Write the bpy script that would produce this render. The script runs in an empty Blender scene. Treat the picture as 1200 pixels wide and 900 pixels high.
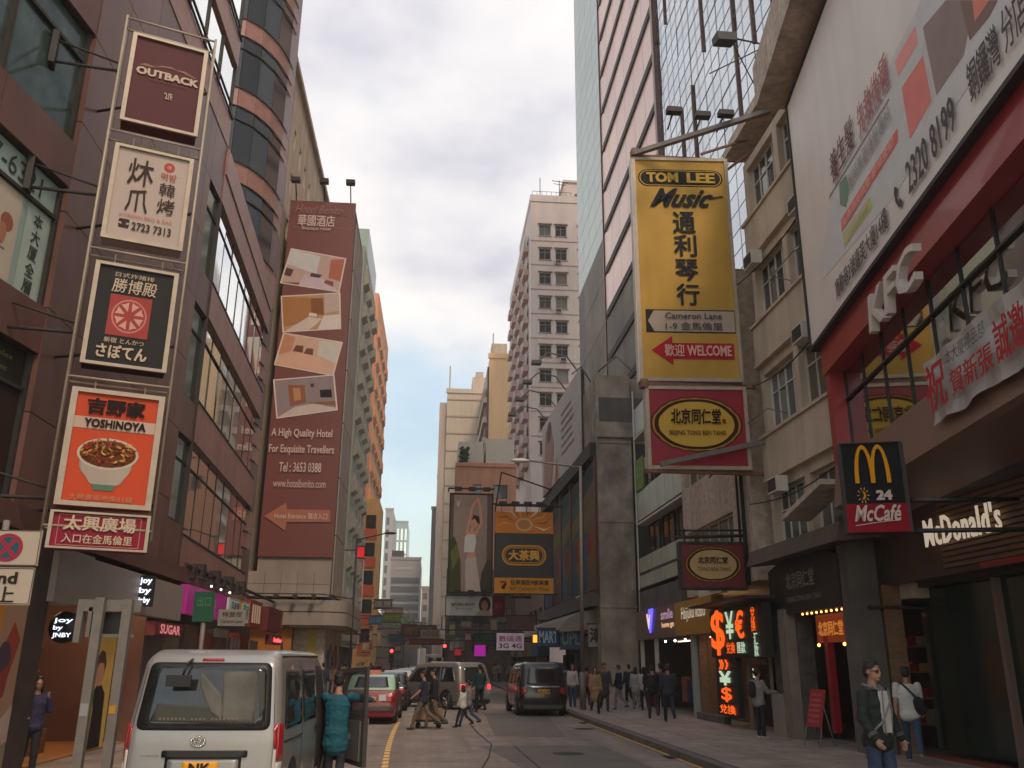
import bpy, bmesh, math, random
from math import sin, cos, pi, radians as R
from mathutils import Vector, Matrix, noise
random.seed(7)
SC = bpy.context.scene
COL = SC.collection
# ------------------------------------------------------------------ camera
FPX = 1030.0; PITCH = math.atan(327/1030.); ROLL = R(.4); YAW = R(4.904); EYE = 1.85
cd = bpy.data.cameras.new('camera'); cam = bpy.data.objects.new('camera', cd); COL.objects.link(cam)
cam.location = (0, 0, EYE)
cam.matrix_world = (Matrix.Translation((0, 0, EYE)) @ Matrix.Rotation(-YAW, 4, 'Z') @
                    Matrix.Rotation(pi/2+PITCH, 4, 'X') @ Matrix.Rotation(ROLL, 4, 'Z'))
cd.sensor_width = 36; cd.lens = 36*FPX/1200; cd.clip_end = 3000; cd.clip_start = .1
SC.camera = cam
# ------------------------------------------------------------------ light
SC.view_settings.view_transform = 'Standard'; SC.view_settings.look = 'None'
SC.view_settings.exposure = EXPOSURE = 0.0; SC.view_settings.gamma = 1
HAZE = .0008
SUN_EL, SUN_AZ = R(48), R(160)      # azimuth clockwise from +Y
w = bpy.data.worlds.new('World'); SC.world = w; w.use_nodes = True
nt = w.node_tree; N = nt.nodes; Lk = nt.links; N.clear()
out = N.new('ShaderNodeOutputWorld'); bg = N.new('ShaderNodeBackground'); bg.inputs[1].default_value = .107
sky = N.new('ShaderNodeTexSky'); sky.sky_type = 'NISHITA'; sky.sun_disc = False
sky.sun_elevation = SUN_EL; sky.sun_rotation = SUN_AZ; sky.dust_density = 2.5; sky.air_density = 1.2
tc = N.new('ShaderNodeTexCoord'); sep = N.new('ShaderNodeSeparateXYZ'); Lk.new(tc.outputs['Generated'], sep.inputs[0])
def wm(op, a, b=None, **k):
    n = N.new('ShaderNodeMath'); n.operation = op; n.use_clamp = k.get('clamp', False)
    for i, v in enumerate((a, b)):
        if v is None: continue
        if isinstance(v, (int, float)): n.inputs[i].default_value = v
        else: Lk.new(v, n.inputs[i])
    return n.outputs[0]
zc = wm('ADD', wm('MAXIMUM', sep.outputs[2], 0.0), .22)
comb = N.new('ShaderNodeCombineXYZ')
Lk.new(wm('DIVIDE', sep.outputs[0], zc), comb.inputs[0]); Lk.new(wm('DIVIDE', sep.outputs[1], zc), comb.inputs[1]); comb.inputs[2].default_value = 3.7
n1 = N.new('ShaderNodeTexNoise'); n1.inputs['Scale'].default_value = 1.15; n1.inputs['Detail'].default_value = 7; n1.inputs['Roughness'].default_value = .52
n1.inputs['Distortion'].default_value = .35; Lk.new(comb.outputs[0], n1.inputs['Vector'])
n2 = N.new('ShaderNodeTexNoise'); n2.inputs['Scale'].default_value = 2.3; n2.inputs['Detail'].default_value = 5; n2.inputs['Roughness'].default_value = .5
Lk.new(comb.outputs[0], n2.inputs['Vector'])
r1 = N.new('ShaderNodeValToRGB'); r1.color_ramp.elements[0].position = .36; r1.color_ramp.elements[1].position = .54
r1.color_ramp.elements[0].color = (.25, .25, .25, 1); r1.color_ramp.elements[1].color = (1, 1, 1, 1)
bias = wm('MULTIPLY', wm('SUBTRACT', wm('MINIMUM', sep.outputs[2], .55), .42), .62)
Lk.new(wm('ADD', n1.outputs[0], bias), r1.inputs[0])
r2 = N.new('ShaderNodeValToRGB')
r2.color_ramp.elements[0].position = .36; r2.color_ramp.elements[1].position = .64
r2.color_ramp.elements[0].color = (5.9, 5.95, 7.0, 1); r2.color_ramp.elements[1].color = (11.0, 10.5, 10.2, 1)
e = r2.color_ramp.elements.new(.5); e.color = (8.9, 8.7, 9.0, 1)
Lk.new(n2.outputs[0], r2.inputs[0])
sm = N.new('ShaderNodeMix'); sm.data_type = 'RGBA'; sm.blend_type = 'MULTIPLY'; sm.inputs[0].default_value = 1
sm.inputs[7].default_value = (2.55, 2.5, 2.15, 1); Lk.new(sky.outputs[0], sm.inputs[6])
mx = N.new('ShaderNodeMix'); mx.data_type = 'RGBA'
Lk.new(r1.outputs[0], mx.inputs[0]); Lk.new(sm.outputs[2], mx.inputs[6]); Lk.new(r2.outputs[0], mx.inputs[7])
Lk.new(mx.outputs[2], bg.inputs[0]); Lk.new(bg.outputs[0], out.inputs[0])
sl = bpy.data.lights.new('sun', 'SUN'); sl.energy = 1.8; sl.angle = R(12); sl.color = (1, .76, .56)
so = bpy.data.objects.new('sun', sl); COL.objects.link(so)
so.rotation_euler = (pi/2-SUN_EL, 0, -SUN_AZ+pi)

# ------------------------------------------------------------------ pixel -> world (photo pixel on a plane of known depth)
def _ray(x, y):
    u = x-600; v = 450-y; c, s = cos(ROLL), sin(ROLL); u, v = u*c-v*s, u*s+v*c
    fy = FPX*cos(PITCH)-v*sin(PITCH); z = FPX*sin(PITCH)+v*cos(PITCH)
    return u*cos(YAW)+fy*sin(YAW), -u*sin(YAW)+fy*cos(YAW), z
def on_x(x, y, X): r = _ray(x, y); t = X/r[0]; return Vector((X, r[1]*t, EYE+r[2]*t))
def on_y(x, y, Y): r = _ray(x, y); t = Y/r[1]; return Vector((r[0]*t, Y, EYE+r[2]*t))

def on_g(x, y, Z=.12): r = _ray(x, y); t = (Z-EYE)/r[2]; return r[0]*t, r[1]*t

# ------------------------------------------------------------------ materials
MATS = {}
def mat(name, col, rough=.7, metal=0., var=.0, vscale=3., streak=0., bump=0., bscale=40., spec=.5, emit=None, es=1., randv=0., coat=0., alpha=1., stretch=None, tracks=0):
    if name in MATS: return MATS[name]
    m = bpy.data.materials.new(name); MATS[name] = m; m.use_nodes = True
    t = m.node_tree; b = t.nodes['Principled BSDF']; L = t.links
    b.inputs['Base Color'].default_value = (*col, 1); b.inputs['Roughness'].default_value = rough
    b.inputs['Metallic'].default_value = metal; b.inputs['Specular IOR Level'].default_value = spec
    b.inputs['Coat Weight'].default_value = coat; b.inputs['Alpha'].default_value = alpha
    if emit:
        b.inputs['Emission Color'].default_value = (*emit, 1); b.inputs['Emission Strength'].default_value = es
    geo = None
    def pos():
        nonlocal geo
        if geo is None: geo = t.nodes.new('ShaderNodeNewGeometry')
        return geo.outputs['Position']
    src = None
    def mul(fac_out, lo, hi, amt_from=.3, amt_to=.7):
        nonlocal src
        mr = t.nodes.new('ShaderNodeMapRange'); mr.inputs[1].default_value = amt_from; mr.inputs[2].default_value = amt_to
        mr.inputs[3].default_value = lo; mr.inputs[4].default_value = hi; L.new(fac_out, mr.inputs[0])
        v = t.nodes.new('ShaderNodeVectorMath'); v.operation = 'SCALE'
        if src is None: v.inputs[0].default_value = col
        else: L.new(src, v.inputs[0])
        L.new(mr.outputs[0], v.inputs['Scale']); src = v.outputs[0]
    if var:
        n = t.nodes.new('ShaderNodeTexNoise'); n.inputs['Scale'].default_value = vscale; n.inputs['Detail'].default_value = 6
        n.inputs['Roughness'].default_value = .6
        if stretch:
            mp = t.nodes.new('ShaderNodeMapping'); mp.inputs['Scale'].default_value = stretch; L.new(pos(), mp.inputs[0]); L.new(mp.outputs[0], n.inputs['Vector'])
        else: L.new(pos(), n.inputs['Vector'])
        mul(n.outputs[0], 1-var, 1+var)
    if streak:
        mp = t.nodes.new('ShaderNodeMapping'); mp.inputs['Scale'].default_value = (.8, .8, .07); L.new(pos(), mp.inputs[0])
        n = t.nodes.new('ShaderNodeTexNoise'); n.inputs['Scale'].default_value = 2; n.inputs['Detail'].default_value = 5; L.new(mp.outputs[0], n.inputs['Vector'])
        mul(n.outputs[0], 1.04, 1-streak*.7, .4, .75)
    if tracks:
        for sc_, lo_ in (((1.3, .03, 1), .8), ((3.5, 3.5, 1), .86)):
            mp = t.nodes.new('ShaderNodeMapping'); mp.inputs['Scale'].default_value = sc_; L.new(pos(), mp.inputs[0])
            n = t.nodes.new('ShaderNodeTexNoise'); n.inputs['Scale'].default_value = 1; n.inputs['Detail'].default_value = 8; n.inputs['Roughness'].default_value = .65; L.new(mp.outputs[0], n.inputs['Vector']); mul(n.outputs[0], 1.08, lo_, .45, .66)
    if randv:
        o = t.nodes.new('ShaderNodeObjectInfo'); mul(o.outputs['Random'], 1-randv, 1+randv, 0, 1)
    if src: L.new(src, b.inputs['Base Color'])
    if bump:
        n = t.nodes.new('ShaderNodeTexNoise'); n.inputs['Scale'].default_value = bscale; n.inputs['Detail'].default_value = 4; L.new(pos(), n.inputs['Vector'])
        bp = t.nodes.new('ShaderNodeBump'); bp.inputs['Strength'].default_value = bump; bp.inputs['Distance'].default_value = .02
        L.new(n.outputs[0], bp.inputs['Height']); L.new(bp.outputs[0], b.inputs['Normal'])
    return m
def flat(c, **k):
    return mat('print_%02x%02x%02x' % tuple(int(max(0, min(1, v))*255) for v in c), c, rough=.75, var=.06, vscale=2.5, spec=.2)
def s2l(*rgb):   # sRGB 0-255 -> linear
    return tuple(((v/255)/12.92 if v/255 <= .04045 else ((v/255+.055)/1.055)**2.4) for v in rgb)
def glow(name, c, s): return mat(name, (.02, .02, .02), emit=c, es=s)

# ------------------------------------------------------------------ mesh builder
class MB:
    def __init__(s): s.v = []; s.f = []; s.m = []; s.sm = []
    def face(s, pts, m=0, smooth=False):
        b = len(s.v); s.v += [tuple(p) for p in pts]; s.f.append(tuple(range(b, b+len(pts)))); s.m.append(m); s.sm.append(smooth)
    def box(s, x0, x1, y0, y1, z0, z1, m=0):
        if x1 < x0: x0, x1 = x1, x0
        if y1 < y0: y0, y1 = y1, y0
        if z1 < z0: z0, z1 = z1, z0
        b = len(s.v)
        s.v += [(x0, y0, z0), (x1, y0, z0), (x1, y1, z0), (x0, y1, z0), (x0, y0, z1), (x1, y0, z1), (x1, y1, z1), (x0, y1, z1)]
        for q in ((0, 3, 2, 1), (4, 5, 6, 7), (0, 1, 5, 4), (1, 2, 6, 5), (2, 3, 7, 6), (3, 0, 4, 7)):
            s.f.append(tuple(b+i for i in q)); s.m.append(m); s.sm.append(False)
        return s
    def prism(s, pts, axis, a, b, m=0):
        """pts 2d ring extruded along axis 'x','y','z' from a to b"""
        def P(p, t): return (t, p[0], p[1]) if axis == 'x' else ((p[0], t, p[1]) if axis == 'y' else (p[0], p[1], t))
        n = len(pts); k = len(s.v)
        s.v += [P(p, a) for p in pts]+[P(p, b) for p in pts]
        s.f.append(tuple(k+i for i in range(n))[::-1]); s.f.append(tuple(k+n+i for i in range(n)))
        for i in range(n): s.f.append((k+i, k+(i+1) % n, k+n+(i+1) % n, k+n+i))
        s.m += [m]*(n+2); s.sm += [False]*(n+2)
        return s
    def tube(s, p, q, r, n=8, m=0, r2=None):
        p = Vector(p); q = Vector(q); d = (q-p).normalized()
        a = d.orthogonal().normalized(); c = d.cross(a); r2 = r if r2 is None else r2
        k = len(s.v)
        for (o, rr) in ((p, r), (q, r2)):
            for i in range(n):
                t = 2*pi*i/n; s.v.append(tuple(o+a*cos(t)*rr+c*sin(t)*rr))
        for i in range(n): s.f.append((k+i, k+(i+1) % n, k+n+(i+1) % n, k+n+i)); s.m.append(m); s.sm.append(n > 5)
        s.f.append(tuple(k+i for i in range(n))[::-1]); s.f.append(tuple(k+n+i for i in range(n))); s.m += [m, m]; s.sm += [False, False]
        return s
    def path(s, pts, r, n=8, m=0):
        for a, b in zip(pts, pts[1:]): s.tube(a, b, r, n, m)
        return s
    def lathe(s, prof, c, axis='z', n=20, m=0):
        k = len(s.v)
        for (r, h) in prof:
            for i in range(n):
                t = 2*pi*i/n; a, b = r*cos(t), r*sin(t)
                p = (a, b, h) if axis == 'z' else ((h, a, b) if axis == 'x' else (a, h, b))
                s.v.append((p[0]+c[0], p[1]+c[1], p[2]+c[2]))
        for j in range(len(prof)-1):
            for i in range(n):
                s.f.append((k+j*n+i, k+j*n+(i+1) % n, k+(j+1)*n+(i+1) % n, k+(j+1)*n+i)); s.m.append(m); s.sm.append(True)
        return s
    def ball(s, c, r, n=10, m=0):
        rx, ry, rz = r if hasattr(r, '__len__') else (r, r, r)
        k = len(s.v); h = n//2
        for j in range(h+1):
            a = pi*j/h
            for i in range(n):
                t = 2*pi*i/n; s.v.append((c[0]+rx*sin(a)*cos(t), c[1]+ry*sin(a)*sin(t), c[2]+rz*cos(a)))
        for j in range(h):
            for i in range(n):
                s.f.append((k+j*n+i, k+(j+1)*n+i, k+(j+1)*n+(i+1) % n, k+j*n+(i+1) % n)); s.m.append(m); s.sm.append(True)
        return s
    def mesh(s, name, mats):
        me = bpy.data.meshes.new(name); me.from_pydata(s.v, [], s.f)
        if not hasattr(mats, '__len__'): mats = [mats]
        for m in mats: me.materials.append(m)
        me.polygons.foreach_set('material_index', s.m); me.polygons.foreach_set('use_smooth', s.sm); me.update()
        return me
    def build(s, name, mats, parent=None, loc=None, rotz=0):
        return put(name, s.mesh(name, mats), parent, loc, rotz)
def put(name, me, parent=None, loc=None, rotz=0):
    o = bpy.data.objects.new(name, me); COL.objects.link(o)
    if parent: o.parent = parent
    if loc: o.location = loc
    if rotz: o.rotation_euler = (0, 0, rotz)
    return o
def tag(o, label=None, cat=None, group=None, kind=None):
    if label: o['label'] = label
    if cat: o['category'] = cat
    if group: o['group'] = group
    if kind: o['kind'] = kind
    return o
def thing(name, label, cat, loc=(0, 0, 0), rotz=0, group=None):
    o = bpy.data.objects.new(name, None); COL.objects.link(o); o.location = loc; o.rotation_euler = (0, 0, rotz); o.empty_display_size = .3
    return tag(o, label, cat, group)
def wall_thing(name, label, cat, p0, p1, z=0, group=None):
    """frame: local x from p0 (left as seen) to p1, local -y towards the viewer"""
    a = math.atan2(p1[1]-p0[1], p1[0]-p0[0]); t = thing(name, label, cat, (p0[0], p0[1], z), a, group)
    return t, math.hypot(p1[0]-p0[0], p1[1]-p0[1])
def box(name, m, parent, *d): return MB().box(*d).build(name, m, parent)
def struct(o, name=None): return tag(o, kind='structure')
def copy_tree(o, parent=None):
    c = o.copy(); COL.objects.link(c)
    if parent: c.parent = parent
    for ch in [x for x in KIDS.get(o.name, [])]: copy_tree(ch, c)
    return c
KIDS = {}
# ------------------------------------------------------------------ text and flat print
TCACHE = {}
def txt(parent, s, x0, x1, z0, z1, m, y=-.012, bold=.0, shear=0., name='lettering', ext=0., fit=True, sp=1.):
    key = (s, bold, shear, sp)
    if key not in TCACHE:
        c = bpy.data.curves.new('t', 'FONT'); c.body = s; c.offset = 0 if any(ord(q) > 0x2e00 for q in s) else min(bold, .008); c.shear = shear; c.resolution_u = 2; c.space_character = sp
        o = bpy.data.objects.new('t', c); me = bpy.data.meshes.new_from_object(o)
        TCACHE[key] = [tuple(v.co) for v in me.vertices], [tuple(p.vertices) for p in me.polygons]
        bpy.data.objects.remove(o); bpy.data.curves.remove(c); bpy.data.meshes.remove(me)
    vs, fs = TCACHE[key]
    if not vs: return None
    ax = min(v[0] for v in vs); bx = max(v[0] for v in vs); az = min(v[1] for v in vs); bz = max(v[1] for v in vs)
    kx = (x1-x0)/(bx-ax); kz = (z1-z0)/max(1e-6, (bz-az))
    V = [(x0+(v[0]-ax)*kx, y, z0+(v[1]-az)*kz) for v in vs]; F = list(fs)
    if bold > .009 and not ext:       # heavier strokes: overlaid shifted copies
        dx = bold*.75*min(kx, kz*1.3); dz = bold*.6*kz; n0 = len(V); V0 = list(V); F0 = list(F)
        for q, (a, b) in enumerate(((1, 1), (-1, 1), (1, -1), (-1, -1), (1, 0), (-1, 0))):
            n_ = len(V); V += [(v[0]+a*dx, y-.0006*(q+1), v[2]+b*dz) for v in V0]; F += [tuple(i+n_ for i in f_) for f_ in F0]
    if ext:
        n = len(V); V2 = V+[(a, b+ext, c) for a, b, c in V]
        ed = {}
        for f in fs:
            for i in range(len(f)):
                a, b = f[i], f[(i+1) % len(f)]
                if (b, a) in ed: del ed[(b, a)]
                else: ed[(a, b)] = 1
        F = F+[(a, b, b+n, a+n) for a, b in ed]; V = V2
    me = bpy.data.meshes.new(name); me.from_pydata(V, [], F); me.materials.append(m); me.update()
    return put(name, me, parent)
def vtxt(parent, s, cx, z1, size, pitch, m, **k):
    for i, ch in enumerate(s): txt(parent, ch, cx-size/2, cx+size/2, z1-i*pitch-size, z1-i*pitch, m, **k)
class Print:
    """flat print on a board: layered polygons, coordinates 0..1 across the board"""
    def __init__(s, w, h, x0=0, z0=0, y=-.008): s.mb = MB(); s.w = w; s.h = h; s.x0 = x0; s.z0 = z0; s.y = y; s.mats = []
    def P(s, p): return (s.x0+p[0]*s.w, s.y, s.z0+p[1]*s.h)
    def poly(s, pts, c):
        m = flat(c) if isinstance(c, tuple) else c
        if m not in s.mats: s.mats.append(m)
        s.mb.face([s.P(p) for p in pts], s.mats.index(m)); s.y -= .0006; return s
    def rect(s, a, b, c, d, col): return s.poly([(a, c), (b, c), (b, d), (a, d)], col)
    def ell(s, cx, cy, rx, ry, col, n=24, a0=0, a1=2*pi):
        return s.poly([(cx+rx*cos(a0+(a1-a0)*i/n), cy+ry*sin(a0+(a1-a0)*i/n)) for i in range(n+(a1-a0 < 6))], col)
    def line(s, pts, wd, col):
        for a, b in zip(pts, pts[1:]):
            dx, dy = (b[0]-a[0])*s.w, (b[1]-a[1])*s.h; l = math.hypot(dx, dy) or 1; nx, ny = -dy/l*wd/s.w/2, dx/l*wd/s.h/2
            s.poly([(a[0]-nx, a[1]-ny), (b[0]-nx, b[1]-ny), (b[0]+nx, b[1]+ny), (a[0]+nx, a[1]+ny)], col)
        return s
    def build(s, parent, name='printed_picture'): return s.mb.build(name, s.mats, parent)
# ------------------------------------------------------------------ shared materials
asph = mat('asphalt', (.25, .205, .178), .85, var=.2, vscale=.7, bump=.6, bscale=70, tracks=1)
asph_d = mat('asphalt_patch', (.16, .138, .122), .85, var=.14, vscale=1.3, bump=.35, bscale=60)
tar = mat('tar_joint', (.03, .028, .026), .8)
pave = mat('paving', (.26, .21, .18), .8, tracks=1, var=.18, vscale=1.6, bump=.25, bscale=30, randv=.1)
kerb_m = mat('kerb', (.13, .115, .105), .8, var=.3, vscale=4, bump=.3)
yel_paint = mat('yellow_paint', (.62, .36, .07), .6, var=.3, vscale=9)
conc = mat('concrete', (.34, .28, .22), .9, var=.42, vscale=.8, streak=.45, bump=.5, bscale=12)
conc_d = mat('concrete_dark', (.12, .105, .092), .9, var=.25, vscale=1, streak=.4, bump=.4, bscale=14)
beige = mat('beige_render', (.52, .42, .32), .9, var=.12, vscale=1.2, streak=.35, bump=.25, bscale=10)
beige2 = mat('beige_render_stained', (.5, .41, .33), .9, var=.3, vscale=5, streak=.35, bump=.3)
grey_pl = mat('grey_panel', (.3, .255, .22), .7, var=.1, vscale=.7, streak=.18, bump=.1)
brown_pl = mat('brown_metal_panel', (.15, .074, .06), .36, var=.12, vscale=.8, streak=.2, randv=.12, spec=.35, bump=.08, bscale=2)
pink_pl = mat('pink_granite_panel', (.33, .17, .14), .4, spec=.3, var=.14, vscale=3, streak=.12, randv=.06, bump=.05, bscale=5)
steel = mat('galvanised_steel', (.2, .18, .16), .6, metal=.2, var=.15, vscale=6)
steel_d = mat('dark_steel', (.045, .04, .036), .65, metal=.1, var=.2, spec=.3)
rust = mat('rusty_steel', (.22, .11, .07), .8, var=.35, vscale=8, bump=.3)
white_m = mat('white_metal', (.6, .56, .5), .5, var=.08, vscale=2)
black_m = mat('black_satin', (.015, .014, .014), .45)
black_r = mat('black_rubber', (.018, .018, .018), .8)
mirror = mat('mirror_glass', (.84, .88, .88), .04, metal=1., bump=.06, bscale=.9, randv=.06)
mirror2 = mat('mirror_glass_blue', (.42, .47, .53), .06, metal=1., bump=.06, bscale=.7, randv=.08)
glass_g = mat('green_glass', (.2, .27, .25), .08, metal=.85, bump=.05, bscale=.6, randv=.08)
glass_d = mat('dark_glass', (.028, .03, .03), .07, spec=.8, bump=.03, bscale=1.5, randv=.3)
glass_c = mat('curtained_glass', (.11, .105, .095), .12, spec=.7, randv=.6, bump=.02)
_t = glass_c.node_tree; _b = _t.nodes['Principled BSDF']; _o = _t.nodes.new('ShaderNodeObjectInfo'); _r = _t.nodes.new('ShaderNodeValToRGB'); _r.color_ramp.interpolation = 'CONSTANT'
_e = _r.color_ramp.elements; _e[0].color = (.045, .045, .042, 1); _e[1].position = .45; _e[1].color = (.09, .085, .07, 1)
for _p, _c in ((.62, (.2, .18, .15)), (.76, (.05, .06, .06)), (.84, (.32, .29, .25)), (.93, (.12, .14, .15))): _q = _e.new(_p); _q.color = (*_c, 1)
_t.links.new(_o.outputs['Random'], _r.inputs[0]); _t.links.new(_r.outputs[0], _b.inputs['Base Color'])
glass_pk = mat('pink_glass_panel', (.72, .42, .34), .25, metal=.15, randv=.1, var=.05)
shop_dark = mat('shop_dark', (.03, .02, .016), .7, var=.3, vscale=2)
wood = mat('wood', (.2, .11, .06), .6, var=.25, vscale=3, stretch=(1, 1, 8), bump=.2)
ivory = mat('ivory_board', (.62, .57, .52), .5, var=.05, vscale=1, streak=.08)
cream_f = mat('sign_frame', (.42, .35, .27), .5, metal=.2, var=.12, vscale=5)
def blob(*c): return flat(s2l(*c))

# ------------------------------------------------------------------ ground
g = MB(); g.face([(-900, -60, -.03), (900, -60, -.03), (900, 1500, -.03), (-900, 1500, -.03)])
struct(g.build('ground', mat('ground', (.14, .125, .11), .9, var=.2, vscale=.05)))
road = MB()
KX = [(-4.3, 5.45), (-4.3, 5.45)]
road.face([(-4.4, -30, 0), (5.6, -30, 0), (5.6, 420, 0), (-4.4, 420, 0)])
road_o = struct(road.build('road', asph))
# side street (Cameron Lane) crossing between Y 39 and 45 on both sides
# road slabs: joints and patches
def sheet(name, pts, m, z, parent=None, y=None):
    q = MB(); q.face([(a, b, z) for a, b in pts]); return q.build(name, m, parent)
sheet('asphalt_patch', [(2.1, 36), (4.5, 36.2), (3.6, 24.6), (1.75, 25.0)], asph_d, .004, road_o)
sheet('asphalt_patch', [(1.2, 22.0), (4.1, 22.0), (4.2, 17.2), (2.0, 15.2), (1.5, 20)], asph_d, .004, road_o)
sheet('asphalt_patch', [(2.6, 60), (5.2, 60), (4.9, 44), (2.9, 44)], asph_d, .004, road_o)
j = MB()
def strip(mb, pts, wd, z, m=0):
    for (a, b) in zip(pts, pts[1:]):
        dx, dy = b[0]-a[0], b[1]-a[1]; l = math.hypot(dx, dy); nx, ny = -dy/l*wd/2, dx/l*wd/2
        mb.face([(a[0]-nx, a[1]-ny, z), (b[0]-nx, b[1]-ny, z), (b[0]+nx, b[1]+ny, z), (a[0]+nx, a[1]+ny, z)], m)
strip(j, [(1.3, 30), (1.35, 26), (1.5, 22.5), (1.25, 19.5), (1.0, 17.5), (.9, 13)], .032, .009)
for yy in (14.6, 18.6, 22.1, 26.2, 31.5, 37.2, 43, 50, 58): strip(j, [(-4.3, yy), (5.45, yy+.1)], .028, .009)
strip(j, [(-2.6, 8), (-2.6, 80)], .03, .0095); strip(j, [(2.1, 15), (2.0, 22)], .03, .0095)
j.build('expansion_joint', tar, road_o)
yl = MB(); yy = 12.
while yy < 30.5:
    xx = -.98+.36*max(0, (29-yy)/12)**2*.6; yl.face([(xx-.06, yy, .012), (xx+.06, yy, .012), (xx+.055, yy+.5, .012), (xx-.065, yy+.5, .012)]); yy += .62
yl.build('yellow_line', mat('yellow_stud_paint', (.85, .5, .14), .5, var=.2, vscale=9), road_o)
y2 = MB(); strip(y2, [(5.08, 10), (5.1, 30), (5.12, 70)], .1, .012)
y2.build('kerb_line', yel_paint, road_o)
y3 = MB()
for yy in (66, 67.2, 68.4): strip(y3, [(-4, yy), (5, yy)], .35, .012)
y3.build('crossing_line', mat('white_paint', (.6, .57, .52), .6, var=.2, vscale=8), road_o)
for sx, x0, x1, nm in ((1, 5.3, 13, 'pavement_right'), (-1, -12, -4.3, 'pavement_left')):
    p = MB(); p.box(x0, x1, -20, 420, -.02, .12)
    po = struct(p.build(nm, mat('pavement_bed', (.12, .1, .09), .9, var=.2)))
    kx = 5.3 if sx > 0 else -4.3
    km = MB().box(-.09, .09, .012, .985, 0, .15).mesh('kerb_stone', kerb_m)
    for i in range(58): put('kerb_stone', km, po, (kx-sx*.09, 8+i, -.005))
    sm_ = MB().box(.006, .894, .006, .894, 0, .016).mesh('paving_slab', pave)
    if sx > 0:
        for a in range(5):
            for b in range(48): put('paving_slab', sm_, po, (5.42+a*.9, 14+b*.9, .121+random.uniform(-.002, .002)))
    else:
        for a in range(3):
            for b in range(20): put('paving_slab', sm_, po, (-6.95+a*.9-.05, 12+b*.9, .121))
# manhole covers
mh = MB(); mh.lathe([(.0, .011), (.32, .011), (.34, .006)], (0, 0, 0), n=24); mh.box(-.2, .2, -.02, .02, .011, .016); mh.box(-.02, .02, -.2, .2, .011, .0155)
tag(mh.build('manhole_cover', steel_d, loc=(3.0, 20.2, .004)), 'round dark iron manhole cover in the right lane near the dark patch', 'manhole cover')

for (x_, y_, lab_) in ((-3.2, 22.5, 'round iron manhole cover in the left lane behind the taxi'), (4.6, 27.6, 'round iron manhole cover near the right kerb behind the black minivan')):
    mh = MB(); mh.lathe([(.0, .011), (.3, .011), (.32, .006)], (0, 0, 0), n=24); mh.box(-.2, .2, -.02, .02, .011, .016); tag(mh.build('manhole_cover', steel_d, loc=(x_, y_, .004)), lab_, 'manhole cover')
for k_, (x_, y_) in enumerate(((5.12, 19.4), (5.12, 30.3))):
    gu = MB()
    for q_ in range(7): gu.box(-.2, .2, -.3+q_*.09, -.26+q_*.09, .006, .012)
    gu.box(-.22, .22, -.33, .33, .002, .005); tag(gu.build('drain_grate', steel_d, loc=(x_, y_, .004)), ['iron drain grate at the right kerb near the standing man', 'iron drain grate at the right kerb beside the walking group'][k_], 'drain grate')
# ------------------------------------------------------------------ facade kit
def win_mesh(w, h, nv, nh, frame, fw=.05, fd=.08):
    """frame lying in 0..w, 0..h, outer face y=0"""
    f = MB(); f.box(0, w, 0, fd, 0, fw); f.box(0, w, 0, fd, h-fw, h); f.box(0, fw, 0, fd, fw, h-fw); f.box(w-fw, w, 0, fd, fw, h-fw)
    for i in range(1, nv): x = w*i/nv; f.box(x-fw*.4, x+fw*.4, .004, fd-.01, fw, h-fw)
    for zf in nh: f.box(fw, w-fw, .008, fd-.015, h*zf-fw*.4, h*zf+fw*.4)
    g = MB(); g.box(fw*.5, w-fw*.5, fd*.5, fd*.5+.02, fw*.5, h-fw*.5)
    return f.mesh('window', frame), g
WC = {}
def window(parent, x, y, z, w, h, nv, nh, frame, glass, fw=.05, pane=True):
    k = (round(w, 2), round(h, 2), nv, tuple(nh), frame.name, glass.name, fw)
    if k not in WC:
        f, g = win_mesh(w, h, nv, nh, frame, fw); WC[k] = (f, g.mesh('pane', glass))
    f, g = WC[k]; o = put('window', f, parent, (x, y, z))
    put('pane', g, o)
    return o
def facade(root, x0, x1, z0, z1, cols, rows, wallm, wf, y=0, th=.3, nv=2, nh=(.7,), frame=white_m, glass=glass_c, fw=.05, name='wall', depth=None, rec=.16):
    """solid wall with real openings; cols/rows list of (a,b)"""
    m = MB(); pz = z0
    for (a, b) in rows:
        m.box(x0, x1, y, y+th, pz, a); px_ = x0
        for (c, d) in cols:
            m.box(px_, c, y, y+th, a, b); px_ = d
        m.box(px_, x1, y, y+th, a, b); pz = b
    m.box(x0, x1, y, y+th, pz, z1)
    if depth: m.box(x0, x1, y+th, y+depth, z0, z1)
    o = m.build(name, wallm, root)
    if wf:
        for ri, (a, b) in enumerate(rows):
            for ci, (c, d) in enumerate(cols):
                gl = glass(ri, ci) if callable(glass) else glass
                window(root, c, y+rec, a, d-c, b-a, nv, nh, frame, gl, fw)
    return o
def aircon(parent, x, y, z, s=1.):
    m = MB(); m.box(0, .7*s, -.35*s, 0, 0, .45*s); m.box(.05*s, .65*s, -.36*s, -.35*s, .05*s, .4*s, 1)
    k = ('ac', s)
    if k not in WC: WC[k] = m.mesh('air_conditioner', [white_m, steel_d])
    put('air_conditioner', WC[k], parent, (x, y, z))
def sub(root, p0, p1, z=0):
    f = bpy.data.objects.new('frame_tmp', None); COL.objects.link(f)
    f.location = (p0[0], p0[1], z); f.rotation_euler = (0, 0, math.atan2(p1[1]-p0[1], p1[0]-p0[0]))
    return f
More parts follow.
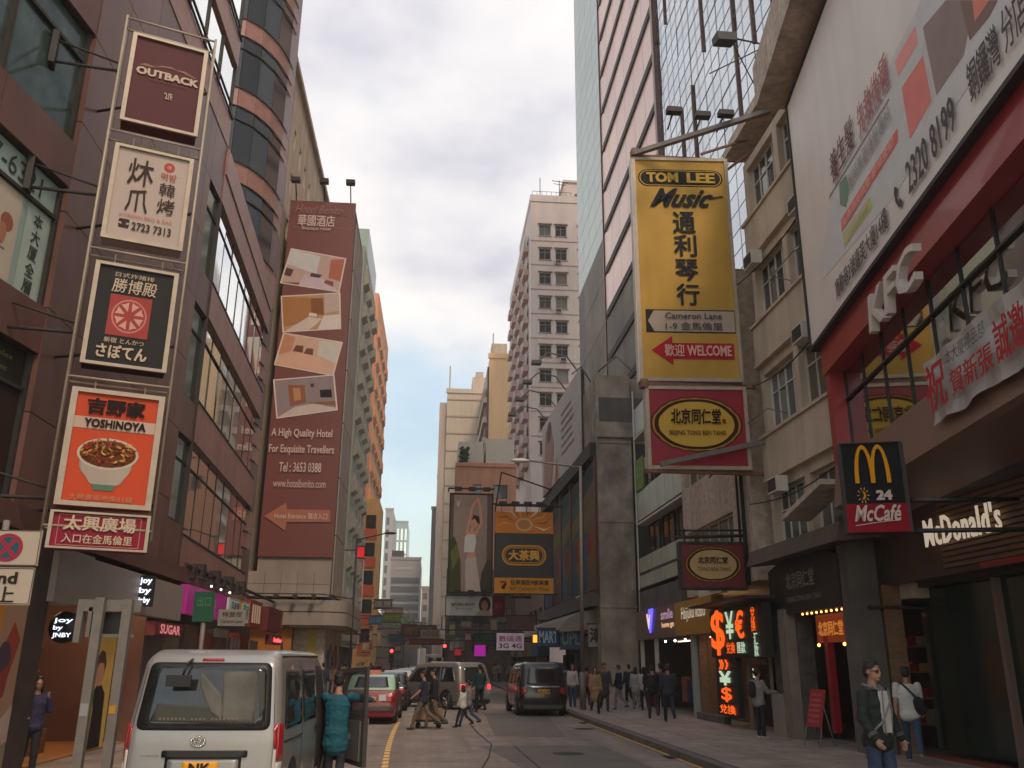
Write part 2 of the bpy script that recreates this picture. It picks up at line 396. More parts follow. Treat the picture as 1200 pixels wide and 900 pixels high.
def flatten(f, root):
    M = Matrix.Translation(f.location) @ Matrix.Rotation(f.rotation_euler[2], 4, 'Z')
    Ri = (Matrix.Translation(root.location) @ Matrix.Rotation(root.rotation_euler[2], 4, 'Z')).inverted()
    for o in list(COL.objects):
        if o.parent is f:
            lm = Matrix.Translation(o.location) @ Matrix.Rotation(o.rotation_euler[2], 4, 'Z')
            o.parent = root; M2 = Ri @ M @ lm; o.location = M2.to_translation(); o.rotation_euler = (o.rotation_euler[0], 0, M2.to_euler()[2])
    bpy.data.objects.remove(f)
PC = {}
def panel(parent, name, x, z, w, h, m, y=0, t=.05, gap=.018):
    k = (name, round(w, 2), round(h, 2), m.name, t, gap)
    if k not in PC: PC[k] = MB().box(gap/2, w-gap/2, 0, t, gap/2, h-gap/2).mesh(name, m)
    return put(name, PC[k], parent, (x, y, z))
joint_m = mat('panel_joint', (.03, .022, .02), .8)
# ============================================================ LEFT: brown panel plaza
A, B, Cc, D = (-8.4, 4.4), (-6.8, 14.6), (-6.8, 24.2), (-7.35, 35.3)
plaza = thing('shopping_plaza', 'brown panelled plaza building with mirror glass bands and tall corner on the left', 'building', (-6.8, 14.6, 0))
core = MB(); core.prism([(-8.8, 4.4), (-7.2, 14.6), (-7.2, 24.2), (-7.0, 24.3), (-16, 24.3), (-16, 4.4)], 'z', 4.0, 22.4)
core.prism([(-6.9, 24.3), (-7.45, 35.2), (-16, 35.2), (-16, 24.3)], 'z', 4.0, 16.5)
core.prism([(-9.3, 4.4), (-9.3, 35.2), (-16, 35.2), (-16, 4.4)], 'z', 0.12, 3.99, 1)
o = core.build('wall', [joint_m, shop_dark], plaza); o.location = (6.8, -14.6, 0)
# facade 1 : slanted near part
f = sub(plaza, A, B); LN = math.hypot(B[0]-A[0], B[1]-A[1])
rows1 = [(4.3, 6.75, 6.1), (7.57, 9.92, 9.27), (10.8, 13.18, 12.54)]
lev = [4.0]
colsL1 = [(LN-2.05*k-2.05, LN-2.05*k) for k in range(5)]
curt = mat('green_curtain_glass', (.05, .075, .06), .12, var=.5, vscale=2.2, spec=.7)
for i, (zb, zt, zm) in enumerate(rows1):
    nxt = rows1[i+1][0] if i < 2 else 14.5
    for (a, b) in colsL1:
        panel(f, 'spandrel_panel', a, zt, b-a, nxt-zt, brown_pl, y=-.06, t=.08)
        if i == 2: gl = curt
        elif i == 1: gl = mat('mint_film', (.3, .4, .36), .3, var=.1, vscale=1)
        else: gl = glass_d
        panel(f, 'pane', a, zb, b-a, zm-zb, gl, y=.1, t=.03, gap=.05); panel(f, 'pane', a, zm, b-a, zt-zm, gl, y=.1, t=.03, gap=.05)
    mb = MB()
    for (a, b) in colsL1: mb.box(a-.03, a+.03, .02, .1, zb, zt)
    mb.box(LN-.07, LN, .02, .1, zb, zt); mb.box(0, LN, .03, .1, zm-.03, zm+.03); mb.box(0, LN, -.02, .1, zb-.05, zb); mb.box(0, LN, -.02, .1, zt, zt+.05)
    mb.build('mullion', steel_d, f)
for k in range(2):
    z = 14.5+k*3.69
    for (a, b) in colsL1[:3]:
        panel(f, 'spandrel_panel', a, z, b-a, 1.14, pink_pl, y=-.06, t=.08); panel(f, 'pane', a, z+1.14, b-a, 2.55, mirror, y=.05, t=.03, gap=.05)
for (a, b) in colsL1[:3]: panel(f, 'spandrel_panel', a, 3.99, b-a, .31, brown_pl, y=-.06, t=.08)
# film posters inside the near windows
a, b = colsL1[0]
txt(f, '2577-6321', a-.6, a+1.55, 9.42, 9.78, flat((.05, .06, .05)), y=.085)
pr = Print(1.15, 1.62, a+.0, 7.6, y=.09)
pr.rect(0, 1, 0, 1, s2l(186, 176, 158)); pr.ell(.75, .62, .14, .1, s2l(150, 90, 70)); pr.ell(.68, .48, .1, .12, s2l(165, 120, 95)); pr.ell(.3, .5, .16, .1, s2l(140, 105, 80))
pr.rect(.1, .28, .06, .26, s2l(120, 40, 36)); pr.rect(.34, .52, .06, .26, s2l(120, 46, 40)); pr.rect(.12, .8, .33, .345, s2l(110, 90, 80)); pr.rect(.12, .7, .38, .395, s2l(110, 90, 80))
pr.build(f, 'window_poster')
pr = Print(.62, 1.62, a+1.3, 7.6, y=.09); pr.rect(0, 1, 0, 1, s2l(170, 186, 178)); pr.build(f, 'window_poster')
vtxt(f, '本大厦全層', a+1.61, 9.12, .24, .3, flat((.05, .06, .06)), y=.08, bold=.02)
pr = Print(1.5, .62, a+.4, 6.12, y=.085); pr.rect(0, 1, 0, 1, s2l(38, 38, 34)); pr.build(f, 'window_poster')
txt(f, 'Beautyplex', a+.6, a+1.6, 6.45, 6.58, blob(120, 122, 70), y=.07); txt(f, 'Spa Clinic', a+.7, a+1.5, 6.25, 6.36, blob(120, 122, 70), y=.07)
pr = Print(1.9, 1.75, a+.02, 4.33, y=.085); pr.rect(0, 1, 0, 1, s2l(50, 36, 30))
pr.poly([(0, 1), (.55, 1), (.62, .8), (.5, .4), (.3, .1), (0, .05)], s2l(190, 110, 70)); pr.poly([(.35, 1), (.66, 1), (.64, .5), (.55, .3), (.48, .5)], s2l(200, 150, 110)); pr.poly([(.4, .35), (.58, .5), (.6, .12), (.45, .05)], s2l(160, 95, 60))
pr.ell(.12, .6, .14, .16, s2l(206, 190, 170)); pr.ell(.1, .56, .09, .1, s2l(70, 90, 50)); pr.build(f, 'window_poster')
flatten(f, plaza)
# facade 2 : panelled strip with a column of small windows
f = sub(plaza, B, Cc); LB = 9.6
zz = [4.0, 5.75, 7.6, 9.45, 11.3, 13.15, 15.0, 16.85]
colw = [0, 1.35, 2.9, 4.5, 6.1, 7.7, 8.25]
for i in range(len(zz)-1):
    for a, b in zip(colw, colw[1:]): panel(f, 'wall_panel', a, zz[i], b-a, zz[i+1]-zz[i], brown_pl, y=-.07, t=.1)
for (zb, zt) in ((4.0, 5.3), (7.56, 8.6), (11.23, 12.3)): panel(f, 'wall_panel', 8.25, zb, 1.35, zt-zb, brown_pl, y=-.07, t=.1)
for (zb, zt) in ((5.3, 7.56), (8.6, 11.23), (12.3, 15.0)):
    window(f, 8.25, -.02, zb, 1.35, zt-zb, 1, (.72,), steel_d, glass_g, .06)
panel(f, 'wall_panel', 8.25, 15.0, 1.35, 1.85, brown_pl, y=-.07, t=.1)
window(f, 2.9, -.1, 8.0, 1.6, 1.1, 2, (), steel_d, glass_g, .06)
for k in range(2):
    z = 16.85+k*2.9
    for a in range(6):
        panel(f, 'spandrel_panel', a*1.6, z, 1.6, 1.0, pink_pl, y=-.09, t=.12); panel(f, 'pane', a*1.6, z+1.0, 1.6, 1.9, mirror, y=0, t=.03, gap=.05)
    mb = MB(); mb.box(0, LB, -.14, -.09, z+1.0, z+1.06); mb.box(0, LB, -.03, 0, z+1.55, z+1.6)
    for a in range(7): mb.box(a*1.6-.03, a*1.6+.03, -.05, 0, z+1.06, z+2.9)
    mb.build('mullion', steel_d, f)
flatten(f, plaza)
# facade 3 : mirror glass wing
f = sub(plaza, Cc, D); LD = math.hypot(D[0]-Cc[0], D[1]-Cc[1]); npn = 8; pw = LD/npn
R3 = [(5.1, 6.9, 7.56), (8.8, 10.6, 11.23), (12.4, 14.35, 14.94)]
for i in range(npn):
    for (zb, zm, zt) in R3:
        for (c, d) in ((zb, zm), (zm, zt)):
            p = panel(f, 'pane', i*pw, c, pw, d-c, mirror, y=random.uniform(0, .006), t=.03, gap=.03); p.rotation_euler[2] = random.uniform(-.006, .006); p.rotation_euler[0] = R(random.uniform(-.35, .35))
    for (c, d) in ((4.0, 5.1), (7.56, 8.8), (11.23, 12.4)): panel(f, 'spandrel_panel', i*pw, c, pw, d-c, pink_pl, y=-.09, t=.12)
    panel(f, 'parapet_panel', i*pw, 14.94, pw, 1.0, pink_pl, y=-.1, t=.14); panel(f, 'parapet_panel', i*pw, 15.94, pw, .9, pink_pl, y=-.14, t=.2)
mb = MB()
for (zb, zm, zt) in R3:
    mb.box(0, LD, -.03, 0, zm-.025, zm+.025); mb.box(0, LD, -.11, -.09, zb-.05, zb); mb.box(0, LD, -.11, -.09, zt, zt+.05)
    for i in range(npn+1): mb.box(i*pw-.012, i*pw+.012, -.014, 0, zb, zm-.035); mb.box(i*pw-.012, i*pw+.012, -.014, 0, zm+.035, zt)
mb.box(-.05, .0, -.1, .02, 4, 15); mb.build('mullion', steel_d, f)
flatten(f, plaza)
# curved tower at its far end
tw = thing('curved_tower', 'curved corner tower banded in pink panels and dark glass rising behind the mirror glass wing', 'tower', (-9.3, 35.6, 0))
def ell(t, k=0): return ((2.05-k)*sin(t), -(3.9-k)*cos(t))
angs = [R(-78+19*i) for i in range(10)]
cm = MB(); cm.prism([ell(R(-100+15*i), .1) for i in range(17)]+[(-6, 8)], 'z', .12, 37); cm.build('core', joint_m, tw)
for fl in range(-6, 4):
    z = 24.5+3.4*fl
    for i, (a0, a1) in enumerate(zip(angs, angs[1:])):
        p, q = ell(a0), ell(a1); rz = math.atan2(q[1]-p[1], q[0]-p[0]); wd = math.hypot(q[0]-p[0], q[1]-p[1])
        for (c, d, m_, nm) in ((z-.88, z, pink_pl, 'spandrel_panel'), (z-1.5, z-.88, pink_pl if i in (8,) else glass_d, 'transom_pane'), (z-3.4, z-1.5, brown_pl if i in (8,) else glass_d, 'pane')):
            k = (nm, round(wd, 2), round(d-c, 2), m_.name)
            if k not in PC: PC[k] = MB().box(.012, wd-.012, 0, .06, .015, d-c-.015).mesh(nm, m_)
            put(nm, PC[k], tw, (p[0], p[1], c), rz)
P = [ell(R(-80+9*i), -.03) for i in range(19)]; rbm = MB().path([(x, y, 0) for x, y in P], .025, 4).mesh('rib', steel_d)
for fl in range(-6, 4):
    for dz in (0, -.88, -1.5): put('rib', rbm, tw, (0, 0, 24.5+3.4*fl+dz))
# beige slab block behind
f2, L2_ = wall_thing('beige_slab_block', 'beige concrete block with a row of small window slots behind the hotel banner', 'building', (-9.3, 44), (-9.3, 62))
b2 = MB()
zt = on_x(352, 108, -9.3).z
facade(f2, 0, 18, 0, zt, [(1.2+2.1*i, 1.8+2.1*i) for i in range(8)], [(zt-3*(k+1)-1.4, zt-3*(k+1)) for k in range(5)][::-1], beige, 1, nv=1, nh=(), depth=6, rec=.12)
mb = MB(); mb.box(-.1, 18.1, -.25, .3, zt, zt+.35); mb.build('cornice', beige, f2)
# ============================================================ hotel with banner
hz1 = on_y(333, 235, 46).z; hz0 = on_y(303, 652, 46).z
hx0 = -8.9; hx1 = on_y(404, 600, 46).x
hx1 = -5.2
hotel = thing('hotel_building', 'grey hotel block behind the plaza carrying a tall maroon banner with four room pictures', 'building', (hx0, 46, 0))
W_ = hx1-hx0
mb = MB(); mb.box(0, W_, .05, 5.2, 5.0, hz1-.3); mb.build('wall', grey_pl, hotel)
mb = MB(); mb.box(W_+.002, W_+.03, .3, 5.15, 5.05, hz1-.5); mb.build('side_joint', joint_m, hotel)
for k in range(7):
    for q in range(4):
        put('side_panel', PC.setdefault('hotside', MB().box(0, .07, .02, 1.14, .02, 2.96).mesh('side_panel', grey_pl)), hotel, (W_+.03, .35+q*1.2, 5.1+k*3.0))
for r_ in range(2):
    for q in range(6): panel(hotel, 'wall_panel', -1.2+q*(W_+1.2)/6, 4.95+r_*.62, (W_+1.2)/6, .62, grey_pl, y=-.02, t=.07)
# rounded podium canopy
def rr(k, z0, z1, m_, nm):
    x1 = W_+.95+k; pts = [(-3, -.9-k)]
    for i in range(7): t = R(-90+15*i); pts.append((x1-1.1+1.1*cos(t), -.9-k+1.1+1.1*sin(t)))
    pts += [(x1, 9), (-3, 9)]
    q = MB().prism(pts, 'z', z0, z1); return q.build(nm, m_, hotel)
rr(.0, 3.55, 4.15, grey_pl, 'canopy'); rr(-.07, 4.15, 4.2, steel_d, 'canopy_joint'); rr(.0, 4.2, 4.75, grey_pl, 'canopy'); rr(-.15, 3.45, 3.55, conc, 'soffit')
box('shop_wall', mat('orange_hoarding', (.42, .14, .015), .6, var=.15, vscale=2), hotel, -2.0, 2.05, -.35, 0, .12, 3.44)
box('shop_wall', beige2, hotel, 2.05, W_-.1, .3, 8.8, .12, 3.44)
box('yellow_strip', mat('yellow_strip', (.5, .38, .05), .6), hotel, 2.75, 3.15, .2, .3, 1.4, 3.4)
for q in range(9):
    cc = random.choice([(.05, .04, .04), (.3, .28, .25), (.25, .05, .04), (.08, .1, .15), (.3, .2, .08)])
    box('shop_display', mat('disp%d' % q, cc, .7, var=.3, vscale=5), hotel, W_-.1, W_-.02, .5+q*.9, 1.2+q*.9, .5, 2.1+.3*(q % 3))
# rail with spotlights
mb = MB(); mb.path([(-2, -1.3, 5.0), (W_-.2, -1.3, 5.0), (W_+1.1, .4, 4.9)], .03, 5)
for q in range(4): mb.box(.3+q*.9, .5+q*.9, -1.5, -1.2, 4.78, 4.95)
mb.build('light_rail', steel_d, hotel)
bn = thing('hotel_banner', 'tall maroon hotel banner with four tilted bedroom pictures and an arrow', 'banner', (hx0, 45.93, hz0))
BW, BH = W_+.02, hz1-hz0
maroon = mat('maroon_vinyl', s2l(118, 66, 62), .45, var=.07, vscale=.25, bump=.05, bscale=.8)
box('sheet', maroon, bn, 0, BW, -.02, .05, 0, BH)
wt = flat(s2l(215, 190, 180))
P = Print(BW, BH, y=-.03); P.rect(.07, .95, .915, .9175, s2l(150, 110, 105)); P.rect(.12, .95, .957, .9585, s2l(150, 110, 105))
def rot_quad(px4, cols):
    pass
def room(P, q, kind):
    """q: four corners tl,tr,br,bl in 0..1 ; bilinear print"""
    def b(u, v): 
        return tuple((1-u)*(1-v)*q[3][i]+u*(1-v)*q[2][i]+u*v*q[1][i]+(1-u)*v*q[0][i] for i in (0, 1))
    def poly(pts, c): P.poly([b(*p) for p in pts], c)
    poly([(0, 0), (1, 0), (1, 1), (0, 1)], s2l(225, 205, 195))
    I = lambda pts: [(.025+.95*u, .03+.94*v) for u, v in pts]
    base = [s2l(196, 168, 160), s2l(190, 150, 120), s2l(212, 175, 155), s2l(150, 135, 138)][kind]
    poly(I([(0, 0), (1, 0), (1, 1), (0, 1)]), base)
    if kind == 0:
        poly(I([(0, .55), (.55, .4), (.55, .95), (0, 1)]), s2l(205, 205, 205)); poly(I([(0, 0), (.6, .15), (.75, 0)]), s2l(120, 85, 75)); poly(I([(.35, .35), (.8, .25), (1, 0), (.3, 0)]), s2l(205, 185, 195))
        poly(I([(.75, .9), (1, 1), (1, .3), (.78, .35)]), s2l(180, 110, 90)); poly(I([(0, .22), (.12, .2), (.14, .42), (0, .45)]), s2l(90, 70, 66)); poly(I([(.45, .3), (.62, .3), (.66, .4), (.46, .42)]), s2l(80, 60, 66)); poly(I([(.72, .18), (.9, .1), (.88, .26), (.74, .28)]), s2l(150, 80, 80))
    if kind == 1:
        poly(I([(0, 1), (.62, .9), (.62, .3), (0, .12)]), s2l(176, 122, 78)); poly(I([(.5, .9), (.72, .9), (.72, .4), (.5, .45)]), s2l(140, 92, 60)); poly(I([(.02, 0), (.45, .38), (.7, .3), (.45, 0)]), s2l(214, 196, 186)); poly(I([(.6, 0), (.72, .38), (1, .4), (1, 0)]), s2l(220, 208, 200)); poly(I([(.74, 1), (1, 1), (1, .5), (.74, .46)]), s2l(196, 176, 166)); poly(I([(.45, .4), (.6, .36), (.6, .45), (.47, .5)]), s2l(226, 210, 196))
    if kind == 2:
        poly(I([(0, .1), (.25, .5), (.75, .42), (.85, 0), (.1, 0)]), s2l(222, 176, 150)); poly(I([(.22, .5), (.4, .5), (.38, .72), (.25, .7)]), s2l(120, 70, 60)); poly(I([(.42, .48), (.58, .48), (.56, .68), (.44, .66)]), s2l(125, 76, 66)); poly(I([(.62, .95), (1, 1), (1, .35), (.66, .5)]), s2l(206, 200, 190)); poly(I([(0, 1), (.2, .95), (.2, .5), (0, .3)]), s2l(200, 140, 110))
    if kind == 3:
        poly(I([(.22, .85), (.5, .8), (.5, .3), (.22, .25)]), s2l(150, 95, 75)); poly(I([(.0, 0), (.3, .22), (.62, .25), (1, .05), (1, 0)]), s2l(205, 190, 178)); poly(I([(.75, .62), (.95, .6), (.95, .36), (.75, .4)]), s2l(45, 40, 45)); poly(I([(.3, .75), (.42, .73), (.42, .4), (.3, .38)]), s2l(190, 140, 100)); poly(I([(.6, .82), (.66, .82), (.66, .72), (.6, .72)]), s2l(90, 60, 60)); poly(I([(.5, .3), (1, .25), (1, .12), (.62, .25)]), s2l(150, 100, 70))
def bp(x, y): p = on_y(x, y, 45.93); return ((p.x-hx0)/BW, (p.z-hz0)/BH)
quads = [((341, 291), (406, 303), (398, 343), (328, 332)), ((329, 347), (399, 343), (400, 386), (331, 390)), ((332, 390), (402, 401), (391, 441), (321, 428)), ((320, 445), (392, 439), (396, 481), (324, 491))]
for k, q in enumerate(quads): room(P, [bp(*c) for c in q], k)
ac = s2l(172, 112, 92); P.y = -.07
P.poly([bp(*c) for c in ((310, 605), (336, 589), (336, 597), (387, 598), (387, 612), (336, 612), (334, 622))], ac)
P.build(bn)
def bt(s, x0, y0, x1, y1, **k):
    a, b = bp(x0, y1), bp(x1, y0); txt(bn, s, a[0]*BW, b[0]*BW, a[1]*BH, b[1]*BH, k.pop('c', wt), y=-.1, **k)
bt('Hotel Benito', 346, 243, 402, 250, shear=.4, c=flat(s2l(165, 120, 112))); bt('華國酒店', 349, 254, 393, 265, bold=.02); bt('Boutique Hotel', 354, 267, 388, 271)
bt('A High Quality Hotel', 318, 504, 390, 514, bold=.01); bt('For Exquisite Travellers', 315, 523, 392, 533, bold=.01); bt('Tel : 3653 0388', 327, 543, 377, 553, bold=.01); bt('www.hotelbenito.com', 320, 563, 382, 571); bt('Hotel Entrance 酒店入口', 322, 602, 384, 608, bold=.015)
mb = MB()
for x in (.3, 1.9, 3.4): mb.tube((x, .3, BH-.1), (x, -.6, BH+.9), .035, 5); mb.box(x-.25, x+.25, -.8, -.45, BH+.85, BH+1.1)
mb.build('floodlight', steel_d, bn)
class Plane:
    """maps photo pixels on a vertical plane through p0->p1 to local (x,z)"""
    def __init__(s, p0, p1, y=0):
        d = math.hypot(p1[0]-p0[0], p1[1]-p0[1]); s.d = ((p1[0]-p0[0])/d, (p1[1]-p0[1])/d); s.p = p0; s.n = (-s.d[1], s.d[0]); s.y = y
    def __call__(s, x, y):
        r = _ray(x, y); px, py = s.p[0]+s.n[0]*s.y, s.p[1]+s.n[1]*s.y
        t = (px*s.n[0]+py*s.n[1])/(r[0]*s.n[0]+r[1]*s.n[1])
        X, Y = r[0]*t, r[1]*t; return ((X-px)*s.d[0]+(Y-py)*s.d[1], EYE+r[2]*t)
# ============================================================ RIGHT 1 : fast food building with billboard
P0, P1 = (8.8, 17.9), (6.2, 2.05)
ff, LF = wall_thing('restaurant_building', 'two storey restaurant front with red band, reflecting upper windows and brown canopy on the right', 'building', P0, P1)
PL = Plane(P0, P1)
kred = mat('red_band', (.34, .03, .035), .4, var=.12, vscale=1, coat=.2)
box('wall', conc_d, ff, -.1, LF, .35, 8, 4.9, 16.2); box('rear_wall', shop_dark, ff, -.6, LF, 5.5, 8, .12, 4.9)
m = MB(); m.prism([(-.25, 8.05), (-.25, 8.75), (.1, 8.75), (.25, 8.05)], 'x', -.2, LF); m.box(-.2, .12, -.2, .25, 5.95, 8.05); m.build('red_band', kred, ff)
glass_k = mat('restaurant_glass', (.5, .49, .47), .03, metal=1, bump=.03, bscale=.6)
x = .12; i = 0
while x < LF-1.2:
    panel(ff, 'pane', x, 5.95, 1.22, 1.45, glass_k, y=.14, t=.03, gap=.05); panel(ff, 'pane', x, 7.4, 1.22, .65, glass_k, y=.14, t=.03, gap=.05); x += 1.22
m = MB(); x = .12
while x < LF: m.box(x-.018, x+.018, .11, .14, 5.95, 8.05); x += 1.22
m.box(.12, LF, .08, .14, 7.38, 7.42); m.build('mullion', black_m, ff)
can = mat('brown_canopy', (.21, .115, .08), .5, var=.08, vscale=.6, bump=.05, streak=.1)
m = MB(); m.prism([(-.3, 5.9), (-.42, 5.0), (-.3, 4.95), (.95, 4.85), (.95, 5.3), (.3, 5.94)], 'x', .2, LF); m.build('canopy', can, ff)
K = mat('white_letter', (.62, .55, .5), .35)
PK = Plane(P0, P1, -.62); a, b = PK(1016, 370), PK(1072, 310)
txt(ff, 'KFC', a[0], b[0], PK(1016, 395)[1], PK(1016, 348)[1], K, y=-.62, bold=.06, shear=.15, ext=.14, name='letters')
# recessed ground floor
z0 = .12
ffg, LG = wall_thing('burger_restaurant_front', 'dark recessed burger restaurant shopfront with slatted wooden fascia and lit name', 'shopfront', (9.65, 18.6), (9.65, 3))
PG = Plane((9.65, 18.6), (9.65, 3))
slat = MB().box(0, LG-2.6, 0, .05, 0, .07).mesh('slat', wood)
box('fascia', mat('brown_fascia', (.085, .05, .035), .6, var=.2), ffg, 0, LG, .06, .4, 3.5, 4.95)
for i in range(13): put('slat', slat, ffg, (2.4, -.0, 3.62+i*.105))
box('red_strip', kred, ffg, 3.6, LG, -.03, -.005, 3.5, 3.6)
ML = glow('lit_cream_letter', (.85, .68, .5), .55)
a, b = PG(1090, 640), PG(1180, 620)
txt(ffg, "McDonald's", a[0], b[0], 4.05, 4.6, ML, y=-.1, bold=.008, ext=.03, name='letters', sp=1.12)
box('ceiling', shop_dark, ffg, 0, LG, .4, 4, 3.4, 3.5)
dg = mat('dark_green_glass', (.012, .022, .016), .12, spec=.5, var=.4, vscale=.8)
box('door_glass', dg, ffg, .3, 3.0, .62, .66, .25, 3.4); box('door_glass', dg, ffg, 3.12, LG, .62, .66, .3, 3.4)
box('post', mat('brown_post', (.2, .13, .1), .5), ffg, 3.0, 3.12, .5, .66, .12, 3.5); box('post', wood, ffg, -.1, .12, -.1, .3, .12, 3.5)
box('threshold', mat('red_mat', (.2, .035, .02), .8), ffg, .3, 3.0, .2, .62, .12, .16); box('plinth', conc_d, ffg, 3.12, LG, .45, .62, .12, .35)
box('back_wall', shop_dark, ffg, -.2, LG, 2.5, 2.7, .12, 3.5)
bx_, bz_ = PG(1152, 765); P = Print(1.15, 1.25, x0=3.95, z0=.95, y=.4)
P.rect(0, 1, 0, 1, s2l(95, 62, 50)); P.rect(.05, .95, .06, .94, s2l(90, 48, 38)); P.ell(.5, .42, .33, .1, s2l(120, 66, 40)); P.ell(.5, .5, .33, .07, s2l(80, 90, 40)); P.ell(.5, .6, .33, .13, s2l(140, 85, 50)); P.rect(.1, .7, .82, .88, s2l(150, 120, 100))
po = P.build(ffg, 'menu_poster')
box('poster_frame', mat('pale_frame', (.3, .24, .2), .5), ffg, 3.9, 5.15, .41, .45, .85, 2.25)
m = MB(); m.ball((4.6, 1.2, 3.3), .05); m.build('downlight', glow('downlight', (1, .95, .85), 6), ffg)
# billboard
bb, LBb = wall_thing('giant_billboard', 'giant faded white billboard with grey and red panels above the red band', 'billboard', (P0[0], P0[1]), P1)
vin = mat('white_vinyl', (.8, .72, .66), .5, var=.05, vscale=.4, streak=.08)
box('sheet', vin, bb, -.35, LBb, -.38, -.3, 8.8, 15.25)
m = MB(); m.box(-.45, LBb, -.42, -.1, 8.72, 8.8); m.box(-.45, LBb, -.42, -.1, 15.25, 15.35); m.box(-.45, -.35, -.42, -.1, 8.8, 15.25); m.build('frame', steel_d, bb)
PB = Plane(P0, P1, -.38)
P = Print(1, 1, y=-.385)
def q(pts, c): P.poly([PB(*p) for p in pts], s2l(*c))
q([(962, 330), (972, 235), (1050, 60), (1080, 0), (1190, 0), (1150, 80), (1040, 240)], (219, 217, 214))
q([(1084, 150), (1072, 120), (1085, 30), (1120, 0), (1130, 15), (1100, 100)], (214, 204, 200))
q([(1082, 32), (1109, 0), (1143, 0), (1130, 65), (1098, 112)], (161, 143, 136)); q([(1125, 0), (1170, 0), (1160, 20), (1137, 48)], (146, 119, 112)); q([(1140, 0), (1160, 0), (1143, 25)], (239, 146, 126))
q([(1057, 103), (1082, 65), (1092, 118), (1067, 163)], (239, 143, 134)); q([(1049, 72), (1073, 30), (1076, 50), (1053, 90)], (250, 170, 161))
q([(986, 258), (1052, 150), (1053, 165), (987, 272)], (239, 128, 112)); q([(988, 275), (1020, 230), (1023, 243), (990, 290)], (201, 207, 134))
q([(972, 230), (1042, 115), (1042.6, 117), (972.6, 232)], (158, 141, 131))
q([(984, 215), (992, 205), (996, 222), (992, 243), (985, 240)], (134, 161, 136))
P.build(bb)
dk = flat(s2l(92, 82, 80)); rd = flat(s2l(190, 120, 118)); wh = flat(s2l(225, 200, 190))
def bbt(s, x0, y0, x1, y1, h, c, zc=None, **k):
    a, b = PB(x0, y0), PB(x1, y1); zz_ = zc or (a[1]+b[1])/2; txt(bb, s, a[0], b[0], zz_-h/2, zz_+h/2, c, y=-.42, **k)
bbt('寶勒巷3號嘉芙大廈14樓', 986, 380, 1048, 298, .42, dk, zc=9.22, bold=.014); bbt('2320 8199', 1072, 252, 1130, 180, .55, dk, zc=9.32, bold=.012); bbt('銅鑼灣 分店', 1147, 150, 1215, 50, .6, dk, zc=9.36, bold=.012)
a = PB(1060, 268); P = Print(.4, .5, x0=a[0]-.2, z0=9.05, y=-.41); P.poly([(.25, .95), (.5, .8), (.42, .62), (.35, .5), (.5, .3), (.65, .35), (.85, .15), (.65, 0), (.4, .1), (.15, .4), (.1, .75)], s2l(92, 82, 80)); P.build(bb, 'phone_symbol')
bbt('養生髮', 975, 197, 1002, 155, .7, flat(s2l(120, 80, 76)), bold=.01); bbt('先救後種', 1007, 140, 1043, 85, .7, rd, bold=.01); bbt('髮掉無憂護髮專科', 996, 215, 1045, 130, .35, flat(s2l(158, 150, 144))); bbt('免費頭皮檢查·即場登記', 990, 262, 1050, 165, .18, wh); bbt('查詢熱線', 992, 279, 1018, 240, .18, wh)
# concrete roof beam above
rb_, _ = wall_thing('roof_beam', 'weathered concrete roof beam jutting over the top corner of the giant billboard', 'beam', (8.75, 18.9), (6.35, 4))
m = MB(); m.prism([(-.8, 15.7), (-.8, 16.9), (-.6, 17.0), (.6, 17.0), (.6, 15.5)], 'x', 0, 15); m.build('beam', beige2, rb_)
# cloth banner on canopy
cb = thing('cloth_banner', 'white cloth banner with red celebratory characters tied along the brown canopy edge', 'banner')
pts = [PL(1132, 465), PL(1136, 521), PL(1215, 480), PL(1215, 410)]
fr0 = math.atan2(P1[1]-P0[1], P1[0]-P0[0]); cb.location = (*P0, 0); cb.rotation_euler = (0, 0, fr0)
x0_, x1_ = pts[0][0]-.05, pts[3][0]+2; zt_, zb_ = 6.22, 5.25
m = MB(); nx_ = 24
for i in range(nx_):
    for k2 in range(5):
        def W(i, k2): x = x0_+(x1_-x0_)*i/nx_; return (x, -.5+.03*sin(i*1.3+k2)+.02*sin(k2*2.), zb_+(zt_-zb_)*k2/5+.03*sin(i*.8)*(1-k2/5))
        m.face([W(i, k2), W(i+1, k2), W(i+1, k2+1), W(i, k2+1)], 0, True)
m.build('sheet', mat('banner_cloth', s2l(175, 168, 162), .8, var=.1), cb)
rr_ = flat(s2l(176, 46, 48)); txt(cb, '祝', x0_+.15, x0_+.85, 5.38, 6.08, rr_, y=-.6, bold=.02); txt(cb, '賀新張', x0_+1.0, x0_+2.3, 5.4, 5.76, rr_, y=-.6, bold=.015); txt(cb, '本大廈禮品部', x0_+.95, x0_+2.2, 5.86, 6.08, flat(s2l(90, 90, 95)), y=-.6); txt(cb, '誠邀光臨', x0_+2.4, x0_+4, 5.4, 5.95, rr_, y=-.6, bold=.02)
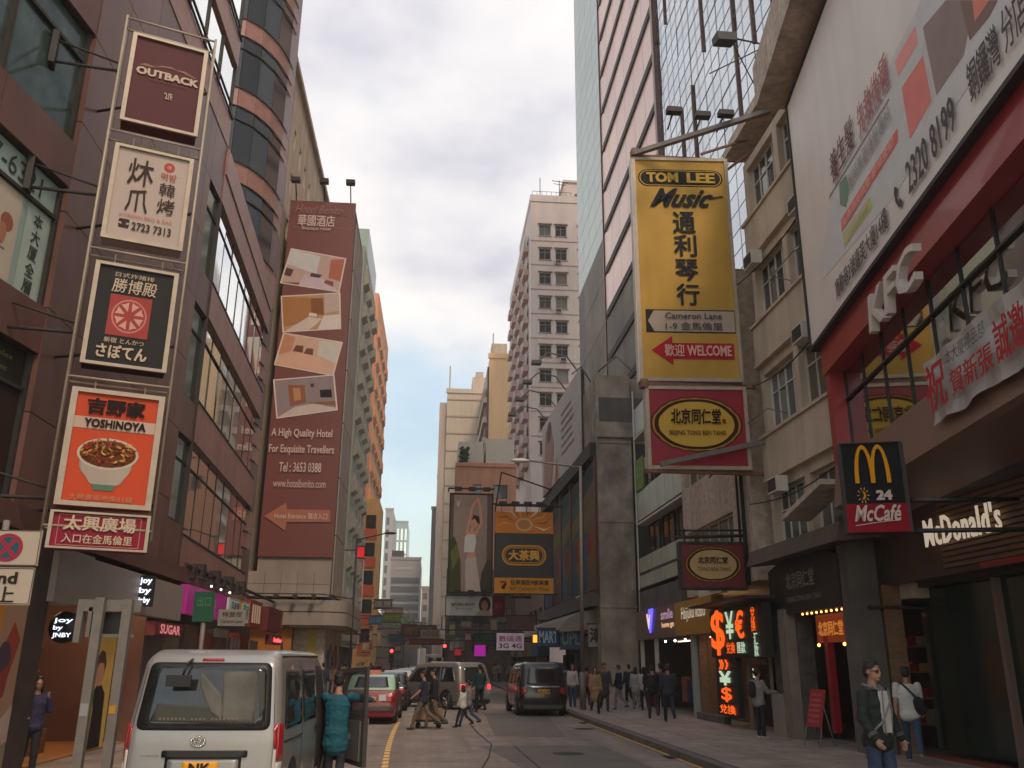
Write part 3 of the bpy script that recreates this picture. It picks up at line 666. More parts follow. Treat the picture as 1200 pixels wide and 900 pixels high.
# ============================================================ RIGHT 2 : beige tenement
tn, LT = wall_thing('beige_tenement', 'stained beige tenement with projecting window bays and rusty pipes beside the billboard', 'building', (9.0, 24.2), (9.0, 17.9))
box('wall', beige, tn, 0, LT, .95, 5, 3.2, 17.4); box('rear_wall', shop_dark, tn, -8, LT+4, 4, 4.3, .12, 5)
for k in range(4):
    zs = 4.55+3.3*k
    m = MB(); m.box(.92, LT, -.06, .95, zs-.02, zs+.06)
    if k: m.box(1.0, LT, 0, .95, zs-1.1, zs-.02); m.box(.95, LT, -.03, .95, zs-1.22, zs-1.1)
    m.box(LT-.25, LT, .12, .95, zs+.06, zs+2.08); m.box(1.0, 1.25, .12, .95, zs+.06, zs+2.08); m.box(3.35, 3.65, .12, .95, zs+.06, zs+2.08); m.box(1.25, 3.35, .12, .95, zs+1.8, zs+2.08); m.box(3.65, LT-.25, .12, .95, zs+1.8, zs+2.08); m.build('bay', beige, tn)
    for xx in (1.25, 3.65): window(tn, xx, .3, zs+.06, 2.1 if xx < 2 else LT-.25-3.65, 1.74, 4, (.68,), white_m, glass_c, .05)
    if k in (1, 2, 3): aircon(tn, .2, .9, zs+.3, 1.)
    window(tn, .25, .86, zs+.2 if k != 3 else zs, .6, 1.2, 1, (.6,), white_m, glass_c, .05)
m = MB(); m.box(-.1, LT+.1, -.1, 1, 17.4, 17.62); m.box(-.05, LT, .1, .3, 17.62, 18.1); m.build('parapet', beige2, tn)
m = MB()
for xx, r_ in ((.12, .06), (.75, .045), (.9, .035)):
    m.tube((xx, .82, 3.3), (xx, .82, 17.4), r_, 8)
    for k in range(14): m.tube((xx, .82, 3.6+k), (xx, .82, 3.68+k), r_+.02, 8)
m.build('drain_pipe', beige2, tn)
m = MB(); m.path([(LT-.5, -.18, 8.2), (LT-.5, -.18, 11.2)], .09, 10); 
for zz_ in (8.3, 9.6, 11.15): m.tube((LT-.5, -.18, zz_-.07), (LT-.5, -.18, zz_+.07), .13, 10)
m.path([(LT-.5, -.18, 11.15), (LT-.9, .0, 11.3)], .09, 10); m.build('rusty_pipe', rust, tn)
for (x_, z_) in ((2.0, 6.75), (4.4, 10.05), (1.6, 13.35), (4.9, 13.35)):
    aircon(tn, x_, -.02, z_-.95+.3, .9)
for q_, (z_, d_) in enumerate(((6.2, .25), (9.6, .4), (12.9, .3))):
    pts_ = [(LT*i/10, -.1, z_-d_*sin(pi*i/10)) for i in range(11)]; MB().path(pts_, .018, 5).build('cable', black_r, tn)
m = MB(); m.path([(.5, .8, 3.5), (.5, .7, 9.0), (.62, .7, 9.4), (.62, .7, 16)], .02, 5); m.build('cable', black_r, tn)
for (x_, z_) in ((1.4, 8.2), (3.9, 11.5)):
    MB().tube((x_, -.5, z_), (x_+1.5, -.5, z_), .015, 5).tube((x_, 0, z_-.1), (x_, -.5, z_), .015, 5).tube((x_+1.5, 0, z_-.1), (x_+1.5, -.5, z_), .015, 5).build('drying_rack', steel, tn)
# ground-floor awning
m = MB(); m.prism([(-.5, 4.75), (-.62, 4.35), (-.5, 4.35), (.95, 4.5), (.95, 4.9)], 'x', .8, LT); m.build('awning', mat('dark_brown_awning', (.09, .06, .045), .7, var=.2), tn)
m = MB(); m.prism([(LT-2.6, 5.15), (LT-.3, 5.6), (LT-.3, 5.72), (LT-2.6, 5.27)], 'y', -.7, .0); m.build('awning_slab', beige2, tn)
# medicine shop
ts, LS = wall_thing('medicine_shop_front', 'dark medicine shop front with arched black fascia and glowing red entrance', 'shopfront', (9.0, 23.6), (9.0, 18.5))
blk = mat('black_lacquer', (.022, .019, .017), .45, var=.2)
pts = [(.35, 3.07), (4.6, 3.07)]+[(4.6-4.25*i/12., 4.2+.3*sin(pi*i/12.)) for i in range(13)]
MB().prism(pts, 'y', -.1, .2).build('fascia', blk, ts)
gt = flat(s2l(150, 144, 130)); txt(ts, '北京同仁堂', 1.6, 3.3, 3.65, 4.05, gt, y=-.13, bold=.02); txt(ts, 'BEIJING TONG REN TANG', 1.6, 3.6, 3.3, 3.46, gt, y=-.13)
box('pillar', mat('mottled_stone', (.09, .075, .065), .6, var=.5, vscale=5), ts, 0, .75, -.05, .4, .12, 3.07); box('pillar', conc_d, ts, 4.55, 5.1, -.1, .5, .12, 4.6)
box('pillar', mat('mottled_stone', (.09, .075, .065)), ts, 1.15, 1.5, .1, .5, .12, 3.07)
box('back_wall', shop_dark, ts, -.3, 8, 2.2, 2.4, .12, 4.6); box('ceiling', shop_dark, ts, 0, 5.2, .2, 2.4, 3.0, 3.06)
for i in range(4):
    box('shelf', wood, ts, 1.6, 4.5, 1.9, 2.2, .6+i*.55, .64+i*.55)
    for k2 in range(7): box('medicine_box', random.choice([mat('red_card', (.3, .03, .02)), mat('gold_card', (.4, .22, .05)), mat('cream_card', (.3, .25, .18))]), ts, 1.7+k2*.4, 1.95+k2*.4, 1.95, 2.1, .64+i*.55, .64+i*.55+random.uniform(.15, .35))
box('red_column', mat('red_lacquer', (.28, .012, .02), .4), ts, 3.0, 3.18, .1, .25, .4, 2.5)
box('red_board', mat('red_lit_board', (.25, .03, .01), .5, emit=(.8, .12, .02), es=.1), ts, 2.6, 4.3, .12, .2, 2.35, 2.98)
txt(ts, '北京同仁堂', 2.8, 4.1, 2.5, 2.82, glow('amber_letter', (1, .35, .05), .5), y=.08, bold=.03)
m = MB()
for i in range(9): m.ball((2.2+i*.27, -.02, 3.03), .028, 8)
for i in range(2): m.ball((2.75+i*1.35, .08, 2.3), .04, 8)
m.build('string_lights', glow('string_light', (1, .4, .1), 5), ts)
# ============================================================ RIGHT 2b / 2c
wb, LWb = wall_thing('narrow_walkup', 'narrow cream walk-up with stained spandrel and three-light windows left of the tenement', 'building', (9.0, 31.4), (9.0, 24.3))
cols = [(.5, 5.4)]
rows = [(4.9, 6.3), (7.9, 9.5), (11.0, 12.6)]
facade(wb, 0, LWb, 4.1, 13.6, cols, rows, beige2, 1, nv=5, nh=(), frame=white_m, glass=glass_c, depth=2.4)
m = MB(); m.tube((6.6, -.1, 4.0), (6.6, -.1, 13.6), .06, 8); m.tube((6.2, -.1, 4.0), (6.2, -.1, 13.6), .04, 8); m.build('drain_pipe', steel_d, wb)
m = MB(); m.tube((4.6, -.4, 7.5), (7, -.05, 8.2), .03, 6); m.tube((5.9, -.5, 9.2), (7.0, 0, 9.0), .03, 6); m.tube((5.9, -.5, 8.8), (5.9, -.5, 9.6), .05, 6); m.build('conduit', steel_d, wb)
box('signboard', ivory, wb, 2.2, 4.6, -.25, -.05, 3.95, 4.4); txt(wb, '電話', 3.5, 4.3, 4.02, 4.3, flat(s2l(120, 100, 90)), y=-.28)
gb, LGb = wall_thing('glass_balcony_block', 'low block with pale green glass balcony panels between the concrete pier and the walk-up', 'building', (9.0, 38.7), (9.0, 31.4))
box('wall', mat('grey_brown_wall', (.17, .15, .13), .8, var=.2, streak=.3), gb, 0, LGb, .5, 2.9, 4.1, 16)
pg = mat('pale_green_panel', (.42, .46, .37), .3, var=.15, vscale=.8, randv=.12)
for (z0_, z1_) in ((4.98, 5.55), (5.62, 6.3), (7.9, 9.2), (9.9, 10.5), (11.8, 13.1)):
    for i in range(6): panel(gb, 'glass_panel', i*LGb/6, z0_, LGb/6, z1_-z0_, pg, y=.02, t=.05, gap=.05)
m = MB()
for z_ in (4.9, 7.8, 11.7): m.box(0, LGb, -.05, .5, z_-.08, z_)
m.box(-.02, .03, -.06, .0, .12, 14); m.build('slab_edge', white_m, gb)
for z_ in (6.4, 9.3, 13.2):
    for i in range(3): window(gb, .3+i*2.4, .4, z_, 1.9, 1.3, 2, (), steel_d, glass_d, .05)
box('green_netting', mat('green_net', (.16, .25, .05), .8, var=.3, vscale=4), gb, .1, 1.6, -.05, 0, 9.2, 10.6)
# shops below 2b/2c
sh, LSh = wall_thing('fashion_shop', 'open fashion shop with brown fascia and blue and white lit logo', 'shopfront', (8.95, 38.4), (8.95, 31.9))
box('fascia', mat('rose_brown_fascia', (.2, .125, .1), .6, var=.06), sh, 0, LSh, -.25, .1, 2.8, 3.95)
box('header', conc_d, sh, -.2, LSh, .0, 1.5, 4.0, 4.9)
box('back_wall', mat('shop_back', (.06, .04, .035), .8, var=.4, vscale=1.5), sh, -.4, LSh+.1, 2.3, 2.5, .12, 2.9); box('side_wall', shop_dark, sh, -.4, -.25, -.1, 2.4, .12, 4); box('ceiling', shop_dark, sh, 0, LSh, .1, 2.5, 2.81, 2.88)
gb1, gb2 = glow('blue_neon', (.1, .08, 1.), 2.2), glow('pink_white_neon', (.95, .7, .85), .9)
txt(sh, 'v', 2.2, 2.8, 3.2, 3.75, gb2, y=-.3, bold=.04); txt(sh, '7', 2.6, 3.3, 3.05, 3.9, gb1, y=-.31, bold=.06); txt(sh, 'smile', 4.5, 6.2, 3.45, 3.8, glow('mauve_neon', (.6, .35, .5), .6), y=-.3, bold=.02); txt(sh, 'home go', 4.6, 6.3, 3.1, 3.35, glow('peach_neon', (1, .55, .3), .9), y=-.3, bold=.02)
box('post', white_m, sh, .05, .15, -.1, .05, .12, 2.8); box('post', white_m, sh, 2.5, 2.6, -.1, .05, .12, 2.8)
for i in range(14): box('clothes_rack', random.choice([mat('cl%d' % k, c, .9, var=.3) for k, c in enumerate([(.3, .03, .03), (.02, .02, .03), (.3, .26, .22), (.1, .2, .08), (.3, .1, .05), (.05, .05, .12)])]), sh, 3.0+i*.24, 3.17+i*.24, .6+.4*(i % 3), .9+.4*(i % 3), .5, 1.1+.1*(i % 4))
m = MB(); [m.ball((.8+1.5*i, .8, 2.75), .05, 8) for i in range(4)]; m.build('downlight', glow('shop_spot', (1, .9, .8), 6), sh); box('added_glow_strip', glow('shop_fill_glow', (1, .7, .5), 3), sh, .5, 6, 1.4, 1.5, 2.74, 2.78)  # the strip is an added glowing surface that brightens the dark shop interior
hk, LHk = wall_thing('accessory_shop', 'bright timber-lined accessory shop under a mustard yellow fascia', 'shopfront', (8.93, 31.8), (8.93, 27.5))
box('fascia', mat('mustard_fascia', (.45, .23, .03), .55, var=.06), hk, 0, LHk, -.3, .1, 2.8, 3.93)
txt(hk, 'Haijuku kobo', .9, 3.7, 3.2, 3.72, glow('white_script', (.9, .8, .65), .55), y=-.33, shear=.1)
box('back_wall', mat('timber_lit', (.36, .2, .1), .7, var=.15, vscale=2), hk, 0, LHk+.3, 1.2, 1.4, .12, 2.9)
box('post', mat('pale_aqua_post', (.3, .36, .34), .5), hk, 1.15, 1.4, -.12, .05, .12, 2.8)
box('side_wall', wood, hk, 1.4, 1.6, .05, 1.2, .12, 2.8); box('plinth', conc_d, hk, 1.4, LHk, -.1, .1, .12, .35)
for i in range(4): box('shelf', wood, hk, 1.7, LHk, .8, 1.2, .8+i*.45, .84+i*.45)
m = MB(); m.box(2.0, 3.6, .3, .8, 2.7, 2.74); m.build('downlight', glow('shop_warm_panel', (1, .62, .32), 3), hk)
box('door_frame', wood, hk, 2.6, 2.68, 0, .08, .35, 2.8)
# money changer
mc, LM = wall_thing('money_changer', 'money changer booth framed with glowing orange and white currency signs', 'shopfront', (8.85, 27.4), (8.85, 22.9))
box('back_wall', shop_dark, mc, 0, LM+.6, 1.1, 1.2, .12, 3.5)
box('wall', mat('cream_side', (.22, .18, .14), .7, var=.2), mc, 3.55, 4.0, .1, .3, .12, 2.05); box('wall', mat('cream_side'  , (.2, .2, .2)), mc, 4.75, 5.2, -.02, .3, .12, 3.2)
box('counter', mat('counter_laminate', (.3, .26, .22), .5), mc, 4.0, 4.7, -.05, .4, .12, 1.15)
box('door_frame', mat('bronze_frame', (.2, .15, .1), .5), mc, 2.0, 2.1, 0, .1, .12, 2.1)
box('led_board', black_m, mc, 0, 4.55, -.32, -.1, 2.05, 3.42)
box('led_board', black_m, mc, .1, 2.0, -.25, -.1, .42, 2.05)
og, wg = glow('orange_led', (1, .12, .008), 1.1), glow('greenwhite_led', (.62, .8, .55), .8)
txt(mc, '$', .15, 1.4, 2.12, 3.38, og, y=-.35, bold=.02); txt(mc, '¥', 1.55, 2.25, 2.55, 3.3, wg, y=-.35, bold=.015); txt(mc, '€', 2.4, 3.1, 2.55, 3.28, og, y=-.35, bold=.02)
txt(mc, '兌換', 1.5, 2.25, 2.15, 2.45, og, y=-.35, bold=.015); txt(mc, '匯款', 2.45, 3.1, 2.15, 2.45, wg, y=-.35, bold=.015)
vtxt(mc, '兌換', 3.85, 3.32, .32, .3, og, y=-.35, bold=.015); vtxt(mc, '汇款', 3.95, 2.66, .3, .3, wg, y=-.35, bold=.015)
txt(mc, '»', .5, .95, 1.72, 1.98, og, y=-.28, bold=.03); txt(mc, '›', 1.05, 1.35, 1.72, 1.98, og, y=-.28, bold=.03)
txt(mc, '¥', .45, 1.5, 1.28, 1.66, wg, y=-.28, bold=.04); txt(mc, '$', .55, 1.5, .82, 1.22, og, y=-.28, bold=.02); txt(mc, '兌換', .35, 1.75, .5, .74, og, y=-.28, bold=.04)
txt(mc, 'CHANEL', 2.4, 3.7, 1.86, 2.0, flat(s2l(150, 140, 130)), y=.0); txt(mc, '¥', 2.5, 2.9, 1.45, 1.75, wg, y=0.02, bold=.02)
box('notice', blob(130, 120, 108), mc, 4.8, 5.15, -.04, -.025, .9, 2.6)
m = MB(); m.box(-.2, 4.8, -.9, -.05, 3.5, 3.56); m.build('canopy', steel_d, mc)
# ============================================================ tower of glass and pink panels
tan_refl = mat('painted_tan_reflection', (.2, .165, .13), .6, metal=0, spec=.3, var=.35, vscale=.22, randv=.15)  # reflection of a tan building painted into the tower's lower panels
tt, LTt = wall_thing('striped_glass_tower', 'tall tower of green glass, pink bands with dark fins and blue glass', 'tower', (12, 71), (12, 20))
box('core', joint_m, tt, 0, LTt, .12, 14, 4, 80)
fp = 3.42
gg = mat('pale_green_cladding', (.34, .42, .39), .3, metal=.25, randv=.07, var=.04)
for k in range(16):
    z = 19.0+fp*k
    if k == 15: pass
    for i in range(4 if k > 3 else 0): panel(tt, 'green_panel', i*2.9, z, 2.9, fp/2, gg, y=-.02, t=.1, gap=.05); panel(tt, 'green_panel', i*2.9, z+fp/2, 2.9, fp/2, gg, y=-.02, t=.1, gap=.05)
    for i in range(0 if k > 3 else 4): panel(tt, 'painted_reflection_panel', i*2.9, z, 2.9, fp, tan_refl, y=-.02, t=.1, gap=.05)
    for i in range(6):
        if k < 2: panel(tt, 'painted_reflection_panel', 11.9+i*2.72, z+.45, 2.72, fp-.45, tan_refl, y=0, t=.1, gap=.05); continue
        panel(tt, 'pink_panel', 11.9+i*2.72, z+.45, 2.72, fp-.45, glass_pk, y=-.0, t=.1, gap=.05)
    put('fin', PC.setdefault('fin', MB().box(12.6, 28.1, -.1, .1, 0, .5).mesh('fin', steel_d)), tt, (0, 0, z-.05))
for k in range(14):
    z = 4+3.42*k*0.31
for k in range(4):
    z = 5.3+fp*k
    for i in range(4): panel(tt, 'painted_reflection_panel', i*2.9, z, 2.9, fp, tan_refl, y=-.02, t=.1, gap=.05)
    for i in range(6): panel(tt, 'painted_reflection_panel', 11.9+i*2.72, z+.35, 2.72, fp-.35, tan_refl, y=0, t=.1, gap=.05)
    put('fin', PC['fin'], tt, (0, 0, z-.05))
box('edge_fin', brown_pl, tt, 28.3, 28.7, -.2, .1, 4, 80); box('edge_fin', brown_pl, tt, 11.65, 11.8, -.08, .1, 19, 80)
for k in range(20):
    for i in range(11):
        z = 12+fp*k
        panel(tt, 'blue_pane', 28.7+i*2.0, z, 2.0, fp*.5, mirror2, y=random.uniform(-.01, .01), t=.08, gap=.04)
m = MB()
for i in range(11): 
    z = 12+random.uniform(0, 20)
    for k in range(3): m.box(28.75+i*2.0, 28.83+i*2.0, -.1, 0, z+k*22, z+k*22+random.uniform(8, 15))
m.build('vertical_fin', brown_pl, tt)
m = MB()
for i in range(23): m.box(28.7+i*1.0-.01, 28.7+i*1.0+.01, -.02, -.012, 12, 78)
for k in range(78): m.box(28.7, 50.7, -.022, -.012, 12+k*.855-.011, 12+k*.855+.011)
tag(m.build('glazing_bar', mat('glazing_bar', (.3, .31, .34), .5), tt), kind='stuff')
for k in range(20):
    for i in range(11): panel(tt, 'blue_pane', 28.7+i*2.0, 12+fp*k+fp*.5, 2.0, fp*.5, mirror2, y=random.uniform(-.01, .01), t=.08, gap=.04)
# concrete pier (blind flank)
pr_, LP_ = wall_thing('concrete_pier', 'bare stained concrete flank wall beyond the glass balcony block', 'wall', (8.6, 46), (11.4, 46))
m = MB(); m.box(0, 1.9, 0, 6, .12, 17.2); m.box(1.9, 2.8, .5, 6, .12, 17.2); m.box(0, 1.9, -.06, 0, 13.3, 13.6); m.box(-.04, 1.94, -.04, 0, 9.0, 9.1); m.box(-.04, 1.94, -.05, 0, 4.6, 4.7)
m.prism([(0, 13.6), (1.9, 13.6), (2.3, 14.3), (2.3, 14.45), (0, 14.45)], 'y', -.25, 0); m.build('wall', conc, pr_)
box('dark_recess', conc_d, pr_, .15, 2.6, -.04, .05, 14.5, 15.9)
m = MB(); m.path([(.1, -.3, 17.3), (1.0, -1.0, 18.0), (2.0, -1.4, 16.8), (3.0, -1.6, 16.4)], .05, 6); m.path([(-.2, .4, 16.9), (-.8, -.2, 17.6), (-1.4, -.6, 17.0)], .04, 6); m.build('pipe', steel, pr_)
# ============================================================ RIGHT : beyond the pier
sc_, LSc = wall_thing('screen_front_shop', 'shop block with tall blue and orange poster windows above the curved canopy', 'building', (8.2, 66), (8.55, 46.3))
box('wall', mat('dark_cladding', (.055, .045, .04), .6, var=.2, streak=.2), sc_, 0, LSc, .35, 9, 3.0, 13.4)
scr = mat('poster_film', (.1, .14, .16), .25, var=.35, vscale=.6)
cols_ = [s2l(60, 84, 100), s2l(120, 86, 62), s2l(84, 96, 96), s2l(70, 100, 92), s2l(120, 100, 80), s2l(70, 92, 112)]
for i in range(5):
    P = Print(3.5, 6.6, x0=.4+i*3.9, z0=5.6, y=-.02)
    P.rect(0, 1, 0, 1, cols_[i]); P.ell(.5, .35, .42, .16, s2l(140, 92, 62)); P.ell(.45, .38, .2, .09, s2l(150, 60, 50)); P.poly([(0, .5), (1, .62), (1, .75), (0, .66)], s2l(120, 112, 76)); P.poly([(0, .8), (1, .9), (1, 1), (0, 1)], s2l(60, 72, 70)); P.rect(.05, .3, .02, .5, s2l(60, 100, 130)); P.build(sc_, 'screen_print')
    box('glass', glass_d, sc_, .35+i*3.9, 3.95+i*3.9, .02, .3, 5.5, 12.3)
for i in range(6): box('mullion', mat('red_brown_mullion', (.12, .04, .03), .5), sc_, .1+i*3.9, .35+i*3.9, -.1, .35, 5.4, 12.6)
box('ledge', steel_d, sc_, 0, LSc, -.3, .35, 12.6, 13.4); box('sill', mat('grey_ledge', (.12, .1, .09), .7), sc_, 0, LSc, -.4, .35, 4.7, 5.4)
m = MB(); pts = [(-1.9, 3.55), (-1.5, 4.05), (-.8, 4.45), (.3, 4.65), (.3, 3.6), (-1.8, 3.42)]; m.prism(pts, 'x', -1, LSc-1.2); m.build('curved_canopy', mat('canopy_fabric', (.26, .22, .18), .7, var=.1), sc_)
box('shop_back', mat('shop_back2', (.05, .04, .035), .8, var=.4), sc_, 0, LSc, 1.5, 1.6, .12, 3.0)
for i in range(13):
    cc = random.choice([(.12, .04, .03), (.05, .08, .1), (.25, .2, .15), (.03, .03, .03), (.2, .1, .04)])
    box('display', mat('d2_%d' % i, cc, .7, var=.3), sc_, i*1.5+.1, i*1.5+1.2, .8, 1.4, .12, 1.4+.5*(i % 3))
bb2, L2b = wall_thing('side_billboard', 'white billboard with faint pink figure angled above the screen windows', 'billboard', (7.9, 64), (8.4, 50.2))
box('sheet', mat('pale_vinyl', (.5, .44, .42), .5, var=.06), bb2, 0, L2b, -.1, .1, 13.5, 18.8)
P = Print(L2b, 5.3, z0=13.5, y=-.12); P.poly([(.05, 0), (.3, 0), (.38, .5), (.28, .9), (.12, .85), (.08, .4)], s2l(176, 140, 132)); P.ell(.24, .78, .07, .14, s2l(120, 90, 84)); P.poly([(.4, 0), (.5, 0), (.46, .35)], s2l(190, 120, 100))
for i in range(6): P.rect(.58, .9-.03*(i % 3), .25+.1*i, .28+.1*i, s2l(150, 140, 138))
P.build(bb2); box('frame', steel_d, bb2, -.1, L2b+.1, .1, .3, 13.3, 18.9)
m = MB()
for i in range(4):
    x = 1+i*4; m.path([(x, .2, 18.9), (x, -.6, 20.0), (x, -1.8, 20.2), (x, -2.4, 19.6)], .05, 5); m.box(x-.25, x+.25, -2.8, -2.2, 19.4, 19.6)
m.build('floodlight', steel, bb2)
# white residential tower
wt_, LW = wall_thing('white_apartment_tower', 'white apartment tower with stepped bay windows and roof aerials', 'tower', (10.3, 95), (18.5, 95))
wallw = mat('white_tile', (.62, .52, .48), .7, var=.06, vscale=.5, streak=.16)
zt = 55.6; k1 = [(on_y(a_, 361, 95).x-10.3, on_y(b_, 361, 95).x-10.3) for a_, b_ in ((632, 646), (651.5, 665), (679, 692))]
rws = []
zz_ = [on_y(635, y_, 95).z for y_ in (276, 304, 332.5, 361, 389.5, 418, 447, 475, 504, 533)]
for z in zz_[::-1]: rws.append((z, z+1.45))
facade(wt_, 0, LW, .12, zt, k1, rws, wallw, 1, nv=2, nh=(.72,), frame=mat('grey_frame', (.3, .28, .26), .5), glass=glass_c, depth=.6, fw=.07); MB().prism([(.02, .6), (LW, .6), (LW, 30), (.02, 30)], 'z', .12, zt).build('body', wallw, wt_)
m = MB()
for z in zz_:
    m.box(-.05, LW, -.06, 0, z-.75, z-.65)
    for (a, b) in k1: m.box(a-.15, b+.15, -.25, 0, z+1.5, z+1.6); m.box(a-.1, b+.1, -.12, 0, z-.1, z-.02)
m.build('string_course', mat('pink_trim', (.42, .28, .25), .7, var=.1), wt_)
for k, (c, r_) in enumerate([(2.9, 1), (2.9, 3), (3.4, 5), (2.9, 7), (2.7, 8)]): aircon(wt_, c, -.05, zz_[r_]-.6, 1.)
# roof structures
m = MB(); m.box(-.1, LW, -.1, .1, zt, zt+.9); m.prism([(-.05, .1), (.15, .1), (.15, 14), (-.05, 14)], 'z', zt, zt+.9); m.build('parapet', wallw, wt_)
m = MB(); m.box(4.6, LW, 3, 10, zt, zt+4.6); m.box(4.4, LW, 2.8, 10, zt+4.6, zt+4.9); m.box(5.9, 7.6, 2.7, 3, zt+.9, zt+2.9, 1); m.build('roof_house', [wallw, brown_pl], wt_)
m = MB(); m.tube((1.2, .5, zt), (1.2, .5, zt+3.6), .05, 5); m.tube((3.6, .5, zt), (3.6, .5, zt+3.4), .05, 5); m.tube((2.7, .5, zt+3.3), (4.7, .5, zt+3.1), .05, 5); m.tube((2.9, .5, zt+2.9), (4.4, .5, zt+2.7), .04, 5)
for i in range(9): m.tube((.2+i*.6, .3, zt+.9), (.2+i*.6, .3, zt+1.6), .03, 4)
m.tube((.2, .3, zt+1.6), (5.2, .3, zt+1.6), .03, 4); m.build('aerial', steel_d, wt_)
# side with bays (stepped)
f = sub(wt_, (10.3, 122), (10.3, 95.1))
bpk = mat('pink_bay', (.5, .36, .32), .7, var=.12, streak=.2)
for k, z in enumerate(zz_):
    for j in range(5):
        x = 1+j*5.2
        k_ = ('pbay', j)
        if k_ not in WC: WC[k_] = MB().box(0, 2.6, -.62, 0, -.9, -.1).mesh('bay', bpk)
        put('bay', WC[k_], f, (x, 0, z))
for k, z in enumerate(zz_):
    for j in range(5): window(f, 1+j*5.2, -.3, z-.1, 2.6, 1.55, 3, (), white_m, glass_c, .14)
flatten(f, wt_)
# lower podium in front of white tower
pd, LPd = wall_thing('salmon_podium', 'salmon coloured low rooftop block behind the hanging advertisements', 'building', (1.9, 92), (8.4, 92))
zt = on_y(560, 547, 92).z
sal = mat('salmon_render', (.55, .26, .16), .8, var=.1, vscale=.6, streak=.2)
facade(pd, 0, 6.5, .12, zt, [(1.9, 2.8), (4.1, 5.6)], [(zt-3.4, zt-1.9)], sal, 1, nv=2, nh=(), frame=steel_d, glass=glass_d, depth=.7)
m = MB(); m.box(.3, 3.0, 1.2, 6, zt, zt+3.0); m.box(3.3, 6.4, 1.2, 6, zt, zt+3.4); m.build('roof_hut', mat('cream_hut', (.6, .53, .45), .7, streak=.1), pd)
m = MB(); m.box(0, 6.6, -.15, .1, zt, zt+.4); m.build('parapet', sal, pd)
m = MB()
for i in range(60): a = random.uniform(0, 2*pi); r_ = random.uniform(0, .6); m.ball((.9+r_*cos(a), .4+r_*sin(a), zt+1.3+random.uniform(-.7, .9)), (.22, .22, .18), 5)
m.build('roof_shrub', mat('leaf_dark', (.035, .06, .025), .8, var=.4), pd)
box('lower_front', mat('dim_brown_front', (.13, .1, .08), .85, var=.3, streak=.3), pd, -.6, 6.6, -.6, -.05, .12, 11.0)
for i in range(3):
    for k in range(3): window(pd, -.2+i*2.3, -.66, 2.9+k*2.7, 1.7, 1.5, 3, (), steel_d, glass_c, .08)
def slab(name, label, cat, X0, X1, Y, ztop, wallm, cols, z0r, pitch, wh, side=None, depth=30, glass=glass_d, nv=2, roof=True, frame=steel_d, th=.3):
    t, L = wall_thing(name, label, cat, (X0, Y), (X1, Y))
    rows = []; z = z0r
    while z+wh < ztop-1: rows.append((z, z+wh)); z += pitch
    facade(t, 0, L, .12, ztop, cols, rows if cols else [], wallm, 1, nv=nv, nh=(), frame=frame, glass=glass, depth=depth, fw=.08, th=th)
    if roof: MB().box(-.2, L+.2, -.2, .3, ztop, ztop+.8).build('parapet', wallm, t)
    return t, L
t_, L_ = slab('yellow_tower', 'sunny yellow slab tower with dark balcony side standing behind the white apartment tower', 'tower', 7.6, 14, 130, 47.4, mat('yellow_render', (.8, .55, .3), .8, var=.05, streak=.1), [], 4, 3, 1.5)
f = sub(t_, (7.6, 160), (7.6, 130)); 
box('side_wall', brown_pl, f, 0, 29.8, -.3, 0, 3, 46)
for k in range(12):
    for j in range(5): window(f, 1+j*5.8, -.5, 6+k*3.2, 4.6, 1.7, 4, (), beige, glass_d, .1)
m = MB()
for k in range(12): m.box(0, 29.8, -.9, -.3, 5.0+k*3.2, 5.9+k*3.2)
m.build('balcony', beige2, f); flatten(f, t_)
MB().box(.5, 3, 3, 6, 48.2, 51).tube((.6, 1, 48), (.6, 1, 52), .1, 5).build('roof_house', beige2, t_)
t_, L_ = slab('cream_blind_tower', 'tall cream tower with ribbed blank end wall in the middle distance', 'tower', 1.35, 9.2, 150, 47.6, mat('cream_tile', (.52, .44, .34), .8, var=.05, streak=.12), [], 4, 3, 1.5, depth=45)
m = MB()
for k in range(14): m.box(0, L_, -.12, 0, 6+k*3.1, 6.25+k*3.1)
m.build('string_course', mat('cream_dark', (.4, .33, .26), .8), t_)
MB().box(4.6, 7.6, 4, 9, 48.4, 52).box(5.2, 6.6, 4.5, 8, 52, 53.2).tube((.4, 1, 48), (.4, 1, 53), .12, 5).build('roof_house', beige2, t_)
f = sub(t_, (1.35, 200), (1.35, 150))
for k in range(13):
    for j in range(6): window(f, 2+j*8, -.3, 6+k*3.1, 5.5, 1.8, 3, (), beige, glass_d, .12)
m = MB()
for j in range(7): m.box(j*8, j*8+1.2, -1.3, -.05, 3, 46)
m.build('pier', beige2, f); flatten(f, t_)
t_, L_ = slab('slim_dark_block', 'slim dark grey block at the far end of the right-hand row', 'building', on_y(506, 600, 230).x, 6, 230, on_y(508, 597, 230).z, mat('slate', (.12, .11, .1), .8, var=.1), [(1, 3), (4, 6)], 6, 3.3, 1.6, glass=glass_d)
t_, L_ = slab('pale_side_block', 'pale block with vertical ribs in front of the slim dark block', 'building', on_y(513, 560, 200).x, 6, 200.5, on_y(514, 560, 200).z, mat('pale_tile', (.42, .36, .3), .8, var=.1, streak=.2), [(.6, 1.6), (2.4, 3.4)], 6, 3.2, 1.6)
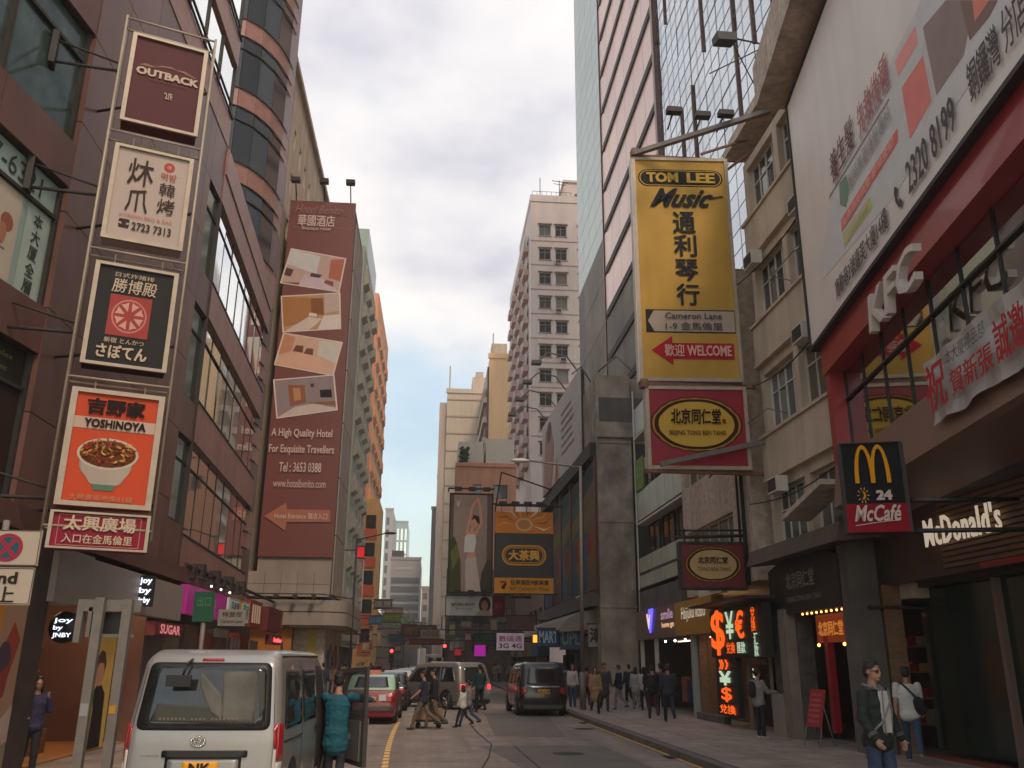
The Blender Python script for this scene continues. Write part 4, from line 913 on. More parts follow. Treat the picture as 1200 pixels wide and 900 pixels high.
# right row low fronts between 66 and 200
for (ya, yb, zt_, col, nm, lab) in ((92.2, 67, 9.5, (.2, .15, .12), 'shophouse', 'low brown shophouse under the dancer advertisement on the right'), (130, 96, 12.5, (.25, .21, .18), 'shophouse', 'grey shophouse with many windows beyond the dancer advertisement'), (200, 131, 16, (.3, .24, .2), 'shophouse', 'far tan shophouse row end on the right of the street')):
    t_, L_ = wall_thing(nm, lab, 'building', (7.4 if ya > 93 else 8.3, ya), (7.5 if ya > 93 else 8.35, yb), group=None)
    n_ = int(L_/3.4)
    facade(t_, 0, L_, 3.2, zt_, [(.6+i*3.4, 2.9+i*3.4) for i in range(n_)], [(4.4+3*k, 6.0+3*k) for k in range(int((zt_-4.6)/3))], mat('sh%d' % int(ya), col, .8, var=.2, streak=.3), 1, nv=3, nh=(), glass=glass_c, frame=steel_d, depth=.8)
    for i in range(int(L_/4)):
        cc = random.choice([(.3, .05, .04), (.05, .1, .2), (.4, .35, .3), (.08, .07, .06), (.35, .2, .05), (.1, .2, .12)])
        box('shop_front', mat('sf%d' % random.randrange(12), cc, .7, var=.3), t_, i*4+.2, i*4+3.8, -.4, .5, 2.4, 3.2); box('shop_window', glass_d, t_, i*4+.3, i*4+3.7, .3, .5, .12, 2.4)
# ============================================================ LEFT : beyond the hotel
gt_, LGt = wall_thing('green_balcony_tower', 'grey green tower with stacked balconies behind the hotel', 'tower', (-6.55, 70), (-6.5, 84))
Zt = 36.3
gm = mat('grey_green_tile', (.3, .32, .26), .8, var=.1, streak=.25)
box('wall', gm, gt_, 0, LGt, .3, 12, 3, Zt); box('glass_crown', mat('crown_glass', (.33, .42, .38), .3, var=.1), gt_, 3, 13, .35, 8, Zt, Zt+3.2)
bl = MB().box(.2, 1.9, -.12, .3, 0, .9).prism([(.3, -.3), (.3, 0), (-.12, 0)], 'x', .2, 1.9).mesh('balcony', mat('balcony_grey', (.36, .34, .29), .8, var=.15, streak=.2))
for k in range(int((Zt-6)/3.0)):
    for j in range(4):
        put('balcony', bl, gt_, (.2+j*3.5, 0, 6+3.0*k)); window(gt_, 2.0+j*3.5, .24, 6.8+3*k, 1.4, 1.6, 2, (.4,), white_m, glass_c, .1)
box('podium', conc, gt_, -10, LGt, .2, 6, 3.4, 6); box('shop_window', shop_dark, gt_, -10, LGt, .6, 1, .12, 3.4)
ot, LO = wall_thing('orange_tower', 'orange tower with ribbed balconies and red window panels beyond the grey green tower', 'tower', (-6.8, 91), (-6.65, 109))
Zo = on_y(448, 372, 98).z
om = mat('orange_tile', (.78, .34, .18), .8, var=.08, streak=.15)
box('wall', om, ot, 0, LO, .25, 12, 3, Zo); box('front_strip', om, ot, -.25, 0, .3, 9, 3, Zo)
bl = MB().box(0, 3.4, 0, .25, 0, 1.1).prism([(.0, 0), (.25, -.3), (.25, 0)], 'x', 0, 3.4).mesh('balcony', mat('orange_balcony', (.82, .42, .24), .8, var=.1, streak=.15))
for k in range(int((Zo-6)/3.0)):
    for j in range(4):
        put('balcony', bl, ot, (.4+j*4.2, 0, 6+3*k)); window(ot, .6+j*4.2, .2, 7.1+3*k, 2.8, 1.6, 3, (), white_m, glass_d, .08)
f = sub(ot, (-7.9, 89.2), (-5.75, 89.2))
box('lower_block', mat('amber_tile', (.7, .4, .16), .8, var=.1, streak=.2), f, 0, 2.15, 0, 8, .12, 17.6)
for k in range(5):
    window(f, .95, -.06, 3.6+2.75*k, 1.0, 1.35, 2, (.5,), steel_d, glass_d, .08); box('red_panel', mat('red_orange_panel', (.62, .12, .06), .7, var=.1), f, .8, 2.1, -.1, -.002, 2.5+2.75*k, 3.5+2.75*k)
flatten(f, ot)
box('front_wall', om, ot, -.4, -.3, .2, 3.6, 3, Zo*.5)
t_, L_ = slab('far_office_block', 'far grey office block with horizontal window bands closing the street', 'building', -12.6, -3.9, 262, 30.4, mat('far_grey', (.3, .27, .25), .8, var=.05), [], 6, 3.3, 1.6, glass=glass_d)
for k in range(7): box('window_band', mat('band_glass', (.06, .065, .07), .25, var=.1, vscale=.5), t_, .3, 8.4, -.12, -.02, 8.6+2.5*k, 10.3+2.5*k)
MB().box(0, 3.5, 4, 9, 31.2, 33.5).build('roof_house', steel_d, t_)
txt(t_, 'PARKHOTEL', 1.8, 6.6, 27.6, 28.3, glow('far_sign', (.9, .8, .7), .4), y=-.3)
t_, L_ = slab('far_glass_tower', 'distant pale blue glass tower above the office block', 'tower', -19.5, -12.3, 400, 62, mat('far_blue', (.3, .4, .42), .3, var=.05), [(.5+1.75*i, 1.6+1.75*i) for i in range(4)], 6, 6, 5.4, glass=mirror)
t_, L_ = slab('far_grey_tower', 'narrow hazy grey tower just left of the distant glass tower', 'tower', on_y(452, 600, 300).x, on_y(461, 600, 300).x, 300, on_y(456, 598, 300).z, mat('far_grey2', (.36, .34, .33), .8, var=.05), [(.4, 1.4)], 6, 4, 2.6)
t_, L_ = slab('far_low_block', 'low beige block at the street end right of the office block', 'building', -3.6, 2.5, 280, on_y(495, 690, 280).z, mat('far_beige', (.34, .3, .26), .8, var=.05), [(.5, 1.8), (2.6, 3.9)], 6, 3.6, 1.9)
# low frontage rows filling the far street sides
for (nm, lab, xa, ya, xb, yb, zt_, col) in (('shophouse_row', 'low shuttered shophouse row beyond the orange tower on the left', -8.0, 110, -8.0, 262, 9, (.2, .17, .15)), ('shophouse_row', 'low brown shophouse row between hotel and green balcony tower', -7.3, 56, -7.3, 70, 7, (.16, .13, .11)), ('shophouse_row', 'dim row of shopfronts under the cream blind tower', 1.2, 205, 1.25, 152, 8, (.16, .13, .11))):
    t_, L_ = wall_thing(nm, lab, 'building', (xa, ya), (xb, yb)); n_ = int(L_/4)
    facade(t_, 0, L_, .12, zt_, [(.6+i*4, 3.2+i*4) for i in range(n_)], [(.6, 2.6), (4.4, 6.0)], mat('row%d' % int(col[0]*1000+zt_), col, .8, var=.2, streak=.3), 1, nv=3, nh=(), glass=glass_c, frame=steel_d, depth=6)
# trees at the far end
def tree(x, y, h, sp, lab):
    t = thing('street_tree', lab, 'tree', (x, y, .12))
    m = MB(); m.tube((0, 0, 0), (0, 0, h*.5), .16, 7, 0, .1)
    for i in range(6): a = i*1.05; m.tube((0, 0, h*.42), (cos(a)*sp*.6, sin(a)*sp*.6, h*.75), .08, 5, 0, .03)
    m.build('trunk', mat('bark', (.06, .045, .035), .9), t)
    m = MB(); rnd = random.Random(int(x*10+y))
    for i in range(1100):
        a, b = rnd.uniform(0, 2*pi), rnd.uniform(-1, 1); r_ = rnd.random()**.4; q_ = math.sqrt(1-b*b)
        n_ = .75+.4*noise.noise((cos(a)*1.7+x, sin(a)*1.7, b*1.7)); c = Vector((cos(a)*q_*r_*sp*n_, sin(a)*q_*r_*sp*n_, h*.72+b*r_*h*.32*n_))
        d1 = Vector((rnd.uniform(-1, 1), rnd.uniform(-1, 1), rnd.uniform(-1, 1))).normalized()*.28; d2 = d1.orthogonal().normalized()*.2
        m.face([c-d1, c-d2, c+d1, c+d2])
    m.build('crown', mat('foliage', (.07, .105, .04), .8, var=.5, vscale=1.5), t)
tree(-6.5, 215, 13, 5.5, 'green street tree at the far end in front of the office block')
tree(-1.2, 235, 12, 5, 'green street tree at the far end, further right and lower')
tree(3.9, 205, 11, 4.5, 'green street tree beside the far right-hand block')
# ============================================================ LEFT sign rack and hanging signs
SP0, SP1 = (-5.63, 13.6), (-4.47, 14.02)
sgroup = 'light box signs hanging in the steel rack'
rk, _ = wall_thing('sign_rack', 'tall tubular steel rack holding the stacked light box signs on the left', 'rack', SP0, SP1)
SW = math.hypot(SP1[0]-SP0[0], SP1[1]-SP0[1])
zs_ = [3.35, 3.98, 6.02, 8.27, 10.5, 12.75]
for (x, y) in ((-.16, .0), (SW+.12, .0), (-.16, .34), (SW+.12, .34)): MB().tube((x, y, 3.6), (x, y, 12.85), .022, 8).build('post', cream_f, rk)
for z in (3.75, 6.02+.05, 8.28, 10.5, 12.8): MB().path([(-.16, 0, z), (SW+.12, 0, z), (SW+.12, .34, z), (-.16, .34, z), (-.16, 0, z)], .02, 7).build('crossbar', cream_f, rk)
for z in (4.2, 6.9, 9.4, 11.9):
    st = MB(); st.tube((-.16, .34, z), (-1.25, .55, z), .03, 6); st.tube((-.16, .34, z+.15), (-1.25, .55, z+.45), .02, 6); st.box(-1.3, -1.2, .4, .7, z-.1, z+.55)
    st.build('strut', steel_d, rk); MB().tube((SW+.12, .34, z), (-.95, 2.2, z), .03, 6).build('strut', steel_d, rk)
for z in (6.05, 8.28, 10.5): MB().tube((.25, .12, z-.25), (.25, .12, z), .012, 5).tube((SW-.25, .12, z-.25), (SW-.25, .12, z), .012, 5).build('hanger', cream_f, rk)
def lightbox(name, label, z0, z1, m, fw=.05, dx=0, ex=0):
    t, _ = wall_thing(name, label, 'sign', SP0, SP1, 0, sgroup)
    t.location.z = z0; h = z1-z0; x0, x1 = dx-ex, SW+dx+ex
    box('panel', m, t, x0, x1, .0, .3, 0, h)
    q = MB(); q.box(x0-.02, x1+.02, -.045, .02, 0, fw); q.box(x0-.02, x1+.02, -.045, .02, h-fw, h); q.box(x0-.02, x0+fw, -.045, .02, fw, h-fw); q.box(x1-fw, x1+.02, -.045, .02, fw, h-fw)
    q.build('frame', cream_f, t); return t, h
lb = lambda c, n: mat(n, c, .6, var=.04, vscale=1, spec=.25)
cr = flat(s2l(200, 180, 158))
t, h = lightbox('steakhouse_sign', 'dark maroon steakhouse light box with cream lettering, topmost in the rack', 10.72, 12.52, lb(s2l(84, 38, 42), 'maroon_box'))
P = Print(SW, h); P.poly([(.12, .66), (.2, .69), (.33, .675), (.42, .71), (.55, .72), (.62, .7), (.72, .71), (.9, .66), (.88, .652), (.7, .685), (.55, .7), (.42, .69), (.3, .66)], s2l(150, 110, 98)); P.build(t)
txt(t, 'OUTBACK', .1*SW, .93*SW, .555*h, .635*h, cr, y=-.02, bold=.05); txt(t, 'STEAKHOUSE', .28*SW, .8*SW, .51*h, .53*h, flat(s2l(130, 76, 70)), y=-.02)
txt(t, '2/F', .5*SW, .62*SW, .34*h, .41*h, cr, y=-.02, shear=-.4, bold=.01)
t, h = lightbox('korean_grill_sign', 'off-white Korean grill light box with brushed black characters, second from top', 8.48, 10.26, lb(s2l(182, 166, 156), 'offwhite_box'))
bk = flat(s2l(66, 50, 46)); rdd = flat(s2l(178, 74, 68))
txt(t, '炑', .2*SW, .52*SW, .6*h, .88*h, bk, y=-.02, bold=.01); txt(t, '爪', .22*SW, .5*SW, .32*h, .56*h, bk, y=-.02, bold=.01)
txt(t, '韓', .62*SW, .82*SW, .54*h, .68*h, bk, y=-.02, bold=.01); txt(t, '烤', .62*SW, .84*SW, .35*h, .51*h, bk, y=-.02, bold=.01); txt(t, '먹방', .62*SW, .82*SW, .71*h, .79*h, rdd, y=-.02, bold=.01)
P = Print(SW, h); P.ell(.71, .86, .07, .05, s2l(178, 74, 68)); P.ell(.71, .86, .03, .02, s2l(182, 130, 120)); P.poly([(.18, .14), (.3, .14), (.31, .18), (.27, .17), (.27, .2), (.31, .2), (.3, .23), (.18, .23), (.17, .2), (.21, .2), (.21, .17), (.17, .18)], s2l(66, 50, 46)); P.build(t)
txt(t, 'KOREAN BBQ & BAR', .17*SW, .84*SW, .25*h, .29*h, flat(s2l(190, 120, 108)), y=-.02); txt(t, '2723 7313', .34*SW, .84*SW, .13*h, .21*h, bk, y=-.02, bold=.015)
t, h = lightbox('cutlet_restaurant_sign', 'black Japanese cutlet light box with a red square emblem, third from top', 6.3, 8.06, lb(s2l(34, 32, 32), 'black_box'))
txt(t, '日式炸猪排', .24*SW, .72*SW, .875*h, .92*h, cr, y=-.02); txt(t, '勝博殿', .22*SW, .77*SW, .72*h, .86*h, cr, y=-.02, shear=.1, bold=.01)
P = Print(SW, h); P.rect(.22, .73, .3, .7, s2l(160, 70, 66)); cx, cz = .475, .5
P.ell(cx, cz, .215, .165, s2l(196, 130, 118)); P.ell(cx, cz, .195, .15, s2l(160, 70, 66))
for i in range(8):
    a = pi/8+i*pi/4; c_, s_ = cos(a), sin(a)
    def q2(r, d): return (cx+(r*cos(a+d))*.2, cz+(r*sin(a+d))*.153)
    P.poly([q2(.3, 0), q2(.9, .28), q2(.82, 0), q2(.9, -.28)], s2l(206, 160, 146))
P.build(t)
txt(t, '新宿 とんかつ', .22*SW, .7*SW, .225*h, .275*h, cr, y=-.02, bold=.01); txt(t, 'さぼてん', .15*SW, .75*SW, .08*h, .205*h, cr, y=-.02, bold=.04)
t, h = lightbox('beef_bowl_sign', 'orange beef bowl light box with a printed rice bowl, fourth from top', 4.06, 5.9, lb(s2l(196, 72, 34), 'orange_box'), fw=.07, ex=.04)
P = Print(SW, h); P.rect(.02, .98, .655, .755, s2l(186, 164, 150)); P.rect(.02, .98, .66, .75, s2l(192, 168, 152))
P.ell(.46, .36, .3, .15, s2l(150, 150, 138)); P.poly([(.16, .42), (.2, .3), (.3, .2), (.38, .17), (.56, .17), (.65, .2), (.74, .3), (.78, .42)], s2l(172, 160, 146)); P.poly([(.33, .19), (.36, .14), (.58, .14), (.61, .19)], s2l(90, 120, 100))
P.ell(.47, .45, .355, .135, s2l(196, 184, 168)); P.ell(.47, .45, .325, .115, s2l(104, 58, 32))
rn = random.Random(3)
for i in range(120):
    a, r_ = rn.uniform(0, 2*pi), rn.random()**.5; cx, cz = .47+.3*r_*cos(a), .455+.1*r_*sin(a)+.015; d = rn.uniform(0, pi); l_ = .035; w_ = .01
    P.poly([(cx-l_*cos(d), cz-l_*sin(d)*.6), (cx+w_*sin(d), cz-w_), (cx+l_*cos(d), cz+l_*sin(d)*.6), (cx-w_*sin(d), cz+w_)], rn.choice([s2l(190, 140, 70), s2l(140, 78, 44), s2l(206, 170, 96), s2l(120, 50, 34), s2l(170, 60, 40), s2l(100, 60, 30)]))
P.build(t)
bk2 = flat(s2l(36, 26, 28)); txt(t, '吉野家', .16*SW, .82*SW, .79*h, .92*h, bk2, y=-.03, bold=.06); txt(t, 'YOSHINOYA', .15*SW, .86*SW, .67*h, .74*h, bk2, y=-.03, bold=.04); txt(t, '太興廣場地庫B1鋪', .1*SW, .82*SW, .05*h, .1*h, flat(s2l(190, 130, 100)), y=-.03, bold=.01)
t, h = lightbox('plaza_name_sign', 'crimson plaza name board with cream characters, lowest in the rack', 3.42, 3.98, lb(s2l(134, 24, 46), 'crimson_box'), fw=.03, ex=.06)
txt(t, '太興廣場', .1*SW, .9*SW, .5*h, .88*h, cr, y=-.03, bold=.03); txt(t, '入口在金馬倫里', .1*SW, .88*SW, .16*h, .4*h, cr, y=-.03, bold=.02)
P = Print(SW, h); P.line([(.04, .1), (.04, .9), (.96, .9), (.96, .1), (.04, .1)], .012, s2l(180, 120, 110)); P.build(t, 'border')
# ============================================================ LEFT street level
ls, LL = wall_thing('boutique_shop', 'pale grey boutique canopy with small lit name over a warm brown shop interior', 'shopfront', (-6.2, 15.2), (-6.2, 23.0))
pg_ = mat('pale_grey_fascia', (.29, .25, .225), .55, var=.06)
box('fascia', pg_, ls, .95, LL, -.02, .25, 2.78, 3.6); box('fascia', pg_, ls, -.55, .93, -.3, .25, 2.72, 3.56); box('soffit', conc_d, ls, -.5, LL, .26, 2, 3.3, 3.5)
box('ledge', brown_pl, ls, -3, LL+5, .1, .6, 3.75, 4.1)
wl = glow('white_lit_letter', (.8, .85, 1), 1.6)
a = Plane((-6.2, 15.2), (-6.2, 23.0)); 
jb = thing('name_sign', 'small dark sign with three lit white words on the pale boutique canopy', 'sign', (-6.22, 19.6, 2.95), R(0))
box('panel', black_m, jb, 0, .34, 0, .06, -.02, .62)
for i, s_ in enumerate(('joy', 'by', 'jnby')): txt(jb, s_, .05, .29, .42-.2*i, .57-.2*i, wl, y=-.02, bold=.03)
rs = thing('round_sign', 'round black projecting sign with lit white words under the boutique canopy', 'sign', (-6.15, 15.9, 2.37))
m = MB(); m.lathe([(0, -.05), (.24, -.05), (.26, 0), (.26, .08), (0, .08)], (0, 0, 0), axis='y', n=28); m.build('disc', black_m, rs)
for i, s_ in enumerate(('joy', 'by', 'JNBY')): txt(rs, s_, -.15, .15 if i != 1 else 0, .06-.12*i, .15-.12*i, wl, y=-.07, bold=.02)
warm = mat('warm_interior', (.27, .165, .1), .7, var=.25, vscale=.9)
box('back_wall', warm, ls, -.5, LL, 2.6, 2.7, .12, 3.4); box('side_wall', brown_pl, ls, 6.2, 6.35, .3, 2.6, .12, 3.3); box('floor', mat('timber_floor', (.42, .2, .07), .4, var=.15), ls, -.5, 6.2, .45, 2.6, .12, .16)
box('shutter', mat('grey_shutter', (.11, .095, .085), .6, var=.1), ls, 6.4, LL+.3, .4, .5, .12, 2.9)
m = MB(); m.box(.8, 5.6, 1.0, 1.15, 3.22, 3.28); m.build('added_glow_strip', glow('warm_fill_glow', (1, .62, .36), 20), ls)  # glowing ceiling strip added to lift the dark boutique interior
m = MB(); [m.ball((1.0+i*1.1, .3, 3.26), .035, 8) for i in range(5)]; m.build('downlight', glow('shop_spot', (1, .9, .8), 6), ls)
box('clothes_rail', mat('clothes_dark', (.06, .04, .04), .9, var=.5, vscale=6), ls, .3, 2.3, 1.6, 2.0, .6, 1.5); box('clothes_rail', mat('clothes_red', (.25, .03, .03), .9, var=.4), ls, 2.4, 2.8, 1.2, 1.5, .6, 1.4); [box('shelf', wood, ls, 3.0, 5.8, 2.3, 2.6, .6+.5*i, .64+.5*i) for i in range(4)]
for i in range(16): box('garment', mat('gm%d' % (i % 6), [(.3, .25, .2), (.05, .04, .05), (.2, .05, .04), (.1, .12, .16), (.35, .3, .1), (.12, .08, .05)][i % 6], .9, var=.3, vscale=6), ls, .1+i*.17, .22+i*.17, 2.1, 2.5, .9, 1.75)
box('doorway', shop_dark, ls, 4.2, 5.2, 2.55, 2.59, .16, 2.2); box('bench', wood, ls, 1.0, 3.6, 1.1, 1.7, .16, .6)
P = Print(1.35, 2.1, x0=3.2, z0=.2, y=.35); P.rect(0, 1, 0, 1, s2l(226, 190, 96)); P.poly([(.35, 0), (.38, .35), (.3, .5), (.42, .56), (.62, .56), (.8, .48), (.86, 0)], s2l(50, 44, 42)); P.ell(.5, .68, .17, .13, s2l(214, 160, 124)); P.poly([(.32, .68), (.33, .82), (.45, .88), (.6, .86), (.7, .76), (.66, .66), (.6, .76), (.4, .76)], s2l(96, 70, 44)); P.build(ls, 'portrait_poster')
cp, _ = wall_thing('corner_poster', 'tall orange and white fashion poster at the near left corner', 'poster', (-5.95, 12.2), (-5.95, 13.9))
P = Print(1.7, 2.5, z0=.12, y=-.02); P.rect(0, 1, 0, 1, s2l(150, 120, 95)); P.rect(0, 1, 0, .25, s2l(130, 118, 104)); P.poly([(.0, .25), (.45, .25), (.6, 1), (0, 1)], s2l(176, 118, 50)); P.poly([(.5, .6), (.8, .9), (.95, .8), (.8, .55)], s2l(140, 60, 44)); P.ell(.7, .7, .12, .09, s2l(70, 56, 70)); P.poly([(.3, .5), (.85, .68), (.8, .5), (.4, .35)], s2l(130, 56, 46)); P.ell(.45, .4, .1, .06, s2l(90, 100, 112)); P.poly([(.62, .3), (1, .45), (1, .25), (.6, .2)], s2l(170, 150, 140))
P.build(cp); box('backing', steel_d, cp, -.05, 1.75, 0, .2, .12, 2.7)
col_, _ = wall_thing('corner_column', 'dark stone column between the poster and the boutique', 'column', (-6.0, 14.0), (-6.0, 14.7)); box('shaft', mat('dark_stone', (.045, .033, .03), .5, var=.3), col_, 0, .75, 0, .6, .12, 3.7)
# SUGAR and neighbours
sg, LSg = wall_thing('boutique_sign_magenta', 'magenta lit fascia sign with pale lettering and small spotlights', 'sign', (-6.2, 23.1), (-6.2, 27.5))
box('panel', mat('magenta', s2l(160, 40, 128), .4, emit=s2l(170, 40, 130), es=.18), sg, 0, LSg, -.1, .1, 2.98, 3.68); txt(sg, 'SUGAR', 1.2, 3.0, 3.05, 3.5, flat(s2l(225, 150, 200)), y=-.13, bold=.0)
m = MB(); m.tube((0, -.3, 3.85), (LSg+2, -.3, 3.85), .03, 6); [m.box(.8+i*1.1, .95+i*1.1, -.5, -.3, 3.72, 3.82) for i in range(4)]; m.build('light_rail', steel_d, sg)
m = MB(); [m.ball((.87+i*1.1, -.45, 3.7), .03, 6) for i in range(3)]; m.build('spotlight', glow('shop_spot', (1, .9, .8), 6), sg)
s2, _ = wall_thing('boutique_sign_red', 'small dark red sign with glowing pink letters beneath the pale canopy', 'sign', (-6.15, 20.6), (-6.15, 22.9)); box('panel', mat('dark_red_panel', s2l(96, 24, 36), .5), s2, 0, 2.2, -.1, .1, 2.38, 2.68); txt(s2, 'SUGAR', .3, 1.9, 2.43, 2.63, glow('red_pink_letter', (1, .3, .3), .55), y=-.13, bold=.04)
def fsign(name, label, Y0, Y1, z0, z1, m, X=-6.2, cat='sign', t=.15):
    q_, L = wall_thing(name, label, cat, (X, Y0), (X, Y1)); box('panel', m, q_, 0, L, -.1, t, z0, z1); return q_, L
q_, L = fsign('pharmacy_sign', 'white and yellow lit shop sign with green and blue characters after the magenta one', 27.8, 30.9, 3.05, 3.68, mat('pale_lit_panel', s2l(190, 200, 190), .4, emit=s2l(180, 190, 180), es=.12))
P = Print(L, .63, z0=3.05, y=-.105); P.rect(.47, .6, 0, 1, s2l(215, 165, 60)); P.rect(.03, .97, .94, .97, s2l(60, 120, 90)); P.build(q_); txt(q_, '百老匯', .25, 1.35, 3.3, 3.58, flat(s2l(50, 70, 90)), y=-.13, bold=.03); txt(q_, 'DIGITAL', .25, 1.35, 3.12, 3.24, flat(s2l(50, 90, 110)), y=-.13, bold=.03); txt(q_, '藥房', 2.0, 2.9, 3.15, 3.6, flat(s2l(70, 120, 90)), y=-.13, bold=.02)
q_, L = fsign('ornate_red_sign', 'ornate red and cream shop sign with vertical bars', 31.1, 33.2, 2.95, 3.85, mat('ornate_red', s2l(130, 50, 34), .5))
for i in range(4): box('bar', mat('cream_bar', (.5, .4, .3), .5), q_, .35+i*.4, .5+i*.4, -.14, -.1, 3.1, 3.7)
q_, L = fsign('dark_red_box_sign', 'plain dark red projecting box sign beside the orange hoarding', 33.4, 36.6, 2.9, 3.75, mat('oxblood', s2l(98, 28, 30), .5), X=-6.0); txt(q_, '火', 2.6, 3.0, 3.1, 3.5, flat(s2l(200, 120, 90)), y=-.13, bold=.05)
q_, L = fsign('neon_sign', 'tiny glowing red neon name under the dark red box sign', 34.3, 36.4, 2.45, 2.8, mat('dark_red_panel', s2l(96, 24, 36), .5), X=-5.95); txt(q_, 'StreetNeon', .2, 1.9, 2.54, 2.7, glow('red_neon', (1, .08, .08), 3), y=-.13, bold=.04)
q_, L = wall_thing('red_shopfront', 'row of dim red shopfronts below the left signs', 'shopfront', (-6.6, 23.4), (-6.6, 36.6))
box('back_wall', shop_dark, q_, 0, L, .5, .6, .12, 3.2)
for i in range(7): box('shop_panel', random.choice([mat('shp%d' % i, c_, .7, var=.3, vscale=3) for i, c_ in enumerate([(.2, .03, .02), (.15, .1, .07), (.25, .04, .02), (.2, .17, .13)])]), q_, .2+i*1.85, 1.7+i*1.85, .1, .5, .3, 2.6+.2*(i % 2))
box('ceiling_strip', mat('white_sign_small', s2l(150, 150, 140)), q_, 5.0, 6.6, -.1, 0, 2.55, 2.8); 
txt(q_, '●●●', 7.2, 8.8, 2.2, 2.6, flat(s2l(170, 150, 150)), y=-.05)
m = MB(); [m.box(.5+i*.9, .8+i*.9, -.4, -.1, 3.9+.1*(i % 3), 4.2+.15*(i % 2)) for i in range(8)]; m.tube((0, -.3, 4.2), (L, -.3, 4.1), .05, 6); m.build('conduit', steel_d, q_)
# poles of the sign in the left foreground
gp = thing('back_of_traffic_sign', 'two square grey posts carrying the back of a traffic sign box by the left kerb', 'sign post', (-4.38, 12.4, .12))
m = MB(); m.box(-.058, .058, -.05, .05, 0, 2.52); m.build('post', steel, gp); m = MB(); m.box(.3, .416, -.05, .05, 0, 2.5); m.build('post', steel, gp)
m = MB(); m.box(-.32, .5, .08, .14, 2.35, 2.5); m.box(-.32, -.24, .08, .22, 1.95, 2.35); m.box(-.17, -.12, .08, .2, 2.02, 2.4); m.box(-.1, .45, .08, .14, 2.02, 2.06); m.build('bracket', steel, gp)
box('sign_box', black_m, gp, -.1, .3, .16, .3, 2.06, 2.34); box('sticker', flat(s2l(150, 150, 155)), gp, -.05, .05, -.056, -.051, 1.05, 1.2); box('sticker', flat(s2l(196, 140, 50)), gp, .31, .39, -.056, -.051, 1.08, 1.18)
ns = thing('no_stopping_sign', 'white no stopping sign plates with a blue and red disc at the left edge', 'sign', (-4.85, 10, 0))
wp = mat('sign_white', s2l(176, 160, 142), .45, var=.04); box('plate', wp, ns, 0, .6, 0, .02, 2.81, 3.19); box('plate', wp, ns, 0, .585, 0, .02, 2.4, 2.79); MB().tube((.18, .06, .12), (.18, .06, 3.3), .035, 10).build('post', steel, ns)
P = Print(.6, .38, z0=2.81, y=-.004); P.ell(.44, .5, .27, .4, s2l(150, 46, 66)); P.ell(.44, .5, .2, .3, s2l(36, 84, 96)); P.line([(.27, .2), (.61, .8)], .045, s2l(150, 46, 66)); P.line([(.27, .8), (.61, .2)], .045, s2l(150, 46, 66)); P.build(ns, 'disc')
P = Print(.6, .8, z0=2.4, y=-.003); P.line([(.02, .015), (.96, .015), (.97, .475), (.02, .475)], .008, s2l(70, 60, 56)); P.line([(.02, .52), (.98, .52), (.98, .98), (.02, .98)], .008, s2l(70, 60, 56)); P.build(ns, 'border')
dk2 = flat(s2l(44, 38, 38)); txt(ns, 'and', .13, .42, 2.62, 2.74, dk2, y=-.008, bold=.03); txt(ns, '止', .2, .42, 2.43, 2.59, dk2, y=-.008, bold=.01)
gs = thing('green_street_sign', 'small dark green sign with a white name plate on a thin post behind the van', 'sign', (-4.7, 19.2, .12)); MB().tube((0, .05, 0), (0, .05, 3.1), .05, 8).build('post', steel, gs)
box('green_plate', mat('sign_green', s2l(24, 84, 62), .5), gs, -.22, .2, -.02, .0, 2.5, 3.1); box('name_plate', mat('grey_plate', s2l(130, 126, 118), .5), gs, .3, .85, -.02, 0, 2.42, 2.75)
txt(gs, '棉登徑', .38, .78, 2.6, 2.7, dk2, y=-.03); txt(gs, 'Cameron Lane', .36, .8, 2.48, 2.55, dk2, y=-.03); txt(gs, '出口', -.14, .12, 2.8, 3.0, flat(s2l(90, 140, 110)), y=-.03)
# ============================================================ RIGHT hanging signs
def hang(name, label, p0, p1, z0, z1, m, th=.35, fw=.1, frame=cream_f, cat='sign'):
    t, L = wall_thing(name, label, cat, p0, p1, z0); h = z1-z0
    box('panel', m, t, fw*.5, L-fw*.5, 0, th, fw*.5, h-fw*.5)
    q = MB(); q.box(0, L, -.04, th+.03, 0, fw); q.box(0, L, -.04, th+.03, h-fw, h); q.box(0, fw, -.04, th+.03, fw, h-fw); q.box(L-fw, L, -.04, th+.03, fw, h-fw); q.build('frame', frame, t)
    return t, L, h
ye = mat('yellow_board', s2l(190, 150, 66), .6, spec=.25, var=.1, vscale=.9, streak=.16)
t, L, h = hang('music_shop_sign', 'tall yellow music shop sign with black characters and a red welcome arrow', (5.65, 23.33), (8.6, 23.15), 9.5, 16.75, ye)
nv_ = flat(s2l(38, 42, 44)); yl_ = flat(s2l(196, 160, 70))
PY = Plane((5.65, 23.33), (8.6, 23.15)); fz = lambda y_, x_=800: (PY(x_, y_)[1]-9.5)/h
P = Print(L, h)
def pill(cx, cy, rx, ry, c):
    k = ry*h/L; pts = [(cx+rx-k+k*cos(a_), cy+ry*sin(a_)) for a_ in [R(-90+15*i) for i in range(13)]]+[(cx-rx+k+k*cos(a_), cy+ry*sin(a_)) for a_ in [R(90+15*i) for i in range(13)]]; P.poly(pts, c)
c_ = fz(209); pill(.5, c_, .44, .04, s2l(38, 42, 44)); pill(.5, c_, .425, .036, s2l(196, 160, 70)); pill(.5, c_, .415, .033, s2l(38, 42, 44))
z1_, z2_ = fz(390), fz(363); P.rect(.08, .96, z1_, z2_, s2l(40, 40, 40)); P.poly([(.16, z1_+.005), (.955, z1_+.005), (.955, z2_-.005), (.16, z2_-.005), (.1, (z1_+z2_)/2)], s2l(176, 160, 146))
q_ = [fz(v) for v in (394, 401, 402, 421, 421, 428)]
